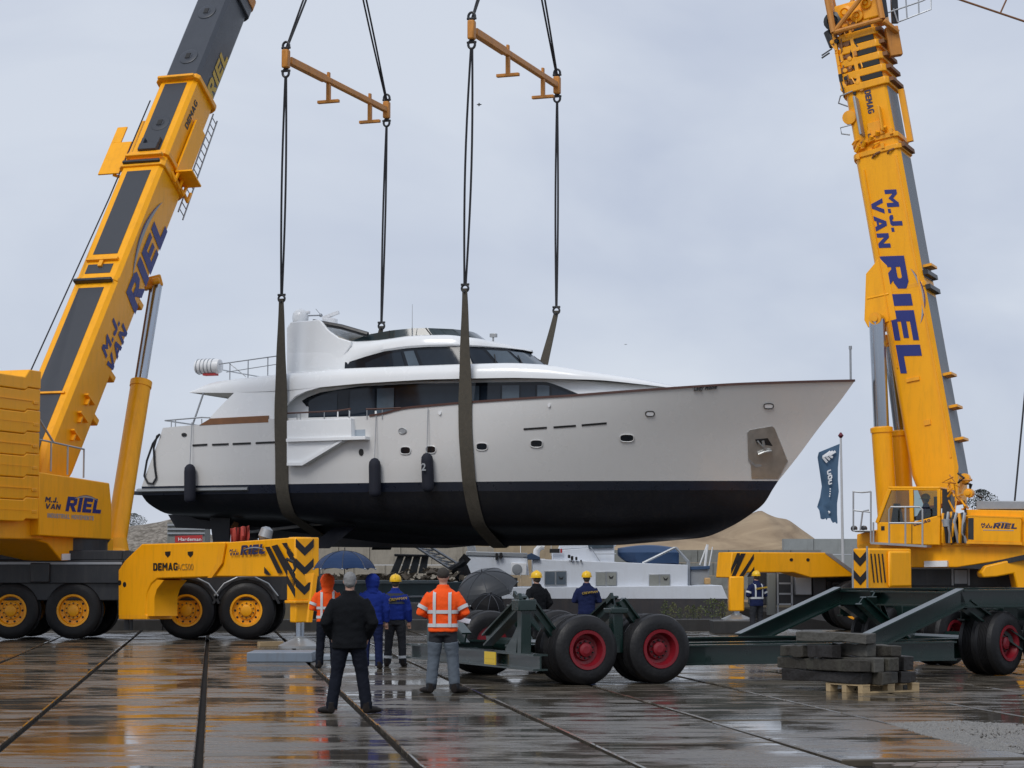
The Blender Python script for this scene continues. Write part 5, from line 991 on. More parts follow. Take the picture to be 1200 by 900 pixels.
# lettering runs down the side
o_ = Wr / 2 + .008
def rtext(s, py, y, size, sx, m, nm='owner_lettering', bold=.045, sh=.1, oo=0): return text(nm, s, m, rc, br.p(tpix(br, py), o_ + oo, y), -br.a, br.b, size, sx=sx, shear=sh, bold=bold)
block('owner_lettering', 'M.J.', M_['blue'], rc, br.p(tpix(br, 228), o_, .06), -br.a, br.b, .37, 1.5, .2, gap=.1); block('owner_lettering', 'VAN', M_['blue'], rc, br.p(tpix(br, 234), o_, -.42), -br.a, br.b, .37, 1.45, .2)
block('owner_lettering', 'RIEL', M_['blue'], rc, br.p(tpix(br, 301), o_ + .004, -.44), -br.a, br.b, .74, 1.66, .2)
block('maker_lettering', 'DEMAG', M_['navyl'], rc, br.p(tpix(br, 112), Wr * .47 + .012, -.02), -br.a, br.b, .2, .78)
swoosh(rc, br.p(tpix(br, 322), o_ + .0, .42), -br.a, br.b, 1.75, .30)
# head and lattice jib
t = u_c + 2.0
b = MB(); br.box(b, t, t + .85, -.5, .5, -.55, .55); br.box(b, t + .1, t + .7, -.52, .55, .3, .9); obj('boom_head', b, M_['yellow2'], rc, bevel=.06)
for x, y, tt, r_ in ((.55, -.2, .5, .24), (.56, .15, .3, .2), (.55, -.62, .35, .3), (.56, .5, .62, .18)):
    b = MB(); b.lathe(br.p(t + tt, x, y), br.s, [(r_, -.1), (r_, .06), (r_ * .6, .1), (r_ * .5, .05), (r_ * .3, .12)], 16); obj('head_sheave', b, M_['yellow2'] if r_ < .28 else M_['chassis'], rc)
b = MB(); b.tube([br.p(t - .35, .3, -.78), br.p(t + .15, .3, -.88)], .17, 12); obj('head_lamp', b, M_['chassis'], rc)
JB = [P(977, 38, 67.2), P(1034, 22, 66.6), P(984, 40, 68.6), P(1030, 24, 68.3)]; jd = (P(966, -20, 68) - P(977, 38, 67.6))
jb = MB(); top_ = [P(958, -60, 67.5), P(1018, -60, 66.9), P(961, -60, 69), P(1016, -60, 68.6)]
for a_, c_ in zip(JB, top_): jb.tube([a_, c_], .10, 8)
jt = obj('jib_chords', jb, M_['spread'], rc)
for a_, c_ in ((JB[0], top_[0].lerp(JB[1], .0)), (JB[0], JB[1]), (JB[0], JB[1].lerp(top_[1], .55)), (JB[2], JB[3]), (JB[2], JB[3].lerp(top_[3], .6)), (JB[0], JB[2].lerp(top_[2], .5)), (P(980, 36, 67.8), P(1000, 0, 67.8)), (P(1003, 32, 67.8), P(1028, 0, 67.6))):
    b = MB(); b.tube([a_, c_], .075, 8); obj('jib_brace', b, M_['spread'], rc)
b = MB(); b.beam(P(1035, 24, 66.6), P(1052, 38, 66.8), .2, .12); b.beam(P(1044, 32, 67), P(1050, 66, 67), .3, .4); obj('jib_hinge', b, M_['spread'], rc, bevel=.03)
b = MB(); b.beam(P(1037, 20, 67), P(1030, -30, 67), .14, .2); b.beam(P(1049, 27, 67.2), P(1046, -30, 67.2), .2, .2); obj('jib_strut', b, M_['chassis'], rc)
b = MB()
for pts in ([(1052, 26), (1091, 11), (1091, -20)], [(1037, 16), (1081, 1), (1091, -4)], [(1063, 22), (1061, -10)], [(1077, 17), (1076, -10)], [(1052, 26), (1047, 10)]): b.tube([P(x, y, 67) for x, y in pts], .025, 6)
obj('head_platform_rail', b, M_['rail'], rc)
b = MB(); b.tube([P(1120, -2, 70), P(1215, 30, 70)], .035, 6); b.tube([P(1172, 16, 70), P(1181, -4, 70)], .03, 6); obj('jib_pendant', b, M_['rust'], rc)
b = MB(); b.tube([P(1189, 588, 66), P(1203, 440, 67)], .03, 6); obj('hoist_rope', b, M_['rope'], rc)
b = MB(); b.tube([P(972, 62, 67), P(963, 68, 67)], .03, 6); b.tube([P(975, 57, 67), P(963, 65, 67)], .025, 6); obj('wind_sensor', b, M_['chassis'], rc)
rk = random.Random(21)
for k in range(46):                         # pins, lugs and pipe ends crowding the nested section ends
    t = u_c - .25 + rk.random() * 2.5; y = rk.uniform(-.75, .1); x = Wr / 2 * (.97 - .07 * (t - u_c)) + rk.uniform(-.03, .05)
    b = MB()
    if k % 3 == 0: b.lathe(br.p(t, x - .05, y), br.s, [(.07, 0), (.07, .12), (.03, .125)], 10)
    elif k % 3 == 1: l_ = rk.uniform(.1, .28); br.box(b, t, t + l_, x - .06, x + .05, y, y + rk.uniform(.04, .12))
    else: b.tube([br.p(t, x, y), br.p(t + .08, x + .07, y + .05), br.p(t + rk.uniform(.2, .5), x + .03, y + rk.uniform(-.1, .1))], .024, 6)
    obj(('pin_boss', 'lug_plate', 'pipe_loop')[k % 3], b, M_[('yellow2', 'yellow2', 'rust', 'spread', 'dark')[k % 5]], rc)
for k in range(14):                         # lugs and pipes at the lower section joint
    t = u_b - .25 + rk.random() * 1.0; y = rk.uniform(-.7, .6); b = MB(); x = Wr / 2
    if k % 2: b.tube([br.p(t, x, y), br.p(t + .05, x + .1, y + .1), br.p(t + .1, x + .02, y + .25)], .03, 6)
    else: br.box(b, t, t + .16, x - .05, x + .09, y, y + .1)
    obj(('lug_plate', 'pipe_loop')[k % 2], b, M_[('yellow2', 'rust', 'yellow2')[k % 3]], rc)
b = MB(); b.tube([br.p(u_b - .5, Wr / 2 + .03, -.45), br.p(4.5, Wr / 2 + .03, -.5)], .02, 6); obj('side_pipe', b, M_['yellow2'], rb)
# two lift cylinders
for (x0, y0), (x1, y1), (x2, y2), Y, rb_, rr_ in (((1043, 640), (1033, 502), (1027.5, 374), 66.0, .28, .235), ((1062, 640), (1054, 506), (1041, 400), 67.2, .27, .17)):
    a_, c_, e_ = P(x0, y0, Y + .3), P(x1, y1, Y + .2), P(x2, y2, Y)
    b = MB(); b.tube([a_, c_], rb_ + .03, 18); b.lathe(c_ - (c_ - a_).normalized() * .12, c_ - a_, [(rb_ + .06, 0), (rb_ + .06, .14), (rr_, .18)], 18); obj('lift_cylinder', b, M_['yellow'], rc)
    b = MB(); b.tube([c_, e_], rr_, 18); obj('cylinder_rod', b, M_['chrome'], rc)
    b = MB(); b.lathe(e_ - sr * .3, sr, [(.19, 0), (.19, .52), (.10, .522), (.10, .57), (.02, .572)], 18); obj('rod_eye', b, M_['yellow2'], rc)
b = MB(); b.tube([P(1037, 500, 66.1), P(1033, 380, 66)], .03, 6); obj('cylinder_pipe', b, M_['rust'], rc)
# ---------------------------------------------------------------- boat trailer
M_['green'] = mat('trailer_green', (.004, .018, .015), .3, var=.25, dirt=(.02, .022, .02), damt=.25, spec=.4, coat=.6)
M_['plate'] = mat('plate_yellow', (.72, .48, .02), .35, var=.1)
TY = R(23); T0 = V((1.17, 34.1, 0)); ta = V((math.cos(TY), math.sin(TY), 0)); tp = V((-math.sin(TY), math.cos(TY), 0))
MT = MX.Translation(T0) @ MX.Rotation(TY, 4, 'Z')       # x along the trailer, y away from the camera
tr = thing('boat_trailer', 'long dark green boat trailer with fat tyres and red hubs', 'trailer', MT @ V((4, 2.3, 0)), TY)
M_['hubred'] = mat('hub_red', (.20, .006, .014), .42, var=.25, dirt=(.05, .01, .01), damt=.5)
TW = make_wheel('trailer_wheel', .545, .42, .285, M_['hubred'], 0, .09)
def tmb(): return MB(MT)
for a in (0, 1.27):
    for p_, fl in ((.21, 0), (.69, 0), (4.05, 1), (4.53, 0)):
        put_wheel(tr, TW, MT @ MX.Translation((a, p_, .545)) @ RZ(math.pi if fl else 0))
    b = tmb(); b.tube([(a, .3, .545), (a, 4.4, .545)], .11, 10); obj('axle', b, M_['green'], tr)
for a, st in ((7.85, 24), (9.15, 24)):
    for p_ in (.15, .63, 3.9, 4.4): put_wheel(tr, TW, MT @ MX.Translation((a + .05 * p_, p_ + .2, .545)) @ RZ(R(st)))
    b = tmb(); b.tube([(a, .3, .545), (a, 4.4, .545)], .11, 10); obj('axle', b, M_['green'], tr)
def ib(nm, a, c, w, h, up=(0, 0, 1)): b = tmb(); b.ibeam(a, c, w, h, .028, up); return obj(nm, b, M_['green'], tr, smooth=0)
def bx(nm, a, c, w, h, up=(0, 0, 1), m='green'): b = tmb(); b.beam(a, c, w, h, up); return obj(nm, b, M_[m], tr, bevel=.012)
# end cross beam with number plate
ib('cross_beam', (-.95, -.35, .38), (-.95, 5.2, .38), .24, .25)
bx('beam_stub', (-.95, 3.6, .38), (-.4, 3.6, .38), .16, .2); bx('beam_stub', (-.95, 1.0, .38), (.2, 1.0, .38), .16, .2)
b = tmb(); b.box(-1.08, -1.066, 1.12, 1.58, .29, .49); pl_ = obj('number_plate', b, M_['plate'], tr)
b = tmb(); b.box(-1.083, -1.08, 1.15, 1.55, .38, .385); b.box(-1.083, -1.08, 1.15, 1.55, .31, .315); obj('plate_lines', b, M_['gold'], pl_)
# low side beams
ib('side_beam', (-.9, 1.05, .44), (7.9, 1.05, .44), .22, .33); ib('side_beam', (-.9, 3.65, .44), (7.9, 3.65, .44), .22, .33)
ib('outer_beam', (1.8, .28, .43), (6.9, .28, .43), .2, .32); ib('outer_beam', (1.8, 4.3, .43), (6.9, 4.3, .43), .2, .32)
for a in (2.2, 4.6, 6.6): bx('cross_member', (a, .3, .36), (a, 4.3, .36), .14, .18)
# rising struts to the raised deck, raised beams, braces
for p_ in (.28, 4.2):
    ib('rising_strut', (5.0, p_, .50), (7.1, p_, 1.33), .24, .30)
    ib('raised_beam', (7.05, p_, 1.30), (13.5, p_, 1.30), .24, .30)
    ib('brace', (7.2, p_ + .05, 1.2), (8.3, p_ + .05, .50), .20, .2)
    ib('raised_beam', (7.4, p_ + .5, 1.02), (13.5, p_ + .5, 1.02), .2, .2)
ib('brace', (6.3, 2.2, 1.25), (7.2, 2.2, .5), .2, .18); ib('brace', (7.0, 2.9, 1.35), (7.5, 3.2, .6), .18, .18)
for a in (7.15, 9.3, 11.4): ib('cross_member', (a, .28, 1.28), (a, 4.2, 1.28), .22, .26)
for a in (8.3, 9.8): bx('axle_hanger', (a, .75, .6), (a, .75, 1.15), .3, .3, (1, 0, 0)); bx('axle_hanger', (a, 3.9, .6), (a, 3.9, 1.15), .3, .3, (1, 0, 0))
# V cradles
def cradle(a):
    for s_, p0 in ((1, .32), (-1, 4.25)):
        bx('cradle_post', (a, p0, .48), (a, p0, 1.2), .17, .17, (1, 0, 0)); b = tmb(); b.box(a - .15, a + .15, p0 - .13, p0 + .15, 1.15 if a < 0 else 1.10, 1.32 if a < 0 else 1.18); obj('cradle_cap', b, M_['green'], tr, bevel=.012)
        ib('cradle_arm', (a, p0 + s_ * .05, 1.28), (a, p0 + s_ * 1.5, .66), .17, .2)
        b = tmb(); b.prism([(a - .09, p0 - s_ * .02, 1.33), (a - .09, p0 + s_ * .16, 1.24), (a - .09, p0 + s_ * .20, 1.30), (a - .09, p0 + s_ * .02, 1.42)], (.05, 0, 0)); obj('arm_tip', b, M_['green'], tr)
        bx('cradle_brace', (a, p0 + s_ * .1, .85), (a, p0 + s_ * .62, .5), .1, .12)
        ib('cradle_brace', (a + .08, p0, 1.3), (a + .62, p0, .62), .16, .14)
cradle(-.93); cradle(.64)
b = tmb(); b.prism([(-.99, .5, .5), (-.99, .9, .5), (-.99, .42, .95)], (.05, 0, 0)); obj('gusset', b, M_['green'], tr)
# small things in front of / under it
b = MB(); g = G(1118, 757, .0); 
# ---------------------------------------------------------------- timber stack on a pallet
M_['sleeper'] = mat('old_timber', (.035, .031, .024), .65, var=.45, scale=6, bump=.8, bscale=18, dirt=(.10, .10, .075), damt=.5)
M_['sleeper2'] = mat('old_timber_pale', (.075, .072, .062), .65, var=.4, scale=5, bump=.8, bscale=18, dirt=(.03, .026, .022), damt=.6)
M_['sleeper3'] = mat('old_timber_black', (.018, .016, .015), .6, var=.5, scale=6, bump=.8, bscale=18)
M_['pallet'] = mat('pallet_wood', (.42, .31, .17), .7, var=.25, scale=7, bump=.3)
FC = G(1011, 813); pd = V((.54, -.84, 0)).normalized(); pc = V((.84, .54, 0)).normalized()
MP = MX(((pc.x, -pd.x, 0, FC.x), (pc.y, -pd.y, 0, FC.y), (0, 0, 1, 0), (0, 0, 0, 1)))    # x across the front, y towards the back
pal = thing('wooden_pallet', 'pale wooden pallet under the stack of old timber sleepers', 'pallet', MP @ V((.55, .4, 0)), 0)
for y in (0, .35, .7):
    b = MB(MP); b.box(0, 1.1, y, y + .1, 0, .025); obj('bottom_board', b, M_['pallet'], pal, smooth=0)
    for x in (0, .48, .96): b = MB(MP); b.box(x, x + .14, y, y + .1, .0255, .105); obj('block', b, M_['pallet'], pal, smooth=0)
for x in (0, .24, .48, .72, .96): b = MB(MP); b.box(x, x + .14, -.005, .805, .106, .128); obj('top_board', b, M_['pallet'], pal, smooth=0)
rt = random.Random(5)
def sleeper(x, y, z, w, h, l, lab, rot=0.0, tilt=0.0, m='sleeper'):
    rot = rot or R(rt.uniform(-3, 3)); y += rt.uniform(-.12, .1)
    b = MB(MP @ MX.Translation((x, y, z)) @ MX.Rotation(rot, 4, 'Z') @ MX.Rotation(tilt, 4, 'X'))
    m = m if m == 'sleeper2' else rt.choice(('sleeper', 'sleeper', 'sleeper3')); w *= rt.uniform(.88, 1.04); h *= rt.uniform(.93, 1.0)
    n = 6; rings = []
    for k in range(n + 1):
        yy = l * k / n; j = lambda: rt.uniform(-.013, .013)
        rings.append([(-w / 2 + j(), yy, j()), (w / 2 + j(), yy, j()), (w / 2 + j(), yy, h + j()), (-w / 2 + j(), yy, h + j())])
    b.loft(rings); return obj('wooden_sleeper', b, M_[m], smooth=0, bevel=.012, label=lab, cat='sleeper', group='sleepers stacked on the pallet')
zb = .13
LO = 'dark weathered timber sleeper in the bottom layer on the pallet'
ORD = ('first', 'second', 'third', 'fourth', 'fifth')
for i, (x, l, y) in enumerate(((.10, 1.75, -.02), (.33, 1.6, -.05), (.56, 1.3, .0), (.79, 1.2, -.04), (1.02, 1.15, .02))): sleeper(x, y, zb, .21,   .17, l, '%s bottom sleeper on the pallet counting from the red-hubbed front wheels' % ORD[i], m='sleeper' if i != 2 else 'sleeper2')
MI = 'dark weathered timber sleeper in the middle layer of the stack'
for i, (x, l, y, h) in enumerate(((.02, 1.9, -.02, .17), (.25, 1.4, .03, .20), (.5, 1.1, -.03, .2), (.98, 1.0, .04, .21))): sleeper(x, y, zb + .178, .2, h, l, '%s middle-layer sleeper of the stack counting from the red-hubbed front wheels' % ORD[i], m='sleeper2' if i in (1,) else 'sleeper')
UP = 'short grey timber sleeper in the upper layer of the stack'
sleeper(.33, .12, zb + .386, .2, .19, .75, 'short pale sleeper end directly under the broad top sleeper', m='sleeper2'); sleeper(.0, .55, zb + .356, .2, .2, .55, 'short dark sleeper in the middle of the overhanging long one'); sleeper(.02, 1.25, zb + .356, .22, .17, .55, 'short dark sleeper at the tip of the overhanging long one'); sleeper(.62, .05, zb + .386, .2, .17, .7, 'short upper sleeper on the side of the steered trailer wheels', rot=R(-5))
sleeper(.28, .1, zb + .582, .26, .15, 1.25, 'broad pale timber sleeper lying crosswise on top of the stack', rot=R(14), tilt=R(1), m='sleeper2')
sleeper(1.28, .45, 0, .2, .19, .6, 'short black timber sleeper standing beside the pallet', m='sleeper')
# ---------------------------------------------------------------- people
from mathutils import noise as mn
def remesh(mb, vox, sm=3, wr=0.0, wf=9.0):
    import bmesh
    me = bpy.data.meshes.new('tmp'); me.from_pydata([tuple(p) for p in mb.v], [], mb.f); t = bpy.data.objects.new('tmp', me); COL.objects.link(t)
    m = t.modifiers.new('r', 'REMESH'); m.mode = 'VOXEL'; m.voxel_size = vox
    bpy.context.view_layer.update(); r = bpy.data.meshes.new_from_object(t.evaluated_get(bpy.context.evaluated_depsgraph_get()))
    bpy.data.objects.remove(t); bpy.data.meshes.remove(me)
    bm = bmesh.new(); bm.from_mesh(r)
    for _ in range(sm): bmesh.ops.smooth_vert(bm, verts=bm.verts, factor=.5, use_axis_x=True, use_axis_y=True, use_axis_z=True)
    if wr:
        bm.normal_update()
        for v in bm.verts: v.co += v.normal * (wr * (mn.noise(V((v.co.x * wf, v.co.y * wf, v.co.z * wf * 1.9))) + .5 * mn.noise(v.co * wf * 2.3)))
    bm.to_mesh(r); bm.free(); r.shade_smooth(); return r
def ell(mb, rings, n=18, p=2.3):          # rings: (centre, rx, ry) horizontal super-ellipses
    R_ = []
    for c, rx, ry in rings:
        rr_ = []
        for k in range(n):
            a = 2 * math.pi * k / n; cx, sy = math.cos(a), math.sin(a); q_ = (abs(cx) ** p + abs(sy) ** p) ** (-1 / p); rr_.append(V(c) + V((rx * cx * q_, ry * sy * q_, 0)))
        R_.append(rr_)
    mb.loft(R_)
def cmat(nm, c, rough=.85, bump=.35, **k): return mat(nm, c, rough, var=.18, scale=7, bump=bump, bscale=45, spec=.12, **k)
M_['skin'] = mat('skin', (.45, .26, .19), .55, var=.1); M_['boots'] = mat('boots', (.014, .011, .010), .6, var=.3, spec=.2); M_['reflect'] = mat('reflective_tape', (.52, .54, .55), .4, var=.12)
M_['hivis'] = cmat('hivis_orange', (1.0, .10, .015), .7); M_['helmet'] = mat('helmet_yellow', (.80, .48, .01), .3, var=.05)
def meobj(nm, me, mt, parent): me.materials.append(mt); me.name = nm; return inst(nm, me, parent, world(parent))
JR = [(.80, .205, .150), (.90, .20, .145), (1.0, .192, .138), (1.15, .203, .142), (1.28, .222, .145), (1.37, .215, .132), (1.43, .165, .112), (1.475, .095, .085), (1.53, .075, .078)]
def jring(z): zs = [a for a, b, c in JR]; return float(np.interp(z, zs, [b for a, b, c in JR])), float(np.interp(z, zs, [c for a, b, c in JR]))
def person(loc, face, H, label, jacket, trous, arms, hem=.82, head='hair', hair=(.05, .04, .03), feet=.14, toes=.12, lean=0.0, bulk=1.0, tape=None, band=False, group=None, sit=False, backtext=None, lower=None, yoke=None):
    k = H / 1.75; loc = V(loc); o = thing('person', label, 'person', loc, face, group); M0 = MX.Translation(loc) @ RZ(face) @ MX.Scale(k, 4)
    WM[o.name] = MX.Translation(loc) @ RZ(face)
    S_ = MX.Scale(k, 4)
    hips = [V((-.09, 0, .90)), V((.09, 0, .90))]
    if sit: knees = [V((-.12, .42, .86)), V((.12, .42, .86))]; ank = [V((-.12, .5, .48)), V((.12, .5, .48))]
    else: knees = [V((-.06 - feet * .45, .02, .50)), V((.06 + feet * .45, .03, .50))]; ank = [V((-feet, -.02, .09)), V((feet, .0, .09))]
    sh = [V((-.185, 0, 1.385)), V((.185, 0, 1.385))]
    b = MB(S_)                              # one continuous body
    for s in (0, 1):
        sg = -1 if s == 0 else 1
        b.tube([hips[s], hips[s].lerp(knees[s], .5), knees[s], knees[s].lerp(ank[s], .35), ank[s]], [.085, .08, .055, .055, .038], 12)
        b.tube([ank[s] + V((0, -.03, -.04)), ank[s] + V((sg * toes * .3, .1, -.05)), ank[s] + V((sg * toes * .5, .17, -.062))], [.04, .035, .02], 10)
        el, ha = V(arms[s][0]), V(arms[s][1]); b.tube([sh[s], sh[s].lerp(el, .5), el, el.lerp(ha, .4), ha], [.058, .05, .041, .042, .028], 12)
        d = (ha - el).normalized(); w = d.cross(V((0, 1, 0.2))).normalized(); nrm = d.cross(w)
        b.tube([ha - d * .01, ha + d * .04, ha + d * .085], [.026, .036, .03], 10)
        for f in range(4):
            r0 = ha + d * .075 + w * ((f - 1.5) * .02); b.tube([r0, r0 + d * (.04 - abs(f - 1.3) * .004) + nrm * .006, r0 + d * .06 + nrm * .025], [.0105, .0095, .007], 6)
        th = ha + d * .03 + w * (.028 * -sg); b.tube([th, th + d * .03 + w * (-sg * .022), th + d * .058 + w * (-sg * .024) + nrm * .012], [.013, .0115, .008], 6)
    ell(b, [(V((0, 0, z)), rx * .8, ry * .8) for z, rx, ry in JR[1:-2]]); b.tube([(0, -.005, 1.40), (0, .0, 1.50), (0, .01, 1.58)], [.062, .056, .058], 12)
    b.ball((0, .012, 1.645), (.074, .093, .112), 16, 12); b.ball((0, .035, 1.585), (.055, .06, .05)); b.tube([(0, .1, 1.66), (0, .122, 1.63), (0, .1, 1.622)], [.01, .016, .012], 6)
    for s in (-1, 1): b.ball((s * .076, .005, 1.635), (.012, .022, .032), 8, 6); b.ball((s * .03, .092, 1.655), .014, 8, 6)
    meobj('body', remesh(b, .0105 * k, 2), M_['skin'], o)
    b = MB(S_)                              # trousers
    ell(b, [(V((0, 0, z)), rx * bulk, ry * bulk) for z, rx, ry in ((.80, .165, .125), (.9, .178, .13), (1.0, .172, .125))])
    for s in (0, 1):
        pts = [hips[s] + V((0, 0, -.02)), hips[s].lerp(knees[s], .35), knees[s], knees[s].lerp(ank[s], .5), ank[s] + V((0, 0, .02)), ank[s] + V((0, .01, -.035))]
        b.tube(pts, [.105, .105, .082, .078, .075, .078], 14)
    meobj('trousers', remesh(b, .014 * k, 3, .007, 11), trous, o)
    for s in (0, 1):
        sg = -1 if s == 0 else 1; b = MB(S_); a_ = ank[s]
        b.tube([a_ + V((0, -.07, -.045)), a_ + V((0, -.02, -.04)), a_ + V((sg * toes * .3, .1, -.05)), a_ + V((sg * toes * .5, .19, -.058))], [.045, .052, .046, .028], 12); b.tube([a_ + V((0, -.02, .06)), a_ + V((0, -.02, -.03))], .056, 12)
        meobj('boot', remesh(b, .011 * k, 2), M_['boots'], o)
    b = MB(S_)                              # jacket
    ell(b, [(V((0, 0, z)), jring(z)[0] * bulk, jring(z)[1] * bulk) for z in [hem] + [z for z, _, _ in JR if z > hem + .03]])
    for s in (0, 1):
        el, ha = V(arms[s][0]), V(arms[s][1]); d = (ha - el).normalized()
        b.tube([sh[s] + V((.03 if s == 0 else -.03, 0, -.01)), sh[s].lerp(el, .5), el, el.lerp(ha, .5), ha - d * .01], [.09 * bulk, .076 * bulk, .066 * bulk, .06, .052], 14)
    j = meobj('jacket', remesh(b, .014 * k, 3, .008, 8), jacket, o)
    def ringband(nm, z0, z1, mt, off=.012, a0=0, a1=2 * math.pi, parent=o):
        bb = MB(world(o) @ S_); n = 28; R_ = []
        for z in (z0, z1):
            rx, ry = jring(z); R_.append([])
            for t in range(n + 1):
                a = a0 + (a1 - a0) * t / n; cx, sy = math.cos(a), math.sin(a); q_ = (abs(cx) ** 2.3 + abs(sy) ** 2.3) ** (-1 / 2.3); R_[-1].append(V(((rx * bulk + off) * cx * q_, (ry * bulk + off) * sy * q_, z)))
        bb.loft(R_, closed=False); return obj(nm, bb, mt, parent)
    if tape:
        for z in tape: ringband('reflective_band', z, z + .05, M_['reflect'])
        for s in (-1, 1):                   # braces over the back and shoulders
            bb = MB(world(o) @ S_); L0, L1 = [], []
            for z in np.linspace(tape[0], 1.40, 9):
                rx, ry = jring(z); y = -(ry * bulk + .016) * (1 - .12 * ((.11 / rx) ** 2)) ; L0.append((s * .088, y, z)); L1.append((s * .132, y + .012, z))
            for z, y in ((1.44, -.06), (1.455, .0), (1.43, .07), (1.38, .13), (1.2, .155), (tape[0], .155)): L0.append((s * .088, y, z + (.012 if z > 1.4 else 0))); L1.append((s * .132, y, z))
            bb.loft([L0, L1], closed=False); obj('reflective_brace', bb, M_['reflect'], o)
        for s in (0, 1):
            el = V(arms[s][0]); c0, c1 = sh[s].lerp(el, .62), sh[s].lerp(el, .80); bb = MB(world(o) @ S_); bb.tube([c0, c1], [.083 * bulk, .080 * bulk], 16, False); obj('sleeve_band', bb, M_['reflect'], o)
    if band:
        for s in (0, 1):
            bb = MB(world(o) @ S_); c = knees[s].lerp(ank[s], .72); d = (ank[s] - knees[s]).normalized(); bb.tube([c, c + d * .05], .090, 14, False); obj('leg_band', bb, M_['reflect'], o)
    if yoke: ringband('yoke', 1.22, 1.425, yoke, .010)
    if lower: 
        for s in (0, 1):
            bb = MB(S_); bb.tube([hips[s].lerp(knees[s], .45), knees[s], knees[s].lerp(ank[s], .5), ank[s] + V((0, 0, .03))], [.112, .088, .083, .082], 14); meobj('trouser_leg', remesh(bb, .014 * k, 2, .006, 11), lower, o)
    if backtext:
        sg_, mt_ = backtext; text('back_lettering', sg_, mt_, o, (MX.Translation(loc) @ RZ(face) @ S_) @ V((-.115, -.168, 1.27)), RZ(face).to_3x3() @ V((1, 0, .12)), (0, 0, 1), .05 * k, sx=1.0, shear=.2, thick=.03)
    b = MB(S_)
    if head == 'hair':
        b.ball((0, -.004, 1.665), (.082, .098, .100), 16, 12); b.ball((0, -.03, 1.625), (.074, .07, .07), 14, 10); meobj('hair', remesh(b, .012 * k, 2, .006, 25), mat('hair', hair, .8, var=.3, scale=20), o)
    elif head == 'beanie':
        b.ball((0, .0, 1.68), (.088, .104, .095), 16, 12); meobj('cap', remesh(b, .012 * k, 2, .003, 25), mat('cap_cloth', hair, .9, var=.3, scale=20), o)
    elif head == 'hood':
        b.ball((0, -.012, 1.632), (.140, .15, .140), 18, 12); b.ball((0, -.02, 1.55), (.125, .13, .08), 16, 10); ell(b, [(V((0, -.02, z)), r_, r_) for z, r_ in ((1.40, .12), (1.47, .105), (1.54, .10), (1.62, .09))]); meobj('hood', remesh(b, .014 * k, 2, .008, 12), jacket, o)
    elif head == 'helmet':
        b.ball((0, -.01, 1.63), (.078, .094, .09), 14, 10); meobj('hair', remesh(b, .012 * k, 2), mat('hair', hair, .8), o)
        b = MB(world(o) @ S_); hp = [(.118, -.012), (.122, 0), (.118, .03), (.108, .07), (.08, .105), (.04, .122), (.004, .126)]
        b.loft([[V((math.cos(a) * r_ * .96, .01 + math.sin(a) * r_ * 1.12, 1.672 + z)) for a in np.linspace(0, 2 * math.pi, 25)[:-1]] for r_, z in hp]); hm = obj('helmet', b, M_['helmet'], o)
        b = MB(world(o) @ S_); b.loft([[V((math.cos(a) * r_ * .96, .03 + math.sin(a) * r_ * 1.3, 1.663 + z)) for a in np.linspace(0, 2 * math.pi, 25)[:-1]] for r_, z in ((.116, 0), (.128, -.004), (.128, -.01), (.114, -.01))]); obj('brim', b, M_['helmet'], hm)
        b = MB(world(o) @ S_); b.tube([V((0, .01 + math.cos(a) * .135, 1.672 + math.sin(a) * .128)) for a in np.linspace(.3, math.pi - .3, 12)], .014, 6); obj('ridge', b, M_['helmet'], hm)
    return o
DOWN = (((-.27, -.03, 1.10), (-.27, .05, .86)), ((.27, -.03, 1.10), (.27, .05, .86)))
FRONT = (((-.29, -.02, 1.12), (-.14, .22, 1.12)), ((.29, -.02, 1.12), (.14, .22, 1.12)))
POCK = (((-.30, -.08, 1.12), (-.215, .10, .93)), ((.30, -.08, 1.12), (.215, .10, .93)))
navy = cmat('coat_navy', (.010, .012, .020)); blk = cmat('coat_black', (.007, .008, .010)); dkt = cmat('trousers_dark', (.009, .011, .018)); grt = cmat('trousers_grey', (.10, .12, .145)); char = cmat('trousers_charcoal', (.028, .03, .035))
blu = cmat('jacket_blue', (.012, .028, .19)); dnv = cmat('jacket_navy_blue', (.012, .018, .06))
person(G(409, 836), R(2), 1.74, 'grey haired person in long black coat and dark trousers standing with feet apart', blk, dkt, POCK, hem=.80, hair=(.20, .20, .20), feet=.215, toes=.34, bulk=1.1)
person(G(519, 812), R(-4), 1.79, 'person in orange hi-vis jacket, dark cap and grey trousers holding papers', M_['hivis'], char, (((-.32, -.02, 1.13), (-.16, .2, 1.08)), ((.32, -.02, 1.13), (.20, .2, 1.06))), hem=.86, head='beanie', hair=(.035, .03, .025), feet=.165, toes=.34, bulk=1.06, tape=(.93, 1.12), lower=grt)
pp = thing('papers', 'white papers held by the person in the orange jacket', 'papers', G(519, 812)); b = MB(MX.Translation(G(519, 812)) @ RZ(R(-4))); b.hexa([V((.16, .25, 1.03)), V((.36, .22, .99)), V((.38, .30, 1.05)), V((.18, .33, 1.09)), V((.16, .25, 1.035)), V((.36, .22, .995)), V((.38, .30, 1.055)), V((.18, .33, 1.095))]); obj('sheet', b, M_['white'], pp, smooth=0)
person(G(463, 781), R(-3), 1.66, 'person in blue work jacket and yellow helmet with charcoal trousers', blu, char, DOWN, hem=.90, head='helmet', feet=.15, band=True, yoke=cmat('yoke_grey', (.05, .055, .065)), backtext=('CREWMAN', M_['gold']))
person(G(436, 784), R(8), 1.70, 'person in royal blue hooded rain jacket under the blue umbrella', blu, dnv, (((-.30, .02, 1.15), (-.36, .16, 1.22)), ((.27, -.03, 1.10), (.27, .05, .86))), head='hood', feet=.13)
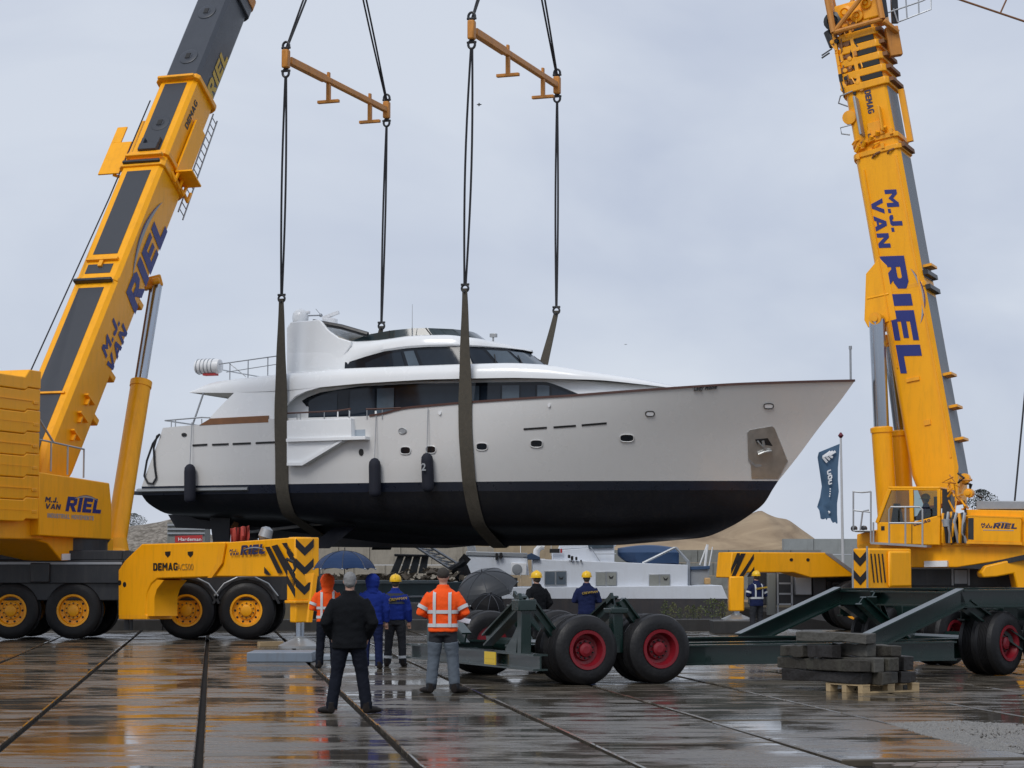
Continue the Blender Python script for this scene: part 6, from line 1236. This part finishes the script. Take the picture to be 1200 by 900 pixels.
person(G(383, 783), R(6), 1.70, 'person in orange hi-vis jacket with the orange hood up', M_['hivis'], dkt, FRONT, hem=.86, head='hood', feet=.14, tape=(.93, 1.10))
person(P(571, 690, 41.5) * V((1, 1, 0)) if 0 else V((P(571, 690, 41.5).x, 41.5, 0)), R(10), 1.68, 'person in black coat half hidden beneath the tilted black umbrella', blk, dkt, FRONT, hair=(.02, .02, .02))
person(V((P(629, 690, 46).x, 46, 0)), R(35), 1.72, 'person in black quilted jacket and yellow helmet behind the trailer cradle', cmat('quilted_black', (.008, .009, .011), bump=.8), dkt, POCK, head='helmet', bulk=1.08)
person(V((P(687.5, 690, 49).x, 49, 0)), R(0), 1.72, 'person in navy work jacket with yellow back lettering and yellow helmet by the white barge', dnv, dnv, FRONT, head='helmet', tape=None, backtext=('CREWMAN', M_['gold']), yoke=None)
person(V((P(886.5, 700, 60.5).x, 60.5, 0)), R(25), 1.73, 'person in navy work jacket with reflective bands near the crane ladder', dnv, char, FRONT, head='helmet', tape=(1.02,), backtext=('CREWMAN', M_['gold']))
oc = qc(1086, 640, -.45); person(V((oc.x, oc.y, 2.22)), R(75), 1.75, 'crane operator in blue jacket and yellow helmet seated in the cab', blu, dnv, (((-.27, .12, 1.12), (-.16, .36, 1.08)), ((.27, .12, 1.12), (.16, .36, 1.08))), head='helmet', sit=True)
# umbrellas
def umbrella(top, axis, r, col, label, drop=.30, shaft=.95):
    axis = V(axis).normalized(); top = V(top); x = axis.cross(V((0, 1, 0))).normalized(); y = axis.cross(x)
    u = thing('umbrella', label, 'umbrella', top - axis * shaft); b = MB(); n = 64; rings = []
    for j in range(9):
        t = j / 8; rings.append([])
        for k in range(n):
            a = 2 * math.pi * k / n; sc = abs(math.sin(a * 4)); rr_ = r * math.sin(t * 1.25) / math.sin(1.25) * (1 - .09 * sc * t); h = drop * (1 - math.cos(t * 1.25)) / (1 - math.cos(1.25)) - .02 * sc * t * t
            rings[-1].append(top - axis * h + (x * math.cos(a) + y * math.sin(a)) * max(rr_, .004))
    b.loft(rings, caps=False); obj('canopy', b, col, u, smooth=9)
    b = MB(); b.tube([top + axis * .06, top - axis * shaft], .01, 6); b.tube([top - axis * shaft, top - axis * (shaft + .05) + x * .03, top - axis * shaft + x * .06], .014, 6); obj('shaft', b, M_['chassis'], u)
    for k in range(8):
        a = 2 * math.pi * k / 8; d = x * math.cos(a) + y * math.sin(a); b = MB(); b.tube([top - axis * (drop * (1 - math.cos(t * 1.25)) / (1 - math.cos(1.25)) + .008) + d * (r * math.sin(t * 1.25) / math.sin(1.25)) for t in np.linspace(0, 1, 7)], .007, 5); obj('rib', b, M_['galv'], u)
        b = MB(); b.tube([top - axis * (drop * (1 - math.cos(t * 1.25)) / (1 - math.cos(1.25)) - .004) + d * (r * math.sin(t * 1.25) / math.sin(1.25)) for t in np.linspace(0.03, 1, 9)], .006, 5); obj('seam', b, M_['strip'], u)
        tip = top - axis * (drop + .0) + d * r; b = MB(); b.ball(tip, .018, 8, 6); obj('rib_tip', b, M_['greyl'], u)
    return u
umbrella(P(404, 645.5, G(436, 784).y), (0, 0, 1), .56, cmat('umbrella_blue', (.018, .04, .10), .5, 0), 'open dark blue umbrella raised above the group of onlookers', drop=.33, shaft=.92)
umbrella(P(565, 671, 41.0), (-.22, -.42, .88), .60, mat('umbrella_black', (.028, .031, .035), .42, var=.2, spec=.4), 'open black umbrella tilted back behind the trailer wheels', drop=.36)
umbrella(P(575, 697, 40.4), (.15, -.45, .86), .33, cmat('canopy_fill_black', (.006, .006, .007), .6, 0), 'small black canopy shape standing in for the dark area under the tilted umbrella', drop=.3, shaft=.6)  # added canopy shape, stands in for the dark area beneath the tilted umbrella
# ---------------------------------------------------------------- canal side: barges, far bank, piles, flag
M_['bargew'] = mat('barge_white', (.66, .70, .76), .4, var=.05, dirt=(.45, .45, .42), damt=.2); M_['barged'] = mat('barge_hull', (.04, .038, .042), .6, var=.3, dirt=(.08, .06, .05), damt=.5)
M_['teal'] = mat('barge_teal', (.06, .095, .105), .5, var=.2, dirt=(.04, .04, .035), damt=.4); M_['conc'] = mat('block_concrete', (.30, .27, .22), .85, var=.2, scale=4, dirt=(.14, .125, .10), damt=.7, bump=.3)
M_['concg'] = mat('block_grey', (.20, .205, .19), .85, var=.2, scale=4, dirt=(.10, .10, .085), damt=.7, bump=.3)
YB = 82.0
wb = thing('canal_barge', 'white canal barge with three square cabin windows moored behind the trailer', 'barge', (3, YB, -1.2))
def fb(nm, pts, Y, dep, m, par=wb, bevel=.02, smooth=35): b = MB(); b.prism([P(x, y, Y) for x, y in pts], (0, dep, 0)); return obj(nm, b, M_[m] if isinstance(m, str) else m, par, bevel=bevel, smooth=smooth)
fb('hull', ((520, 702), (853, 702), (848, 740), (840, 775), (520, 775)), YB, 4.6, 'barged')
fb('bulwark', ((578, 700), (585, 688), (620, 688), (846, 686), (853, 702), (578, 702)), YB - .02, 4.7, 'bargew')
fb('cabin', ((624, 655), (806, 662), (806, 688), (624, 690)), YB + .25, 3.6, 'bargew')
for cx, cy, w, h in ((651, 677.5, 26, 18), (710.5, 678.5, 25, 18), (773, 681, 25, 17)):
    wf = fb('window', ((cx - w / 2, cy - h / 2), (cx + w / 2, cy - h / 2), (cx + w / 2, cy + h / 2), (cx - w / 2, cy + h / 2)), YB + .20, .08, 'galv')
    for s in (-1, 1): fb('pane', ((cx + (s - 1) * w / 4 + .9 + (w / 2 if 0 else 0), cy - h / 2 + 1.6), (cx + (s + 1) * w / 4 - .9, cy - h / 2 + 1.6), (cx + (s + 1) * w / 4 - .9, cy + h / 2 - 1.6), (cx + (s - 1) * w / 4 + .9, cy + h / 2 - 1.6)), YB + .185, .03, mat('curtain_pane', (.26, .27, .25), .15, var=.3, scale=3) if cx > 700 else M_['pane2'], wf, 0)
for cx, cy in ((657.5, 677), (716, 676), (780, 678)): fb('bird_sticker', ((cx - 3, cy - 2), (cx, cy + .6), (cx + 3, cy - 1.6), (cx + 1.5, cy + 2), (cx - 1.5, cy + 2)), YB + .17, .012, 'dark', bevel=0)
fb('wheelhouse', ((648, 645), (720, 640), (720, 660), (648, 657)), YB + .8, 2.4, 'bargew')
fb('wheelhouse_window', ((688, 634), (719, 634), (719, 642), (690, 643)), YB + .7, .1, 'pane2')
fb('wheelhouse_top', ((660, 628), (722, 626), (722, 640), (655, 644)), YB + .9, 2.2, 'bargew')
fb('aft_cabin', ((547, 651), (618, 653), (620, 674), (547, 673)), YB + .3, 3.2, 'bargew')
fb('aft_cabin_roof', ((546, 646), (618, 648), (619, 653), (546, 651)), YB + .25, 3.3, 'galv')
fb('chimney', ((547, 640), (556, 637), (559, 651), (549, 651)), YB + .8, .5, 'galv')
au = fb('air_unit', ((599, 659), (617, 660), (617, 674), (599, 674)), YB + .05, .3, 'white')
b = MB(); b.lathe(P(606, 667, YB + .04), (0, -1, 0), [(.19, -.02), (.19, .02), (.16, .025)], 18); obj('fan_grille', b, M_['galv'], au)
b = MB(); b.tube([P(628, 655, YB + .4), P(629, 645, YB + .4), P(634, 640, YB + .4), P(638, 641, YB + .4)], .13, 10); obj('vent_pipe', b, M_['white'], wb)
fb('deck_bundle', ((618, 650), (623, 648), (633, 653), (633, 656), (618, 656)), YB + .1, .5, mat('bundle_blue', (.03, .06, .12), .7))
for x, y, w, h in ((667, 652, 3, 4), (670.5, 654, 3, 5), (675.5, 654.5, 2.5, 4), (681, 657, 1.8, 2), (582, 652, 3, 8), (587, 651, 3.5, 7), (604, 683, 5, 12)): fb('deck_fitting', ((x - w / 2, y - h / 2), (x + w / 2, y - h / 2), (x + w / 2, y + h / 2), (x - w / 2, y + h / 2)), YB + .1, .25, 'dark')
fb('name_board', ((644, 643), (656, 643), (656, 648), (644, 648)), YB + .6, .05, 'dark'); fb('flag_box', ((656.5, 643), (659, 643), (659, 648), (656.5, 648)), YB + .6, .05, 'red')
b = MB()
for pts in ([(692, 641), (704, 659), (722, 659)], [(697, 649), (722, 649)]): b.tube([P(x, y, YB + .6) for x, y in pts], .02, 5)
obj('hand_rail', b, M_['rail'], wb)
# blue dinghy on the cabin roof with its davit
dg = thing('dinghy', 'blue covered dinghy lying on the barge cabin roof', 'dinghy', P(762, 660, YB + 1.5)); b = MB(); rr_ = []
for t in np.linspace(0, 1, 16):
    x = 724 + 71 * t; c = P(x, 650, YB + 1.6); w = .62 * math.sin(math.pi * min(1, .12 + t * .75)) ** .6 * (1 if t < .95 else .9); top_ = .20 + .12 * math.sin(math.pi * t); bt = -.33 + .36 * (1 - min(1, t * 3.2)) ** 2
    rr_.append([c + V((0, -w, .08)), c + V((0, -w * .75, bt)), c + V((0, 0, bt - .06)), c + V((0, w * .75, bt)), c + V((0, w, .08)), c + V((0, w * .5, top_)), c + V((0, 0, top_ + .05)), c + V((0, -w * .5, top_))])
b.loft(rr_); obj('hull', b, mat('dinghy_blue', (.02, .055, .13), .55, var=.2), dg, smooth=60)
b = MB(); b.tube([P(753, 660, YB + .6), P(790, 642, YB + .6), P(792, 642, YB + .6), P(806.5, 658, YB + .6)], .05, 8); b.tube([P(806.5, 657, YB + .6), P(806.5, 687, YB + .6)], .07, 8); obj('davit', b, M_['galv'], wb)
fb('deck_box', ((809, 667), (831, 666), (831, 684), (809, 686)), YB + .8, .8, 'galv'); fb('deck_cover', ((808, 664), (832, 663), (832, 667), (808, 668)), YB + .7, 1.0, mat('cover_blue', (.03, .07, .15), .6))
fb('gas_bottle', ((825.5, 677), (833, 677), (833, 685), (825.5, 685)), YB + .5, .25, mat('bottle_tan', (.45, .28, .12), .5), bevel=.05)
b = MB(); b.tube([P(826, 664, YB + 1), P(829, 638, YB + 1)], .05, 6); b.tube([P(820, 662, YB + 1), P(828, 640, YB + 1)], .03, 6); b.tube([P(831, 663, YB + 1), P(835, 641, YB + 1)], .025, 6); obj('folded_mast', b, M_['white'], wb)
# working barge with rubble and a hopper
wk = thing('work_barge', 'grey green work barge with rubble heap and slanted hopper', 'barge', (-4, 78, -1.2))
YW = 77.0
fb('hull', ((360, 684), (546, 682), (546, 735), (540, 770), (360, 770)), YW, 5.5, 'teal', wk)
fb('coaming', ((360, 680), (520, 680), (520, 684), (360, 684.5)), YW - .05, .3, mat('coaming_grey', (.22, .26, .27), .5), wk)
fb('rubbing_band', ((360, 700), (546, 697), (546, 699.5), (360, 702.5)), YW - .06, .1, 'galv', wk); fb('fender_board', ((360, 716), (520, 716), (520, 742), (360, 742)), YW - .2, .2, 'kerb', wk)
rub = MB(); rw_ = random.Random(8)
for k in range(260):
    x = rw_.uniform(362, 545); y = 680 - rw_.random() * (4 + 9 * max(0, 1 - abs(x - 500) / 60)); c = P(x, y, YW + rw_.uniform(.5, 2.5)); s = rw_.uniform(.08, .28)
    rub.add([c + V((rw_.uniform(-s, s), rw_.uniform(-s, s), rw_.uniform(-s, s) * .7)) for _ in range(4)], [(0, 1, 2), (0, 2, 3), (0, 3, 1), (1, 3, 2)])
obj('rubble', rub, mat('rubble_brown', (.16, .125, .085), .9, var=.4, scale=3), wk, smooth=0, kind='stuff')
for k in range(4): fb('hopper_plate', ((457 + k * 11, 672), (466 + k * 11, 672), (474 + k * 9.5, 651), (466 + k * 9.5, 651)), YW + 2.2 + .03 * k, .2, mat('hopper_grey', (.045, .052, .058), .5, var=.2), wk)
fb('hopper_rim', ((462, 649), (504, 650), (504, 652.5), (462, 652)), YW + 2.1, 1.0, 'chassis', wk)
b = MB()
for (x0, y0, x1, y1) in ((488, 641, 530, 668), (500, 638, 545, 666)): b.tube([P(x0, y0, YW + 1.2), P(x1, y1, YW + 1.2)], .055, 6)
for k in range(6): x = 490 + k * 7; b.tube([P(x, 642 + k * 4.5, YW + 1.2), P(x + 13 - (k % 2) * 3, 640 + k * 4.6, YW + 1.2)], .03, 5); b.tube([P(x, 642 + k * 4.5, YW + 1.2), P(x + 18, 645 + k * 4.6, YW + 1.2)], .03, 5)
obj('lattice_arm', b, M_['galv'], wk)
b = MB(); b.tube([P(528, 669, YW + 1), P(545, 658, YW + 1)], .14, 8); b.beam(P(541, 660, YW + 1), P(548, 652, YW + 1), .2, .32); b.beam(P(538, 672, YW + 1), P(550, 667, YW + 1), .3, .34); b.tube([P(533, 672, YW + 1), P(541, 682, YW + 1)], .09, 8); obj('grab_arm', b, M_['chassis'], wk)
# clutter on the quay behind the onlookers
for x, y0, y1, w, m, lab in ((548, 700, 728, 24, 'chassis', 'dark machine housing standing behind the person with papers'), (488, 706, 735, 22, 'barged', 'dark stack of tyres and drums on the work barge side')):
    c = P(x, y1, 72.0); b = MB(); b.box(c.x - w / 72, c.x + w / 72, 70.6, 71.6, -1.2, P(x, y0, 71).z); obj('machine_housing', b, M_[m], smooth=0, bevel=.05, label=lab, cat='machine')
# concrete block walls on the far bank
def block_wall(label, x0, x1, ytop, Y, rows, bl, bh, mt, base=0.2, seed=1):
    w = thing('block_wall', label, 'wall', (P((x0 + x1) / 2, 660, Y).x, Y, base)); r_ = random.Random(seed); zt = P((x0 + x1) / 2, ytop, Y).z; bh = (zt - base) / rows
    me = mesh_of('block', MB().box(-.5, .5, 0, 1, 0, 1), smooth=0); me.materials.append(mt); X0, X1 = P(x0, 660, Y).x, P(x1, 660, Y).x
    for j in range(rows):
        x = X0 - (bl / 2 if j % 2 else 0)
        while x < X1:
            M = MX.Translation((x + bl / 2, Y + r_.uniform(-.03, .03), base + j * bh)) @ MX.Diagonal((bl - .025, .7, bh - .02, 1)); inst('block', me, w, M); x += bl
    return w
block_wall('pale concrete block wall on the far bank left of the barges', 360, 560, 640, 113, 3, 1.6, .8, M_['conc'], seed=2)
block_wall('grey concrete block wall holding back the sand heap', 690, 935, 644, 113.4, 4, 1.6, .8, M_['concg'], seed=3)
block_wall('grey concrete block wall behind the flagpole', 936, 1012, 631, 116, 4, 1.6, .8, mat('block_light', (.27, .29, .29), .85, var=.15, dirt=(.18, .19, .18), damt=.5), seed=4)
block_wall('tan brick coloured wall behind the white barge', 556, 690, 638, 114.5, 4, 1.6, .8, mat('block_tan', (.33, .26, .17), .85, var=.2, dirt=(.2, .15, .1), damt=.6), seed=5)
# heaps of gravel and sand
def heap(name, prof, Y, dep, mt, label, cat, rough=.15, base=.2, seed=0):
    n = len(prof); xs = np.linspace(prof[0][0], prof[-1][0], 90); b = MB(); rows = []
    for j in range(26):
        t = j / 25 * 2 - 1; row = []
        for x in xs:
            y = float(np.interp(x, [a for a, c in prof], [c for a, c in prof])); p = P(x, y, Y); h = max(0, p.z - base); k = max(0, 1 - abs(t) ** 1.3)
            z = base + h * k + rough * k * (mn.noise(V((p.x * .35 + seed, t * 4, 0))) + .4 * mn.noise(V((p.x * 1.3, t * 9 + seed, 3))))
            row.append((p.x, Y + t * dep, z - .05))
        rows.append(row)
    b.loft(rows, closed=False); return obj(name, b, mt, smooth=60, label=label, cat=cat)
def heap_mat(nm, c1, c2, sc, det=8, stretch=(1, 1, 1), bump=.6):
    m = mat(nm, c1, .95, bump=bump, bscale=sc * 2); t = m.node_tree; L = t.links.new; p = t.nodes['Principled BSDF']; tc = N('ShaderNodeTexCoord', t); mp = N('ShaderNodeMapping', t); mp.inputs['Scale'].default_value = stretch; L(tc.outputs['Object'], mp.inputs[0])
    no = N('ShaderNodeTexNoise', t); no.inputs['Scale'].default_value = sc; no.inputs['Detail'].default_value = det; no.inputs['Roughness'].default_value = .65; no.inputs['Distortion'].default_value = .8; L(mp.outputs[0], no.inputs[0])
    mr = N('ShaderNodeMapRange', t); mr.inputs[1].default_value = .38; mr.inputs[2].default_value = .62; L(no.outputs[0], mr.inputs[0]); mx = N('ShaderNodeMix', t, data_type='RGBA'); mx.inputs[6].default_value = (*c1, 1); mx.inputs[7].default_value = (*c2, 1); L(mr.outputs[0], mx.inputs[0]); L(mx.outputs[2], p.inputs['Base Color']); return m
heap('gravel_heap', ((60, 690), (100, 630), (140, 616), (160, 613), (190, 609.5), (205, 606), (225, 612), (280, 645), (300, 690)), 128, 12, heap_mat('gravel_brown', (.10, .085, .065), (.27, .24, .20), 3.2, 3), 'brown speckled gravel heap behind the left crane', 'gravel heap', .1, seed=3)
heap('sand_heap', ((600, 690), (640, 655), (700, 636), (760, 630), (800, 625), (850, 612), (893, 597), (905, 603), (930, 615), (950, 627), (968, 640), (985, 690)), 126, 13, heap_mat('sand_brown', (.20, .14, .085), (.36, .27, .17), .35, 8, (.5, .5, 2.2), .3), 'large brown sand heap beyond the yacht bow', 'sand heap', .35, seed=9)
# red board, red cloth, tiny tree behind the left crane
sg_ = thing('red_board', 'red board with white lettering seen below the yacht stern', 'sign', P(220, 640, 100) * V((1, 1, 0)))
fb('board', ((205, 628), (237, 627), (237, 635), (205, 636)), 100, .12, 'red', sg_, 0); text('lettering', 'Hardeman', M_['white'], sg_, P(208.5, 633.8, 99.97), (1, 0, 0.0), (0, 0, 1), .15, sx=1.15, bold=.01)
fb('post', ((208, 634), (209, 634), (209, 690), (208, 690)), 100.2, .1, 'galv', sg_, 0); fb('post', ((233, 634), (234, 634), (234, 690), (233, 690)), 100.2, .1, 'galv', sg_, 0)
sh_ = thing('storage_shed', 'low grey corrugated shed above the red board', 'shed', P(222, 640, 108) * V((1, 1, 0))); fb('wall', ((196, 612), (240, 612), (240, 690), (196, 690)), 108, 2, 'concg', sh_, 0)
for k in range(3): fb('cladding_band', ((196, 614 + k * 5), (240, 614 + k * 5), (240, 616 + k * 5), (196, 616 + k * 5)), 107.9, .08, 'galv', sh_, 0)
rc_ = MB(); rws = []
for t in np.linspace(0, 1, 12): x = 270 + 22 * t; rws.append([P(x, 619 - 3 * t + .6 * math.sin(t * 17), 56 + .15 * math.sin(t * 13)), P(x + .5, 628, 55.9 + .2 * math.sin(t * 16 + 1)), P(x + .3, 637, 56 + .12 * math.sin(t * 19))])
rc_.loft(rws, closed=False); rv = [p + V((0, .05, 0)) for r in rws for p in r]; obj('red_cloth', rc_, mat('cloth_red', (.42, .06, .045), .75, var=.2), lc, smooth=60)
b = MB(); b.lathe(P(309, 634, 53.5), (.3, 0, 1), [(.05, -.05), (.17, .1), (.15, .3), (.05, .36)], 12); obj('work_lamp', b, M_['galv'], lc)
# flag
fl = thing('flag_on_pole', 'blue banner flag with white chevrons on a tall white flagpole', 'flag', P(987, 660, 98) * V((1, 1, 0)))
b = MB(); p0 = P(988.5, 690, 98); p1 = P(985.3, 512, 98); b.tube([p0 * V((1, 1, 0)), p1], [.075, .045], 12); obj('pole', b, mat('pole_grey', (.5, .5, .5), .4), fl); b = MB(); b.lathe(p1, (0, 0, 1), [(.05, -.05), (.13, .06), (.03, .2)], 10); obj('finial', b, mat('finial_red', (.12, .01, .02), .5), fl)
b = MB(); rws = []
L_ = [(959.5, 530), (958, 536), (961, 556), (963, 570), (961, 583), (957.5, 594), (960, 598), (961.5, 606)]; R_ = [(984, 520), (983.5, 530), (982, 548), (982, 562), (983, 576), (981, 590), (981, 602), (981.5, 612)]
def fpt(s, t): i = t * 7; k = min(int(i), 6); f = i - k; lx = L_[k][0] + (L_[k + 1][0] - L_[k][0]) * f; ly = L_[k][1] + (L_[k + 1][1] - L_[k][1]) * f; rx = R_[k][0] + (R_[k + 1][0] - R_[k][0]) * f; ry = R_[k][1] + (R_[k + 1][1] - R_[k][1]) * f; return P(rx + (lx - rx) * s, ry + (ly - ry) * s, 98 + .22 * math.sin(s * 5 + t * 6) * s)
nn_ = 14; rg = random.Random(4)
for j in range(29):
    t = j / 28; rws.append([fpt(s / nn_, t) + (V((0, 0, rg.uniform(-.1, .1))) if j == 28 else V()) for s in range(nn_ + 1)])
b.loft(rws, closed=False); fo_ = obj('flag_cloth', b, mat('flag_blue', (.06, .12, .20), .8, var=.12), fl, smooth=60)
def fstroke(pts, w, nm): 
    bb = MB()
    for (s0, t0), (s1, t1) in zip(pts, pts[1:]):
        a, c = fpt(s0, t0) - V((0, .12, 0)), fpt(s1, t1) - V((0, .12, 0)); bb.beam(a, c, .03, w, (0, -1, 0)) if 0 else bb.beam(a, c, w, .02, (0, -1, 0))
    obj(nm, bb, M_['white'], fo_)
for k in range(3): s0 = .78 - k * .14; fstroke([(s0 - .34 + k * .02, .085 + k * .012), (s0, .15), (s0 - .18, .205 - k * .015)], .10, 'chevron')
for k, (s, t) in enumerate(((.52, .30), (.50, .36), (.50, .42))): fstroke([(s - .1, t - .018), (s + .08, t - .018), (s + .08, t + .02), (s - .1, t + .02)] + ([(s - .1, t - .018)] if k == 1 else []), .06, 'flag_letter')
for k in range(4): fstroke([(.52, .50 + k * .03), (.46, .51 + k * .03)], .05, 'flag_letter')
fstroke([(.5, .84), (.42, .86), (.5, .88)], .05, 'flag_letter')
# plants along the quay edge and small trees far behind
def leafy(c, h, w, n, mt, parent, nm, seed, lf=1.0):
    r_ = random.Random(seed); b = MB()
    for _ in range(n):
        t = r_.random(); rad = w * math.sin(math.pi * min(1, .15 + t * .8)) * math.sqrt(r_.random()); a = r_.random() * 6.28; p = c + V((rad * math.cos(a), rad * math.sin(a), h * (.1 + .9 * t))); s = h * r_.uniform(.05, .11) * lf; d = V((r_.uniform(-1, 1), r_.uniform(-1, 1), r_.uniform(0, 1.4))).normalized() * s; e = d.cross(V((r_.uniform(-1, 1), r_.uniform(-1, 1), .3))).normalized() * s * .4
        b.add([p, p + d * .5 + e, p + d, p + d * .5 - e], [(0, 1, 2, 3)])
    obj(nm, b, mt, parent, smooth=0)
gl = [mat('shrub_green', (.075, .10, .03), .7, var=.4, scale=20), mat('shrub_olive', (.12, .13, .05), .7, var=.4, scale=20)]
for k, (x, y, h, w, lab) in enumerate(((780, 727, .55, .16, 0), (789, 727, .5, .15, 0), (797, 728, .35, .13, 0), (806, 727, .42, .14, 0), (813, 727, .42, .12, 0), (819, 728, .38, .12, 0), (835, 727, .62, .42, 1), (847, 727, .55, .16, 0))):
    c = P(x, y, 66.05); c.z = .32; t = thing('shrub', '%s upright green shrub at the quay edge counting from the outrigger mat' % ('seventh', 'sixth', 'fifth', 'fourth', 'third', 'second', '', 'first')[k] if not lab else 'broad rounded green shrub at the quay edge before the barge', 'shrub', c, 0, 'shrubs at the quay edge')
    b = MB(); b.tube([c, c + V((0, 0, h * .9))], [.02, .006], 5); obj('stem', b, M_['kerb'], t); leafy(c, h, w, 260 if lab else 150, gl[k % 2], t, 'foliage', k)
for k, (x, y0, y1, w, Y) in enumerate(((156, 602, 618, 1.0, 150), (1150, 574, 600, .9, 110), (745, 628, 640, 0, 0))):
    if not Y: continue
    c = P(x, y1, Y); g_ = V((c.x, c.y, .2)); t = thing('tree', 'distant dark bare topped tree above the gravel heap' if k == 0 else 'distant dark tree top behind the crane winch', 'tree', g_); b = MB(); h = P(x, y0, Y).z; b.tube([g_, V((c.x, c.y, h * .8))], [.2, .05], 6); obj('trunk', b, M_['kerb'], t)
    leafy(V((c.x, c.y, P(x, y1, Y).z)), h - c.z, w, 1500, mat('tree_dark', (.05, .06, .05), .8), t, 'crown', 40 + k, .75)
# birds
for x, y, s, Y, lab in ((561.5, 122.5, 4.2, 60, 'dark bird flying between the two sling ropes'), (733, 403.5, 2.6, 70, 'pale bird gliding above the foredeck')):
    c = P(x, y, Y); u = s * Y / F; t = thing('bird', lab, 'bird', c); b = MB(); b.tube([c + V((-u * .7, 0, 0)), c + V((-u * .3, 0, 0)), c + V((u * .3, 0, 0)), c + V((u * .8, 0, .0))], [u * .05, u * .22, u * .2, u * .03], 8); mt = M_['chassis'] if Y == 60 else M_['galv']; obj('body', b, mt, t)
    for sg in (-1, 1): b = MB(); b.add([c + V((-u * .2, 0, 0)), c + V((u * .3, 0, 0)), c + V((u * .1, sg * u, u * (.7 if Y == 60 else .15) * sg)), c + V((-u * .2, sg * u, u * (.7 if Y == 60 else .15) * sg))], [(0, 1, 2, 3)]); obj('wing', b, mt, t)
